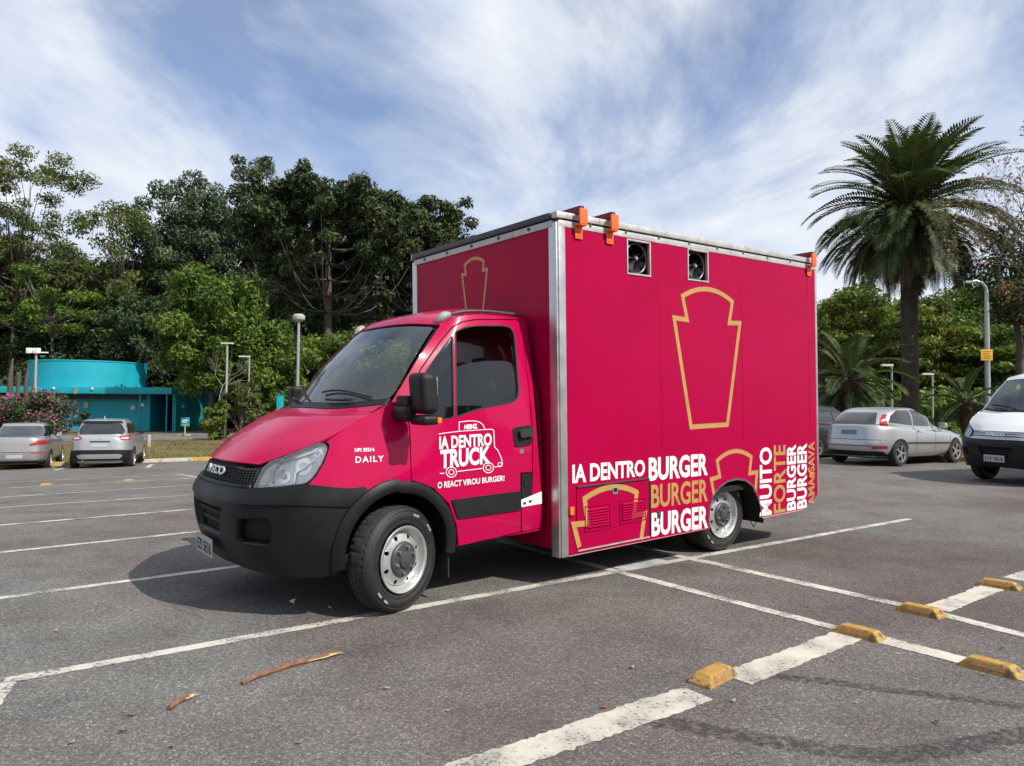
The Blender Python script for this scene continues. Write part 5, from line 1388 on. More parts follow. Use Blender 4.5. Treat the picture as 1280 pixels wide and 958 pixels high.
# --- silver compact crossover, tail towards the camera
cl = lambda a, b, p=1: (lambda t: a + (b - a) * t ** p)
LO1 = [(-1.98,1.98,.78,5,.22),(-2.05,2.03,.86,5,.36),(-2.06,2.05,.885,5,.55),(-2.03,2.02,.885,5,.78),(-1.99,1.93,.87,5,cl(.98,.86)),(-1.93,1.85,.81,5,cl(1.05,.93)),(-1.90,.92,.76,4.5,cl(1.08,1.04)),(-1.80,.55,.72,4.5,1.25),(-1.62,.20,.64,4.5,1.45),(-1.45,.05,.56,4.5,1.535),(-1.0,-.25,.35,4,1.56),(-.6,-.5,.05,3,1.565)]
def det1(B_, root, mt):
    decal(B_, 'lower_bumper', roundp([(-.86,.30),(.86,.30),(.87,.60),(.5,.63),(-.5,.63),(-.87,.60)], .04), 'rear', M_BLK, root, off=.012)
    decal(B_, 'side_cladding', roundp([(-1.9,.24),(1.9,.24),(1.9,.38),(-1.9,.38)], .03), 'side', M_BLK, root, off=.008, both=True)
    decal(B_, 'skid_plate', roundp([(-.55,.36),(.55,.36),(.62,.46),(.5,.50),(-.5,.50),(-.62,.46)], .03), 'rear', pm('skid_grey', (.33,.34,.34), .4, metal=.4), root, off=.024)
    decal(B_, 'rear_window', roundp([(-.60,1.10),(.60,1.10),(.64,1.20),(.52,1.42),(-.52,1.42),(-.64,1.20)], .07), 'rear', G_CAR, root, off=.006)
    for L_ in decal(B_, 'tail_light', roundp([(.47,.97),(.62,.92),(.80,.93),(.84,1.0),(.78,1.07),(.55,1.05)], .05), 'rear', M_RED, root, off=.014, both=True):
        pass
    decal(B_, 'tail_light_inset', roundp([(.55,.965),(.72,.955),(.76,.995),(.58,1.005)], .02), 'rear', M_CLEAR, root, off=.018, both=True)
    decal(B_, 'plate_recess', roundp([(-.34,.70),(.34,.70),(.40,.86),(-.40,.86)], .03), 'rear', mt, root, off=.006)
    decal(B_, 'number_plate', roundp([(-.21,.725),(.21,.725),(.21,.815),(-.21,.815)], .01), 'rear', M_PLATE, root, off=.014)
    decal(B_, 'tailgate_handle', roundp([(-.30,.865),(.30,.865),(.26,.90),(-.26,.90)], .01), 'rear', M_BLK, root, off=.016)
    decal(B_, 'emblem', roundp([(0,.945),(.035,.99),(0,1.035),(-.035,.99)], .005), 'rear', M_CHROME, root, off=.014)
    decal(B_, 'side_window', roundp([(-1.55,1.12),(.72,1.10),(.28,1.40),(-1.30,1.44),(-1.5,1.35)], .05), 'side', G_CAR, root, both=True)
    decal(B_, 'window_pillar', [(-.42,1.10),(-.36,1.10),(-.36,1.43),(-.42,1.43)], 'side', M_BLK, root, both=True, off=.008)
    decal(B_, 'roof_spoiler', roundp([(-.56,1.435),(.56,1.435),(.50,1.49),(-.50,1.49)], .02), 'rear', M_BLK, root, off=.05, thick=.05)
    for sg in (-1, 1): box('side_mirror', (.55, sg*.84-.08, 1.02), (.68, sg*.84+.08, 1.15), M_BLK, root, .03)
    tube('antenna', [(-1.2,0,1.55),(-1.32,0,1.66)], [.018,.008], M_WHITE, root, 6)
    tube('exhaust', [(-2.07,.45,.30),(-1.8,.45,.32)], .03, M_BOLT, root, 8)
pc = hit((129, 584)); hd = B2 / np.linalg.norm(B2)
ang1 = R(90 + 21)
h1 = np.array([math.cos(ang1), math.sin(ang1)])
c1 = pc[:2] + h1 * 1.31
make_car('parked_hatchback', 'silver compact crossover with wraparound red tail lamps, tail to the bays', (c1[0], c1[1], ground_z(*c1) + 0.0), ang1, LO1, (.44,.45,.46), (.33, 1.30, -1.31, .880), det1)
# --- grey sedan, cut by the frame
LO2 = [(-2.05,2.05,.74,5,.24),(-2.12,2.10,.82,5,.34),(-2.14,2.12,.85,5,.52),(-2.12,2.08,.855,5,.72),(-2.08,2.0,.84,5,cl(.98,.80)),(-2.02,1.9,.78,5,cl(1.04,.86)),(-1.72,.95,.73,4,cl(1.05,.99)),(-1.35,.55,.68,4,1.20),(-1.0,.22,.60,4,1.38),(-.85,.0,.53,4,1.445),(-.6,-.3,.3,3.5,1.465),(-.5,-.4,.05,3,1.47)]
def det2(B_, root, mt):
    decal(B_, 'rear_window', roundp([(-.66,1.06),(.66,1.06),(.52,1.37),(-.52,1.37)], .07), 'rear', G_CAR, root, off=.006)
    decal(B_, 'tail_light', roundp([(.36,.80),(.80,.84),(.83,.94),(.62,.93),(.38,.86)], .03), 'rear', M_RED, root, off=.012, both=True)
    decal(B_, 'tail_light', roundp([(-2.05,.80),(-1.75,.90),(-1.80,.96),(-2.05,.95)], .03), 'side', M_RED, root, off=.010, both=True)
    decal(B_, 'trunk_seam', [(-.70,.60),(.70,.60),(.70,.612),(-.70,.612)], 'rear', M_DARK, root, off=.004)
    decal(B_, 'number_plate', roundp([(-.21,.42),(.21,.42),(.21,.53),(-.21,.53)], .01), 'rear', M_PLATE, root, off=.012)
    decal(B_, 'plate_recess', roundp([(-.36,.40),(.36,.40),(.36,.55),(-.36,.55)], .03), 'rear', mt, root, off=.006)
    decal(B_, 'bumper_light', roundp([(.42,.56),(.78,.56),(.78,.60),(.42,.60)], .01), 'rear', pm('bumper_light_red', (.35,.08,.08), .3), root, off=.010, both=True)
    decal(B_, 'chrome_strip', [(-.72,.36),(.72,.36),(.72,.385),(-.72,.385)], 'rear', M_CHROME, root, off=.010)
    decal(B_, 'lower_valance', roundp([(-.74,.26),(.74,.26),(.74,.34),(-.74,.34)], .02), 'rear', M_BLK, root, off=.008)
    decal(B_, 'side_window', roundp([(-1.42,1.06),(.75,1.04),(.25,1.34),(-.9,1.37)], .05), 'side', G_CAR, root, both=True)
    decal(B_, 'window_pillar', [(-.30,1.05),(-.24,1.05),(-.24,1.37),(-.30,1.37)], 'side', M_BLK, root, both=True, off=.008)
    for sg in (-1, 1): box('side_mirror', (.55, sg*.82-.08, .98), (.68, sg*.82+.08, 1.11), mt, root, .03)
pc = hit((24, 586)); c2 = pc[:2] + np.array([math.cos(ang1 + R(4)), math.sin(ang1 + R(4))]) * 1.3
make_car('parked_sedan', 'grey sedan with long pointed red tail lamps beside the pink flowering bush', (c2[0], c2[1], ground_z(*c2)), ang1 + R(4), LO2, (.38,.37,.37), (.31, 1.28, -1.30, .850), det2)
# --- silver hatchback by the palms, tail and right side in view
LO3 = [(-2.02,2.05,.76,5,.22),(-2.12,2.13,.85,5,.34),(-2.16,2.16,.90,5,.52),(-2.13,2.12,.905,3.8,.74,4.6),(-2.06,2.02,.88,3.6,cl(1.0,.76,.8),4.4),(-2.0,1.9,.82,3.4,cl(1.05,.83,.7),4.4),(-1.99,1.10,.80,3.2,cl(1.08,.97),4.2),(-1.86,.66,.765,3.2,lambda t: 1.20 + .06 * math.sin(PI * t),4.0),(-1.62,.22,.675,3.0,lambda t: 1.36 + .06 * math.sin(PI * t),3.8),(-1.36,.0,.57,3,1.465),(-.9,-.3,.32,3.5,1.49),(-.7,-.5,.05,3,1.495)]
def det3(B_, root, mt):
    decal(B_, 'rear_window', roundp([(-.60,1.06),(.60,1.06),(.47,1.35),(-.47,1.35)], .06), 'rear', G_CAR, root, off=.006)
    decal(B_, 'tail_light', roundp([(.655,1.02),(.745,1.02),(.66,1.29),(.585,1.31)], .02), 'rear', M_RED, root, off=.014, both=True)
    decal(B_, 'number_plate', roundp([(-.21,.79),(.21,.79),(.21,.90),(-.21,.90)], .01), 'rear', pm('blue_plate', (.14,.15,.24), .4), root, off=.012)
    decal(B_, 'plate_recess', roundp([(-.34,.76),(.34,.76),(.36,.93),(-.36,.93)], .03), 'rear', mt, root, off=.006)
    decal(B_, 'bumper_seam', [(-.86,.66),(.86,.66),(.86,.672),(-.86,.672)], 'rear', M_DARK, root, off=.004)
    decal(B_, 'bumper_lip', [(-.86,.50),(.86,.50),(.86,.52),(-.86,.52)], 'rear', M_CAP, root, off=.006)
    decal(B_, 'bumper_reflector', roundp([(.60,.44),(.82,.45),(.82,.50),(.60,.49)], .01), 'rear', M_RED, root, off=.01, both=True)
    decal(B_, 'lower_valance', roundp([(-.76,.26),(.76,.26),(.76,.38),(-.76,.38)], .02), 'rear', M_BLK, root, off=.008)
    decal(B_, 'side_window', roundp([(-1.58,1.10),(-.64,1.02),(-.64,1.41),(-1.12,1.41),(-1.46,1.27)], .05), 'side', G_CAR, root, both=True)
    decal(B_, 'side_window', roundp([(-.58,1.02),(.18,.99),(.18,1.40),(-.58,1.42)], .04), 'side', G_CAR, root, both=True)
    decal(B_, 'side_window', roundp([(.24,.99),(1.0,.97),(.74,1.14),(.24,1.39)], .04), 'side', G_CAR, root, both=True)
    decal(B_, 'rub_strip', roundp([(-1.0,.56),(1.0,.53),(1.0,.58),(-1.0,.61)], .01), 'side', M_CAP, root, both=True, off=.012)
    for x in (-.60, .28, 1.02): decal(B_, 'door_seam', [(x,.34),(x+.010,.34),(x+.010,1.02),(x,1.02)], 'side', M_DARK, root, both=True, off=.003)
    for x in (-.42, .42): decal(B_, 'door_handle', roundp([(x-.10,.86),(x+.10,.86),(x+.10,.90),(x-.10,.90)], .015), 'side', mt, root, both=True, off=.028, thick=.02)
    for sg in (-1, 1): box('side_mirror', (.66, sg*.86-.09, .96), (.80, sg*.86+.09, 1.09), mt, root, .035)
    decal(B_, 'headlight', roundp([(1.55,.66),(1.95,.62),(2.02,.68),(1.70,.80)], .03), 'side', G_LENS, root, both=True, off=.01)
wr = hit((1128, 583)); wf = hit((1191, 579)); hv = (wf - wr)[:2]; hv /= np.linalg.norm(hv); mid = (wr + wf)[:2] / 2; lf = np.array([-hv[1], hv[0]])
c3 = mid + lf * .86; a3 = heading_of(hv)
make_car('parked_hatchback', 'silver hatchback with high tail lamps beside the white van', (c3[0], c3[1], ground_z(*c3)), a3, LO3, (.44,.45,.45), (.325, 1.32, -1.30, .902), det3)
# --- dark car beyond it
def det4(B_, root, mt):
    det1_core = [( 'rear_window', roundp([(-.62,1.08),(.62,1.08),(.52,1.42),(-.52,1.42)], .06), 'rear', G_CAR, False), ('tail_light', roundp([(.60,.95),(.80,.95),(.78,1.08),(.62,1.08)], .03), 'rear', M_RED, True), ('number_plate', roundp([(-.21,.74),(.21,.74),(.21,.84),(-.21,.84)], .01), 'rear', M_PLATE, False), ('side_window', roundp([(-1.55,1.12),(-.45,1.10),(-.45,1.43),(-1.30,1.44)], .05), 'side', G_CAR, True), ('side_window', roundp([(-.38,1.10),(.72,1.10),(.28,1.40),(-.38,1.43)], .05), 'side', G_CAR, True), ('bumper', roundp([(-.86,.34),(.86,.34),(.87,.56),(-.87,.56)], .04), 'rear', M_BLK, False)]
    for nm, po, di, m_, bo in det1_core: decal(B_, nm, po, di, m_, root, both=bo, off=.010)
    for sg in (-1, 1): box('side_mirror', (.55, sg*.84-.08, 1.02), (.68, sg*.84+.08, 1.15), mt, root, .03)
c4 = c3 + lf * 2.75 + hv * .55
make_car('parked_car', 'dark grey car standing in the shade next to the silver hatchback', (c4[0], c4[1], ground_z(*c4)), a3, LO1, (.035,.038,.042), (.33, 1.30, -1.31, .880), det4, metal=.4)

# ================================================================== WHITE VAN: same cab, panel-van body
M_VANW = paint('van_white', (.78,.79,.79), .2, .4, .01)
vh = np.array([-.93, -.37]); vh /= np.linalg.norm(vh); vl = np.array([-vh[1], vh[0]])     # forward, and the van's own left
wl = hit((1228, 598))[:2]
vroot_p = wl + vl * .99 
van = empty('panel_van', (vroot_p[0], vroot_p[1], ground_z(*vroot_p)), math.atan2(-vh[1], -vh[0]))
tag(van, 'white panel van with bright slatted grille and black bumper, nose to the bays', 'van')
def set_mat(o, m_):
    o.material_slots[0].link = 'OBJECT'; o.material_slots[0].material = m_
for o in [q for q in CAB if q.parent is truck]:
    if o.name.split('.')[0] in ('grille_rib', 'roof_rail', 'roof_rail_end', 'number_plate', 'reflective_tape', 'mud_flap'): continue
    c_ = copy_tree(o, van)
    for q in [c_] + list(c_.children):
        if q.type == 'MESH' and q.material_slots and q.material_slots[0].material is M_PINK: set_mat(q, M_VANW)
        if q.type == 'MESH' and q.name.startswith('grille_slat'): set_mat(q, pm('grille_silver', (.62,.62,.63), .3, metal=.5))
for src, loc, rz in ((rw_, (-.03, -1.0, .362), 0), (rw_, (-.03, 1.0, .362), PI), (rw_, (3.3, -1.0, .362), 0), (rw_, (3.3, 1.0, .362), PI)):
    c_ = copy_tree(src, van); c_.location = loc; c_.rotation_euler = (0, 0, rz)
secv = rw
V = []; F = []
for s_, sc_ in ((1.25, 1.0), (1.5, 1.004), (4.9, 1.004), (5.05, .96)):
    for p in secv: V.append(tilt((s_, p[1] * sc_, .4 + (p[2] - .4) * (1.0 if s_ < 1.3 else 1.03))))
k = len(secv)
for i in range(3):
    for j in range(k - 1): F.append((i*k+j, i*k+j+1, (i+1)*k+j+1, (i+1)*k+j))
F.append(tuple(3*k + j for j in range(k)))
mesh_obj('van_body', V, F, M_VANW, van, smooth=True, angle=R(50))
for sg in (1, -1): mesh_obj('body_moulding', [tilt(q) for q in ((1.4, sg*1.012, .62), (4.8, sg*1.012, .62), (4.8, sg*1.012, .74), (1.4, sg*1.012, .74))], [(0,1,2,3)], M_BLK, van)
box('roof_vent', (.62,-.32,2.215), (1.1,.32,2.265), M_ALUW, van, .015)
tv = pm('grille_silver', (.62,.62,.63), .3, metal=.5)
for v0 in (3.22, 3.55, 3.83):
    for o in uv_panel('grille_slat', PL, [(-1.9, v0), (1.9, v0), (1.9, v0 + .10), (-1.9, v0 + .10)], tv, off=.006, thick=.02, keep=False, parent=van): pass
V, F = text2d('IVECO', .03, 1.0); us = [(x - .5) * 1.25 for x, y in V]; vs_ = [3.45 + .36 * y for x, y in V]
mesh_obj('grille_lettering', tilt(PL.at(us, vs_) + PL.normal(us, vs_) * .014), [f[::-1] for f in F], M_CHROME, van)
plate_obj(-1.068, .47, .60, 'EYF 9018', van)
# ================================================================== TREES
def leaf_mat(name, dark, mid, light, trans=0.28):
    M = bpy.data.materials.new(name); M.use_nodes = True; t = M.node_tree; t.nodes.clear()
    at = N(t, 'ShaderNodeAttribute', attribute_name='tint'); r = ramp(t, [(0.0, dark), (0.5, mid), (1.0, light)]); t.links.new(at.outputs['Fac'], r.inputs[0])
    d = N(t, 'ShaderNodeBsdfPrincipled'); d.inputs['Roughness'].default_value = .55; d.inputs['Specular IOR Level'].default_value = .3; t.links.new(r.outputs[0], d.inputs['Base Color'])
    tr = N(t, 'ShaderNodeBsdfTranslucent'); t.links.new(mixc(t, 1.0, r.outputs[0], (1.25, 1.3, .7), 'MULTIPLY'), tr.inputs[0])
    mx = N(t, 'ShaderNodeMixShader'); mx.inputs[0].default_value = trans; t.links.new(d.outputs[0], mx.inputs[1]); t.links.new(tr.outputs[0], mx.inputs[2])
    o = N(t, 'ShaderNodeOutputMaterial'); t.links.new(mx.outputs[0], o.inputs[0]); return M
LM = dict(
 olive=leaf_mat('foliage_olive', (0.051,0.069,0.024), (0.102,0.126,0.039), (0.198,0.209,0.069)),
 green=leaf_mat('foliage_green', (0.039,0.075,0.014), (0.093,0.156,0.023), (0.214,0.276,0.049)),
 bright=leaf_mat('foliage_bright', (0.063,0.090,0.015), (0.132,0.173,0.025), (0.264,0.270,0.053)),
 dark=leaf_mat('foliage_dark', (0.024,0.042,0.018), (0.050,0.080,0.030), (0.093,0.128,0.046), .15),
 arau=leaf_mat('foliage_araucaria', (0.021,0.035,0.013), (0.046,0.069,0.024), (0.098,0.121,0.038), .12),
 euc=leaf_mat('foliage_bluegreen', (0.033,0.055,0.033), (0.069,0.105,0.051), (0.140,0.174,0.084), .18),
 dry=leaf_mat('foliage_dry', (0.090,0.062,0.032), (0.197,0.133,0.062), (0.356,0.250,0.125), .2),
 pink=leaf_mat('blossom_pink', (.30,.05,.16), (.48,.10,.28), (.62,.25,.42), .3))
M_TRUNK = pm('tree_bark', (.085,.068,.052), .95, var=.4, scale=3, bump=.9, bscale=14)
M_TRUNKP = pm('pale_bark', (.22,.19,.16), .9, var=.35, scale=3, bump=.7, bscale=14)
def leaves(C, RAD, per, size, seed, squash=.75, elong=1.8, droop=0.0, shell=.45):
    """C (n,3) clump centres, RAD (n,) radii -> leaf quads"""
    g = np.random.default_rng(seed); n = len(C); per = np.asarray(per)
    idx = np.repeat(np.arange(n), per); m_ = len(idx)
    d = g.normal(size=(m_, 3)); d /= np.linalg.norm(d, axis=1)[:, None]
    r = g.random(m_) ** shell
    d2 = d.copy(); d2[:, 2] *= squash
    P = C[idx] + d2 * (r * RAD[idx])[:, None]
    nrm = d * .55 + g.normal(size=(m_, 3)) * .6 + np.array([0, 0, .35]); nrm /= np.linalg.norm(nrm, axis=1)[:, None]
    a = g.normal(size=(m_, 3)); a[:, 2] -= droop; a -= nrm * (a * nrm).sum(1)[:, None]; a /= np.linalg.norm(a, axis=1)[:, None] + 1e-9
    b = np.cross(nrm, a); s = size * g.uniform(.6, 1.35, m_)
    L_ = a * (s * elong * .5)[:, None]; Wd = b * (s * .5)[:, None]
    V = np.stack([P - L_, P + Wd * .8 + nrm * (s * .12)[:, None], P + L_, P - Wd * .8 + nrm * (s * .12)[:, None]], 1).reshape(-1, 3)
    F = np.arange(4 * m_).reshape(-1, 4)
    ct = g.normal(size=n) * .16; tint = np.clip(.45 + ct[idx] + g.normal(size=m_) * .16, 0, 1)
    return V, F, np.repeat(tint, 4)
def limbs_VF(paths):
    V = []; F = []
    for pth, r0, r1, k in paths:
        n_ = len(pth); v, f = tube_VF(pth, [r0 + (r1 - r0) * i / (n_ - 1) for i in range(n_)], k, cap=False); b = len(V); V += v; F += [tuple(b + i for i in q) for q in f]
    return V, F
def curve(a, b, sag, g, n=6, wob=.06):
    a = np.array(a, float); b = np.array(b, float); d = np.linalg.norm(b - a); out = []
    for i in range(n):
        t = i / (n - 1); p = a * (1 - t) + b * t; p[2] += sag * d * math.sin(PI * t); 
        if 0 < i < n - 1: p += g.normal(size=3) * d * wob * .5
        out.append(tuple(p))
    return out
def envelope_points(n, rx, rz, g, mind, shellbias=.55, profile=None):
    pts = []
    for _ in range(n * 60):
        d = g.normal(size=3); d /= np.linalg.norm(d); r = g.random() ** (1 - shellbias)
        p = d * r; 
        if profile is not None:
            f = profile((p[2] + 1) / 2); p[0] *= f; p[1] *= f
        p = p * np.array([rx, rx, rz])
        if all(np.linalg.norm(p - q) > mind for q in pts): pts.append(p)
        if len(pts) >= n: break
    return np.array(pts)
def tree(name, label, px, depth, top, half_w, crown_h, mat, seed, base_px=None, clumps=46, cr=1.5, per=330, leaf_s=.26, trunk_r=.28, bark=M_TRUNK, squash=.75, mind=1.0, profile=None, group='trees behind the parking lot', trunk_vis=.35, droop=.0, shell=.45, gap=0.0):
    """px: image column of the trunk, depth in metres, top: image row of the crown top, half_w and crown_h in pixels"""
    g = np.random.default_rng(seed); k = depth / FPX
    gx = (px - 640) * k; gz = ground_z(gx, depth); zt = at_depth((px, top), depth)[2]; rx = half_w * k; rz = crown_h * k / 2
    root = empty(name, (gx, depth, gz)); tag(root, label, 'tree', group)
    H = zt - gz; cz = H - rz
    C = envelope_points(clumps, rx - cr * .5, rz - cr * .4, g, mind, profile=profile); C[:, 2] += cz
    RAD = cr * g.uniform(.65, 1.2, len(C))
    V, F, T = leaves(C, RAD, np.maximum(40, (per * (RAD / cr) ** 2).astype(int)), leaf_s, seed + 1, squash, droop=droop, shell=shell)
    big_mesh('crown', V, F, mat, root, attr=T)
    fork = max(.15, cz - rz * .75)
    tp = curve((0, 0, -.3), (g.normal() * .3, g.normal() * .3, fork), 0, g, 6, .03)
    top_ = (g.normal() * .4, g.normal() * .4, cz + rz * .35)
    mesh_obj('trunk', *tube_VF(tp + [top_], [trunk_r * (1 - .09 * i) for i in range(6)] + [trunk_r * .18], 9), bark, root, smooth=True)
    paths = []
    for c in C[:min(len(C), 40)]:
        st = np.array(tp[-1]); up = g.uniform(0, .55); st = st + (np.array(top_) - st) * up
        if c[2] < st[2]: st = np.array(tp[-1])
        paths.append((curve(st, c, -.08 + g.uniform(-.05, .12), g), trunk_r * g.uniform(.22, .42), .02, 5))
    V, F = limbs_VF(paths); mesh_obj('limbs', V, F, bark, root, smooth=True)
    return root
def araucaria(label, px, depth, top, half_w, seed, whorls=7, n_br=9, low=.45):
    """umbrella pine: straight trunk, whorls of arms that sweep out and up to tufted ends"""
    g = np.random.default_rng(seed); k = depth / FPX; gx = (px - 640) * k; gz = ground_z(gx, depth); H = at_depth((px, top), depth)[2] - gz; rx = half_w * k
    root = empty('araucaria_tree', (gx, depth, gz)); tag(root, label, 'tree', 'umbrella pines behind the parking lot')
    mesh_obj('trunk', *tube_VF([(0, 0, -.3), (.1, .05, H * .4), (.0, .1, H * .75), (0, 0, H * .97)], [.42, .36, .26, .06], 10), M_TRUNK, root, smooth=True)
    paths = []; C = []; RAD = []
    for i in range(whorls):
        f = i / (whorls - 1); z0 = H * (low + (.90 - low) * f); reach = rx * (1.0 - .45 * f ** 1.5)
        for j in range(n_br):
            a = 2 * PI * (j + .5 * (i % 2)) / n_br + g.normal() * .15; rr = reach * g.uniform(.75, 1.08); zend = min(H * g.uniform(.95, 1.0), z0 + H * (.10 + .20 * (1 - f)) * g.uniform(.8, 1.2))
            p = []
            for s in np.linspace(0, 1, 7): p.append((rr * s * math.cos(a), rr * s * math.sin(a), z0 + (zend - z0) * (s ** 2.6) - .05 * rr * math.sin(PI * s)))
            paths.append((p, .085, .025, 5))
            for s, rad in ((1.0, 1.05), (.86, .8), (.70, .6)):
                q = np.array([rr * s * math.cos(a), rr * s * math.sin(a), z0 + (zend - z0) * (s ** 2.6) + .25]) + g.normal(size=3) * .35
                C.append(q); RAD.append(rad * g.uniform(.75, 1.2))
                if s == 1.0:
                    for _ in range(2): C.append(q + g.normal(size=3) * np.array([.8, .8, .35])); RAD.append(.75 * g.uniform(.7, 1.1))
    for _ in range(8): C.append(np.array([g.normal() * .8, g.normal() * .8, H * g.uniform(.93, 1.0)])); RAD.append(.9)
    C = np.array(C); RAD = np.array(RAD)
    V, F, T = leaves(C, RAD, np.full(len(C), 130), .22, seed + 3, .8, elong=2.4)
    big_mesh('crown', V, F, LM['arau'], root, attr=T)
    V, F = limbs_VF(paths); mesh_obj('limbs', V, F, pm('arau_bark', (.085,.078,.070), .9, var=.3, scale=4), root, smooth=True)
def wood_band(name, az0, az1, d0, d1, h0, h1, n, mat, seed, leaf_s=.55, per=150, cr=2.4):
    """a far wood that reads as one mass"""
    g = np.random.default_rng(seed); a = R(1) * g.uniform(az0, az1, n); d = g.uniform(d0, d1, n)
    x = np.sin(a) * d; y = np.cos(a) * d
    hh = h0 + (h1 - h0) * (.5 + .5 * np.sin(a * 9 + seed) * np.cos(a * 23)) 
    z = hh * g.random(n) ** .75
    C = np.stack([x, y, z - .7], 1); RAD = cr * g.uniform(.6, 1.3, n)
    V, F, T = leaves(C, RAD, np.full(n, per), leaf_s, seed + 1, .8)
    tag(big_mesh(name, V, F, mat, attr=T), kind='stuff')

DL = 66
tree('broadleaf_tree', 'tall olive tree with feathery domed crown rising left of the tank roof', 18, 76, 158, 106, 280, LM['olive'], 11, clumps=80, cr=1.5, per=300, leaf_s=.20, mind=1.1, shell=.6, squash=.6)
tree('broadleaf_tree', 'olive tree with wispy drooping crown between the feathery dome and blue-green gum', 150, 80, 245, 75, 190, LM['olive'], 12, clumps=52, cr=1.5, per=240, leaf_s=.22, mind=1.2, droop=.6)
tree('broadleaf_tree', 'low spreading yellow-green tree behind the round tank', 62, 74, 318, 80, 120, LM['green'], 13, clumps=50, cr=1.2, per=230, leaf_s=.20, squash=.45, bark=M_TRUNKP)
tree('gum_tree', 'tall blue-green gum with tight round leaf clumps against the sky', 226, 84, 212, 66, 185, LM['euc'], 14, clumps=50, cr=1.5, per=430, leaf_s=.24, mind=2.1, squash=.8, shell=.33)
tree('gum_tree', 'tallest blue-green gum with open clumped top showing sky between', 318, 86, 190, 62, 200, LM['euc'], 15, clumps=46, cr=1.4, per=430, leaf_s=.24, mind=2.2, squash=.8, shell=.33)
tree('gum_tree', 'blue-green gum half hidden behind the wispy olive tree', 268, 90, 240, 70, 180, LM['euc'], 21, clumps=44, cr=1.8, per=380, leaf_s=.26, mind=1.8, shell=.33)
tree('broadleaf_tree', 'bushy green tree with bright leaf tips just right of the tank roof', 262, 57, 332, 72, 165, LM['green'], 16, clumps=72, cr=1.25, per=330, leaf_s=.22)
tree('broadleaf_tree', 'dark leafy tree shading the doorway of the turquoise building', 185, 75, 335, 62, 170, LM['dark'], 17, clumps=46, cr=1.3, per=300, leaf_s=.24)
tree('broadleaf_tree', 'bushy green tree behind the tall round-headed lamp', 330, 58, 395, 55, 120, LM['green'], 18, clumps=44, cr=1.15, per=320, leaf_s=.21)
araucaria('broad dark umbrella pine with long curved bare arms under its crown', 407, 62, 242, 108, 31, whorls=7, n_br=10, low=.50)
araucaria('dark umbrella pine close to the front of the truck box', 520, 70, 268, 68, 32, whorls=6, n_br=9, low=.55)
araucaria('dark umbrella pine filling the gap behind the broad one', 460, 74, 262, 70, 33, whorls=6, n_br=9, low=.5)
tree('broadleaf_tree', 'leafy green tree below the umbrella pines behind the windscreen', 450, 54, 402, 78, 110, LM['green'], 19, clumps=60, cr=1.05, per=300, leaf_s=.19)
tree('broadleaf_tree', 'small dark tree between the umbrella pine trunks', 375, 64, 370, 60, 150, LM['dark'], 20, clumps=46, cr=1.4, per=280, leaf_s=.25)
tree('broadleaf_tree', 'dark tree filling in beneath the right-hand umbrella pine', 510, 60, 400, 55, 120, LM['dark'], 22, clumps=40, cr=1.3, per=260, leaf_s=.24)
tree('broadleaf_tree', 'dark tree behind the broken pale trunks beside the tank', 90, 78, 375, 85, 150, LM['dark'], 23, clumps=46, cr=1.6, per=280, leaf_s=.26)
tree('broadleaf_tree', 'tall dark tree behind the broad umbrella pine', 400, 82, 300, 110, 260, LM['dark'], 24, clumps=60, cr=2.3, per=330, leaf_s=.32)
tree('broadleaf_tree', 'olive tree between the tallest gum and broad umbrella pine', 345, 76, 290, 70, 200, LM['olive'], 25, clumps=50, cr=1.7, per=300, leaf_s=.26)
tree('broadleaf_tree', 'dark tree behind the wispy olive tree', 130, 88, 300, 100, 230, LM['dark'], 26, clumps=60, cr=2.3, per=320, leaf_s=.32)
tree('broadleaf_tree', 'dark olive tree behind the feathery dome', 10, 90, 285, 90, 260, LM['olive'], 27, clumps=50, cr=2.4, per=300, leaf_s=.32)
tree('broadleaf_tree', 'dark tree just behind the far corner of the truck box', 560, 80, 330, 70, 230, LM['dark'], 28, clumps=50, cr=2.0, per=300, leaf_s=.3)
# right of the truck
tree('broadleaf_tree', 'sunny yellow-green tree directly behind the tall palm trunk', 1160, 52, 372, 62, 130, LM['bright'], 41, clumps=58, cr=1.0, per=300, leaf_s=.19, squash=.5)
tree('broadleaf_tree', 'sunny yellow-green tree beside the truck box behind the short palm', 1075, 56, 352, 62, 150, LM['bright'], 42, clumps=58, cr=1.1, per=300, leaf_s=.20, squash=.55)
tree('broadleaf_tree', 'green layered tree behind the yellow sign', 1245, 50, 400, 60, 100, LM['green'], 43, clumps=50, cr=1.0, per=280, leaf_s=.19, squash=.45)
tree('broadleaf_tree', 'mid-green tree behind the curved street lamp', 1205, 64, 340, 60, 150, LM['green'], 44, clumps=46, cr=1.4, per=280, leaf_s=.24)
tree('broadleaf_tree', 'dark tree with sparse crown leaning over the white van', 1290, 27, 268, 82, 150, LM['dark'], 45, clumps=60, cr=.62, per=120, leaf_s=.11, mind=.5, trunk_r=.2)
tree('broadleaf_tree', 'green tree farther along behind the truck box', 960, 62, 330, 80, 170, LM['green'], 46, clumps=46, cr=1.6, per=240, leaf_s=.27)
tree('broadleaf_tree', 'dark green tree hidden mostly by the truck box', 820, 64, 330, 90, 180, LM['dark'], 47, clumps=46, cr=1.7, per=240, leaf_s=.28)
tree('broadleaf_tree', 'green tree behind the middle of the truck box', 690, 62, 330, 90, 180, LM['green'], 48, clumps=46, cr=1.7, per=240, leaf_s=.28)
wood_band('far_wood', -50, -4, 96, 112, 14, 23, 1500, LM['dark'], 61)
wood_band('far_wood', -4, 50, 84, 100, 11, 16, 1100, LM['green'], 62)
wood_band('undergrowth', -46, -6, 74, 88, 1.5, 5, 560, LM['dark'], 63, .35, 150, 1.6)
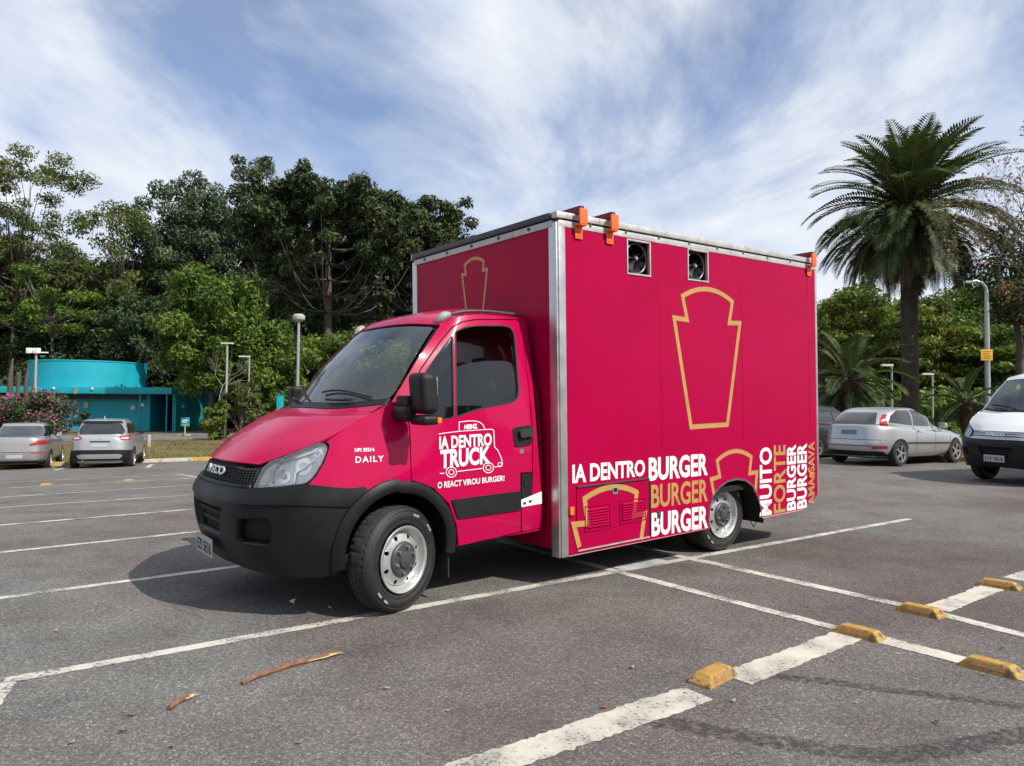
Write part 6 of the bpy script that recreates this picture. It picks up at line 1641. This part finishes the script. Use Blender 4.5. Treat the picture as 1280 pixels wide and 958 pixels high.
wood_band('undergrowth', 12, 46, 52, 72, 1.5, 4.5, 420, LM['green'], 64, .32, 150, 1.5)
# the wood that stands behind the photographer and shows in the paint and glass
wood_band('wood_behind', 95, 275, 34, 48, 5, 9.5, 700, LM['dark'], 65, .6, 90, 2.0)

# ------------------------------------------------------------------ palms
def frond_mesh(length, elev, droop, width, seed, pairs=34):
    g = np.random.default_rng(seed); P = []; dx, dz = math.cos(elev), math.sin(elev); x = z = 0.0; st = length / pairs; V = []; F = []; T = []
    ang = elev
    for i in range(pairs + 1):
        P.append((x, 0, z)); ang -= droop / pairs * (.35 + 1.3 * i / pairs); x += st * math.cos(ang); z += st * math.sin(ang)
    v, f = tube_VF(P, [.035 * (1 - .85 * i / pairs) + .004 for i in range(pairs + 1)], 4, cap=False); V += v; F += f; T += [.85] * len(v)
    for i in range(3, pairs + 1):
        p = np.array(P[i]); d = np.array(P[min(i + 1, pairs)]) - np.array(P[i - 1]); d /= np.linalg.norm(d)
        up = np.array([-d[2], 0, d[0]]); L_ = width * math.sin(PI * min(1, .12 + .86 * i / pairs)) ** .6 * g.uniform(.85, 1.1)
        for s in (-1, 1):
            side = np.array([0, s, 0]); dirv = d * .62 + side * .72 + up * .18; dirv /= np.linalg.norm(dirv)
            tip = p + dirv * L_ + np.array([0, 0, -.16 * L_]); mid = p + dirv * L_ * .5; wv = np.cross(dirv, up); wv /= np.linalg.norm(wv) + 1e-9; ww = .006 + .066 * L_
            b = len(V); V += [tuple(p), tuple(mid + wv * ww), tuple(tip), tuple(mid - wv * ww)]; F.append((b, b + 1, b + 2, b + 3)); tv = float(np.clip(.5 + g.normal() * .18, 0, 1)); T += [tv] * 4
    return V, F, T
def frond_data(name, mat, *a, **k):
    V, F, T = frond_mesh(*a, **k); o = big_mesh(name, V, np.array([f for f in F]), mat, None, attr=T); me = o.data; bpy.data.objects.remove(o); return me
LM['palm'] = leaf_mat('palm_frond', (.030,.048,.018), (.065,.092,.032), (.15,.17,.065), .12)
LM['palmdry'] = leaf_mat('palm_frond_dry', (.030,.024,.018), (.075,.060,.042), (.20,.165,.115), .1)
def palm(label, px, depth, crown_y, R_px, trunk_w, n, seed, dead=0, trunk=True, base_z=None, top_el=88):
    g = np.random.default_rng(seed); k = depth / FPX; gx = (px - 640) * k; gz = ground_z(gx, depth); zc = at_depth((px, crown_y), depth)[2] - gz; Ln = R_px * k
    root = empty('palm_tree', (gx, depth, gz)); tag(root, label, 'palm tree')
    tr = trunk_w * k / 2
    prof = []; nz = max(6, int(zc / .16))
    for i in range(nz + 1):
        f = i / nz; prof.append((tr * (1.15 - .15 * min(1, f * 4) + (.75 if f > .93 else 0) * (f - .93) / .07) + (.025 if i % 2 else 0), -.2 + (zc + .2) * f))
    o = lathe('trunk', prof, pm('palm_bark', (.060,.048,.040), .95, var=.4, scale=5, bump=.9, bscale=12), root, 18, axis='Z', angle=60)
    bulb = lathe('crown_boss', [(.02, zc + .55), (tr * 1.3, zc + .35), (tr * 1.7, zc - .1), (tr * 1.35, zc - .6), (tr, zc - 1.0)], pm('palm_boss', (.07,.045,.028), .95, var=.5, scale=9, bump=1, bscale=18), root, 18, axis='Z', angle=60)
    temps = []
    for el, dr, ln in ((84, .9, .80), (70, 1.15, .92), (55, 1.25, 1.0), (40, 1.3, 1.02), (24, 1.35, 1.0), (8, 1.35, .98), (-12, 1.15, .95), (-35, .9, .9)):
        for v in range(2): temps.append((el, frond_data('frond', LM['palm'], Ln * ln, R(min(el, top_el)), dr * .82 * (1 + .12 * v), Ln * .16 + .12, seed + int(el) + 100 * v + 50)))
    for i in range(n):
        f = (i + .5) / n; el_want = 88 - 132 * f ** .85; c = sorted(temps, key=lambda q: abs(q[0] - el_want) + g.random() * 5)[0]
        o = bpy.data.objects.new('frond', c[1]); link(o, root); a = i * 2.39996 + g.normal() * .12
        o.location = (tr * .5 * math.cos(a), tr * .5 * math.sin(a), zc + .30 - .5 * f); o.rotation_euler = (g.normal() * .10, g.normal() * .07, a); s = g.uniform(.88, 1.08); o.scale = (s, s, s)
    if dead:
        td = [frond_data('dry_frond', LM['palmdry'], Ln * .78, R(e), d_, Ln * .07 + .05, seed + 400 + j) for j, (e, d_) in enumerate(((-25, 1.3), (-45, 1.0), (-62, .6)))]
        for i in range(dead):
            o = bpy.data.objects.new('dry_frond', td[i % 3]); link(o, root); a = i * 2.39996 + .7
            o.location = (tr * math.cos(a), tr * math.sin(a), zc - .35 - .3 * g.random()); o.rotation_euler = (g.normal() * .12, g.normal() * .08, a); s = g.uniform(.7, 1.1); o.scale = (s, s, s)
    return root
palm('tall date palm with dense round crown and skirt of dry fronds', 1138, 30, 266, 128, 19, 135, 71, dead=90)
palm('short young palm beside the truck box behind the parked cars', 1062, 27, 476, 74, 22, 34, 72)
palm('small young palm between the silver hatchback and white van', 1206, 25, 505, 54, 8, 20, 73)
palm('small palm with low fronds under the tall palm crown', 1020, 31, 480, 66, 16, 24, 74)

# ------------------------------------------------------------------ twiggy trees
def twig_tree(label, px, depth, top, spread, seed, mat=M_TRUNKP, foot=None, lean=(0, 0), lv=5, leafm=None, r0=.07, name='bare_tree', start=.3):
    g = np.random.default_rng(seed); k = depth / FPX; gx = (px - 640) * k; gz = ground_z(gx, depth); H = at_depth((px, top), depth)[2] - gz
    root = empty(name, (gx, depth, gz)); tag(root, label, 'tree'); paths = []; tips = []
    def grow(p, d, ln, r, l):
        e = p + d * ln; m_ = (p + e) / 2 + g.normal(size=3) * ln * .06; paths.append(([tuple(p), tuple(m_), tuple(e)], r, r * .62, 5 if l > 2 else 3))
        if l == 0: tips.append(e); return
        for _ in range(g.integers(2, 4)):
            nd = d + g.normal(size=3) * .55 * np.array([spread, spread, .6]) + np.array([0, 0, .12]); nd /= np.linalg.norm(nd); grow(e, nd, ln * g.uniform(.55, .82), r * .60, l - 1)
    d0 = np.array([lean[0], lean[1], 1.0]); d0 /= np.linalg.norm(d0)
    grow(np.array([0, 0, -.1]), d0, H * start, r0, lv)
    V, F = limbs_VF(paths[1:]); mesh_obj('branches', V, F, mat, root, smooth=True)
    V, F = limbs_VF(paths[:1]); mesh_obj('trunk', V, F, mat, root, smooth=True)
    if leafm is not None:
        C = np.array(tips); V, F, T = leaves(C, np.full(len(C), .22), np.full(len(C), 2), .07, seed + 9); big_mesh('crown', V, F, leafm, root, attr=T)
twig_tree('bare grey tree with forked limbs standing in front of the green wood', 274, 50, 425, 1.0, 81, lv=6, start=.36, r0=.09)
twig_tree('leafless tree with fine red-brown twigs reaching over the van', 1400, 24, 330, .9, 82, mat=M_TRUNK, leafm=LM['dry'], lv=7, start=.55, r0=.10, lean=(-.10, 0))
M_DEAD = pm('dead_bark', (.085,.066,.052), .95, var=.4, scale=3, bump=.9, bscale=10)
# dead pale stumps left of the tank
for i, (x, w_, top) in enumerate(((12, 9, 448), (22, 6, 462), (32, 7, 455), (40, 5, 470))):
    d = 57; k = d / FPX; gx = (x - 640) * k; h_ = at_depth((x, top), d)[2] - ground_z(gx, d)
    o = mesh_obj('dead_trunk', *tube_VF([(0, 0, -.2), (.12, 0, h_ * .35), (-.05, .1, h_ * .7), (.12, .1, h_)], [w_ * k * .5, w_ * k * .40, w_ * k * .36, w_ * k * .08], 8), M_DEAD, None, smooth=True); o.location = (gx, d, ground_z(gx, d))
    tag(o, ('thickest pale dead trunk left of the tank', 'thin pale dead trunk beside the thickest one', 'pale dead trunk in the middle of its row', 'slender pale dead trunk nearest the tank')[i], 'tree trunk', 'dead trunks by the tank')
# ------------------------------------------------------------------ shrubs
def shrub(name, label, px, base_y, w_px, h_px, mat, seed, leaf_s=.10, per=220, n=26, extra=None, depth=None):
    p = hit((px, base_y)); k = p[1] / FPX; g = np.random.default_rng(seed); root = empty(name, tuple(p)); tag(root, label, 'shrub')
    C = envelope_points(n, w_px * k / 2, h_px * k / 2, g, w_px * k * .08); C[:, 2] += h_px * k * .52; C[:, 2] = np.maximum(C[:, 2], .15)
    cr = max(.16, w_px * k * .13); RAD = cr * g.uniform(.7, 1.2, len(C))
    V, F, T = leaves(C, RAD, np.full(len(C), per), leaf_s, seed + 1); big_mesh('foliage', V, F, mat, root, attr=T)
    V, F = limbs_VF([(curve((g.normal() * .08, g.normal() * .08, -.05), c, .05, g), .022, .006, 4) for c in C]); mesh_obj('stems', V, F, M_TRUNKP, root, smooth=True)
    if extra is not None:
        V, F, T = leaves(C + g.normal(size=C.shape) * .1, RAD * 1.05, np.full(len(C), per // 5), leaf_s * 1.1, seed + 2, shell=.2, elong=1.1); big_mesh('blossom', V, F, extra, root, attr=T)
    return root
shrub('flowering_bush', 'rounded azalea bush dotted with pink blossom behind the grey sedan', 22, 552, 124, 58, LM['dark'], 91, .12, 300, 50, extra=LM['pink'])
shrub('shrub', 'small light green bush on the verge by the turquoise signboard', 268, 552, 40, 50, LM['bright'], 92, .16, 120, 22)
shrub('shrub', 'twiggy olive bush behind the nose of the truck', 303, 550, 62, 72, LM['olive'], 93, .16, 90, 34)
shrub('shrub', 'leafy green bush around the thin lamp post', 335, 548, 52, 60, LM['green'], 94, .18, 130, 26)
shrub('shrub', 'low green shrub growing at the foot of the turquoise wall', 104, 541, 22, 26, LM['dark'], 95, .16, 90, 14)
shrub('shrub', 'low leafy plant between the small palm and white van', 1180, 566, 40, 40, LM['green'], 96, .12, 90, 18)
shrub('shrub', 'dark low shrub behind the silver hatchback', 1105, 556, 80, 34, LM['dark'], 97, .14, 120, 26)
# grass tufts on the verges
def grass(name, n, p0, p1, q0, q1, h, mat, seed, dz=.09):
    g = np.random.default_rng(seed); p = g.uniform(p0, p1, n); q = g.uniform(q0, q1, n); X = A2[0] * p + B2[0] * q; Y = A2[1] * p + B2[1] * q
    keep = (np.sin(X * 1.3 + 2 * np.cos(Y * .9)) + np.sin(Y * 1.7 + X * .4)) * .5 + g.normal(size=n) * .4 > -.1; X, Y = X[keep], Y[keep]; n = len(X)
    Z = np.array([ground_z(a, b) for a, b in zip(X, Y)]) + dz; a = g.uniform(0, 6.28, n); hh = h * g.uniform(.4, 1.3, n); w_ = .018
    b0 = np.stack([X - w_ * np.cos(a), Y - w_ * np.sin(a), Z], 1); b1 = np.stack([X + w_ * np.cos(a), Y + w_ * np.sin(a), Z], 1); tp = np.stack([X + g.normal(size=n) * hh * .5, Y + g.normal(size=n) * hh * .5, Z + hh], 1)
    V = np.stack([b0, b1, tp], 1).reshape(-1, 3); tag(big_mesh(name, V, np.arange(3 * n).reshape(-1, 3), mat, attr=np.repeat(np.clip(.5 + g.normal(size=n) * .25, 0, 1), 3)), kind='stuff')
LM['grass'] = leaf_mat('dry_grass', (.07,.065,.02), (.16,.12,.04), (.26,.19,.08), .2)
pL = pq(hit((-10, 575)))[0]
grass('dry_grass', 26000, pL, pL + 32, Q_KERB + .2, Q_V2 - .2, .10, LM['grass'], 101)
grass('dry_grass', 9000, P_KERB + .2, P_KERB + 6, qk0, Q_KERB, .10, LM['grass'], 102, .08)
# ================================================================== TURQUOISE BUILDING
M_TEAL = pm('turquoise_paint', (.006, .34, .42), .6, var=.10, scale=.6, bump=.1, bscale=6)
M_TEAL2 = pm('turquoise_paint_deep', (.006, .24, .31), .6, var=.1, scale=.6)
M_GREY = pm('concrete_grey', (.25,.25,.24), .85, var=.2, scale=2)
BD = hit((150, 538))[1]; k_ = BD / FPX
def bx(px): return (px - 640) * k_
def bz(py, px=120): return at_depth((px, py), BD)[2]
gz0 = ground_z(bx(120), BD)
bld = empty('round_tank_building', (bx(110), BD, gz0)); tag(bld, 'low turquoise building with round tank-like upper storey and dark doorway', 'building')
def bb(name, x0, x1, y0, y1, z0, z1, mat, parent=bld, bev=0.0):
    return box(name, (bx(x0) - bx(110), y0, z0 - gz0), (bx(x1) - bx(110), y1, z1 - gz0), mat, parent, bev)
zr, zf = bz(484.5), bz(492.5)
bb('front_wall', -40, 186, 0, .25, gz0 - .3, zf, M_TEAL)
bb('wall_band', -40, 186, -.06, .0 - .003, bz(501.5), bz(500), M_TEAL2); bb('wall_panel', -40, 186, .02, .04, gz0, gz0 + .05, M_TEAL2)
bb('high_window', 0, 184, -.012, .02, bz(499.5), bz(493.5), pm('dark_louvre', (.02,.04,.05), .5))
for i in range(12): bb('window_mullion', 10 + i * 15, 10.8 + i * 15, -.03, -.013, bz(499.5), bz(493.5), M_TEAL2)
bb('roof_slab', -46, 226, -1.6, 9, zf, zr, M_TEAL, bev=.03)
bb('back_wall', -40, 222, 8.5, 8.75, gz0 - .3, zf, M_TEAL)
bb('side_wall', 218.5, 222, -.2, 8.5, gz0 - .3, zf, M_TEAL)
bb('door_jamb', 186, 189, -.1, .35, gz0 - .3, zf, M_TEAL); bb('door_leaf', 190, 217, 3.0, 3.1, gz0 - .3, zf - .6, M_DARK)
bb('porch_wall', 186, 189, .35, 8, gz0 - .3, zf, M_TEAL2)
for i, x in enumerate((186.5, 219, 227)):
    tube('porch_post', [(bx(x) - bx(110), -1.4, -.2), (bx(x) - bx(110), -1.4, zf - gz0)], .06, M_TEAL, bld, 8)
for x0, x1, y0, y1, m_ in ((107, 111, 485, 493, M_GREY), (106.5, 111.5, 503, 510, pm('notice', (.45,.5,.4), .7)), (165, 170, 507, 512, pm('notice_white', (.6,.62,.6), .7)), (177, 181, 504, 508, M_WHITE)):
    bb('wall_box', x0, x1, -.12 if y0 > 495 else -1.68, -.002 if y0 > 495 else -1.602, bz(y1), bz(y0), m_)
kt = (BD + 4.6) / FPX; rt = 64 * kt; cxt = (111 - 640) * kt - bx(110); zt1 = at_depth((111, 450), BD + .2)[2] - gz0
prof = [(rt, zr - gz0 - .02), (rt, zt1 - .12), (rt + .05, zt1 - .10), (rt + .05, zt1), (rt - .12, zt1), (rt - .12, zt1 - .3), (.05, zt1 - .35)]
V, F = lathe_VF(prof, 72, 'Z')
for i in range(len(V)): V[i] = (V[i][0] + cxt, V[i][1] + 4.6, V[i][2])
bm = bmesh.new(); vs = [bm.verts.new(v) for v in V]
for f in F: bm.faces.new([vs[i] for i in f])
bm_obj('round_storey', bm, M_TEAL, bld, smooth=40)
for x in (82, 129): 
    bb('roof_lamp', x, x + 1.6, -1.72, -1.61, bz(487.5), bz(485), M_WHITE)
# ------------------------------------------------------------------ fence, posts, signs
M_POSTW = pm('post_white', (.36,.34,.29), .7, var=.15, scale=6); M_GALV = pm('galvanised', (.42,.43,.43), .45, metal=.6, var=.12, scale=10)
fr = empty('rail_fence', tuple(hit((186, 561)))); tag(fr, 'thin low rail fence with short pale posts along the verge', 'fence')
f0 = hit((186, 561)); pr_, qr = pq(f0)
for i in range(6):
    x, y = from_pq(pr_ + (i - 2) * 4.2, qr); z = ground_z(x, y); o = box('fence_post', (-.07, -.07, -.1), (.07, .07, .62), M_POSTW, fr, .01); o.location = Vector((x, y, z + .08)) - fr.location; o.rotation_euler = (0, 0, TANG)
for zz_ in (.30, .55):
    a = from_pq(pr_ - 8, qr); b = from_pq(pr_ + 13.5, qr); tube('fence_rail', [Vector((a[0], a[1], ground_z(*a) + zz_)) - fr.location, Vector((b[0], b[1], ground_z(*b) + zz_)) - fr.location], .009, M_CAP, fr, 6)
M_LAMPH = pm('lamp_head', (.38,.37,.33), .5, var=.1)
def post(name, label, px, base, top, wpx, depth=None, mat=M_GALV, kind='round'):
    d = depth; k = d / FPX; gx = (px - 640) * k; gz = ground_z(gx, d); zt = at_depth((px, top), d)[2] - gz; r = max(.03, wpx * k / 2)
    root = empty(name, (gx, d, gz)); tag(root, label, 'street lamp')
    if kind == 'round':
        tube('pole', [(0, 0, -.1), (0, 0, zt * .5), (0, 0, zt - .15)], [r, r * .9, r * .8], mat, root, 10)
        w_ = 7.5 * k
        lathe('lamp_head', [(.02, zt + .02), (w_ * .7, zt), (w_, zt - .09), (w_ * 1.04, zt - .16), (w_ * .95, zt - .30), (w_ * .5, zt - .42), (.05, zt - .44)], M_LAMPH, root, 24, axis='Z')
        lathe('lamp_glass', [(w_ * .97, zt - .17), (w_ * .90, zt - .30), (w_ * .3, zt - .43)], pm('lamp_glass_white', (.55,.55,.52), .3), root, 24, axis='Z')
    elif kind == 'flat':
        tube('pole', [(0, 0, -.1), (0, 0, zt)], [r, r * .8], mat, root, 8)
        for s in (-1, 1): box('lamp_head', (s * .22 - .19, -.12, zt - .02), (s * .22 + .19, .12, zt + .08), pm('lamp_white', (.6,.6,.58), .5), root, .03)
    elif kind == 'curve':
        tube('pole', [(0, 0, -.1), (0, 0, zt * .8), (0, 0, zt - .25)], [r, r * .85, r * .7], mat, root, 10)
        L_ = 24 * k; pth = [(0, 0, zt - .27), (-L_ * .06, 0, zt - .12), (-L_ * .25, 0, zt + .03), (-L_ * .55, 0, zt + .10), (-L_ * .8, 0, zt + .06)]
        tube('lamp_arm', pth, r * .6, mat, root, 8); box('lamp_head', (-L_ * 1.15, -.09, zt + .01), (-L_ * .75, .09, zt + .10), M_LAMPH, root, .025)
    else:
        tube('pole', [(0, 0, -.1), (0, 0, zt)], [r, r * .8], mat, root, 8)
        L_ = 13 * k; box('lamp_head', (-L_, -.10, zt - .05), (.05, .10, zt + .06), pm('lamp_white', (.6,.6,.58), .5), root, .02)
    return root
post('street_lamp', 'tall grey lamp post with one round mushroom head behind the windscreen', 372, 500, 393, 4.2, 40)
post('street_lamp', 'pale lamp post with flat white double head before the bare tree', 283, 540, 430, 3.2, 48, M_POSTW, 'flat')
post('street_lamp', 'thin plain lamp post behind the nose of the truck', 311, 530, 446, 2.4, 54, M_POSTW, 'round') if False else post('street_lamp', 'thin plain lamp post behind the nose of the truck', 311, 530, 446, 2.4, 54, M_POSTW, 'arm')
post('street_lamp', 'curved-arm street lamp carrying a yellow sign near the white van', 1235, 560, 355, 7, 26, M_GALV, 'curve')
post('street_lamp', 'small lamp post with flat head left of the tall palm trunk', 1115, 560, 457, 3.0, 38, M_GALV, 'arm')
post('street_lamp', 'small grey lamp post right of the tall palm trunk', 1166, 560, 468, 2.6, 42, M_GALV, 'arm')
cl_ = empty('camera_pole', ((44 - 640) * 46 / FPX, 46, ground_z((44 - 640) * 46 / FPX, 46))); tag(cl_, 'slim white pole with horizontal arm and camera boxes before the tank', 'camera pole')
zt = at_depth((44, 440), 46)[2] - cl_.location.z
tube('pole', [(0, 0, -.1), (0, 0, zt)], [.09, .07], M_POSTW, cl_, 8); tube('arm', [(-.5, 0, zt - .05), (.75, 0, zt - .05)], .05, M_WHITE, cl_, 6)
for x0, x1 in ((-.55, -.25), (-.10, .22)): box('camera_box', (x0, -.18, zt - .10), (x1, .12, zt + .24), M_WHITE, cl_, .03)
# yellow notice on the curved lamp
kz = 25.9 / FPX; sx = (1233 - 640) * kz
ys = empty('notice_sign', (sx, 25.85, at_depth((1233, 451), 25.9)[2])); tag(ys, 'square yellow notice strapped to the curved lamp post', 'sign')
box('sign_plate', (-.21, -.012, 0), (.21, .012, .40), pm('sign_yellow', (.70,.40,.02), .5, var=.08, scale=4), ys, .006)
for z, t_ in ((.30, 0), (.22, 1), (.14, 2), (.07, 3)): box('sign_print', (-.15 + .02 * t_, -.0165, z), (.15 - .03 * (t_ % 2), -.0125, z + .035), pm('sign_print_brown', (.30,.16,.02), .6), ys)
for z in (.08, .30): box('strap', (-.03, .012, z), (.12, .10, z + .03), M_GALV, ys)
# small turquoise signboard by the doorway
p = hit((231, 545)); sg_ = empty('signboard', tuple(p)); tag(sg_, 'small turquoise and green signboard on a thin leg near the doorway', 'sign')
kk = p[1] / FPX
tube('leg', [(0, 0, -.05), (0, 0, 14 * kk)], .05, M_POSTW, sg_, 6); box('foot', (-.35, -.25, -.03), (.35, .25, .12), M_POSTW, sg_, .02)
box('board', (-5.5 * kk, -.03, 13 * kk), (5.5 * kk, .03, 23 * kk), pm('sign_turquoise', (.02,.28,.36), .5), sg_, .01); box('board_strip', (-5.5 * kk, -.034, 12 * kk), (5.5 * kk, .034, 14.4 * kk), pm('sign_green', (.10,.40,.12), .5), sg_, .01)
box('board_print', (-3.5 * kk, -.038, 18.5 * kk), (3.5 * kk, -.031, 20 * kk), M_WHITE, sg_); box('board_print', (-3.5 * kk, -.038, 16.5 * kk), (2 * kk, -.031, 17.6 * kk), M_WHITE, sg_)
# turquoise kiosk post seen over the bonnet
kd = 47; kx = (350.5 - 640) * kd / FPX; ko = empty('kiosk_post', (kx, kd, ground_z(kx, kd))); tag(ko, 'turquoise totem post peeping over the bonnet', 'post')
zt = at_depth((350, 495), kd)[2] - ko.location.z; box('totem', (-.19, -.15, -.1), (.19, .15, zt), pm('totem_teal', (.01,.36,.42), .5), ko, .03); box('totem_cap', (-.21, -.17, zt), (.21, .17, zt + .06), M_TEAL2, ko, .01)

# ------------------------------------------------------------------ person behind the cars
def person(px, depth, shirt, label, h=1.68, face=0.0):
    gx = (px - 640) * depth / FPX; gz = ground_z(gx, depth); root = empty('person', (gx, depth, gz), face); tag(root, label, 'person')
    J = dict(pel=(0,0,.92), wst=(0,0,1.06), chs=(0,0,1.28), nck=(0,0,1.45), hd0=(0,.01,1.52), hd1=(0,.02,1.62), lh=(-.09,0,.88), lk=(-.10,.02,.48), la=(-.10,-.02,.08), lt=(-.10,.13,.03), rh=(.09,0,.88), rk=(.10,.04,.48), ra=(.10,.02,.08), rt=(.10,.17,.03), ls=(-.18,0,1.39), le=(-.23,-.02,1.12), lw=(-.22,.08,.90), lf=(-.22,.11,.81), rs=(.18,0,1.39), re=(.24,.02,1.13), rw=(.20,.18,1.02), rf=(.19,.26,1.0))
    rad = dict(pel=.14, wst=.125, chs=.14, nck=.055, hd0=.075, hd1=.088, lh=.09, lk=.06, la=.042, lt=.035, rh=.09, rk=.06, ra=.042, rt=.035, ls=.06, le=.042, lw=.032, lf=.03, rs=.06, re=.042, rw=.032, rf=.03)
    E_ = [('pel','wst'),('wst','chs'),('chs','nck'),('nck','hd0'),('hd0','hd1'),('pel','lh'),('lh','lk'),('lk','la'),('la','lt'),('pel','rh'),('rh','rk'),('rk','ra'),('ra','rt'),('chs','ls'),('ls','le'),('le','lw'),('lw','lf'),('chs','rs'),('rs','re'),('re','rw'),('rw','rf')]
    ks = list(J); me = bpy.data.meshes.new('body'); me.from_pydata([J[q] for q in ks], [(ks.index(a), ks.index(b)) for a, b in E_], []); o = bpy.data.objects.new('body', me); COL.objects.link(o)
    sk = o.modifiers.new('skin', 'SKIN')
    for i, q in enumerate(ks): me.skin_vertices[0].data[i].radius = (rad[q], rad[q] * .8)
    me.skin_vertices[0].data[0].use_root = True
    o.modifiers.new('smooth', 'SUBSURF').levels = 2
    dg = bpy.context.evaluated_depsgraph_get(); m2 = bpy.data.meshes.new_from_object(o.evaluated_get(dg)); bpy.data.objects.remove(o)
    o = bpy.data.objects.new('body', m2); link(o, root); m2.materials.clear()
    for mm in (pm('skin_tone', (.32,.19,.13), .6), pm('shirt_' + shirt[0], shirt[1], .85), pm('trousers_dark', (.03,.035,.05), .85), pm('hair_dark', (.02,.015,.012), .7)): m2.materials.append(mm)
    for p in m2.polygons:
        c = p.center; p.material_index = 3 if (c.z > 1.60 and c.y < .03) or c.z > 1.66 else 1 if .93 < c.z < 1.44 and not (abs(c.x) > .17 and c.z < 1.12) else 2 if c.z < .93 and abs(c.x) < .17 else 0
        p.use_smooth = True
    root.scale = (h / 1.70,) * 3
person(1052, 29, ('pale_blue', (.22,.50,.62)), 'person in a pale blue shirt standing beyond the silver hatchback', 1.62, R(200))
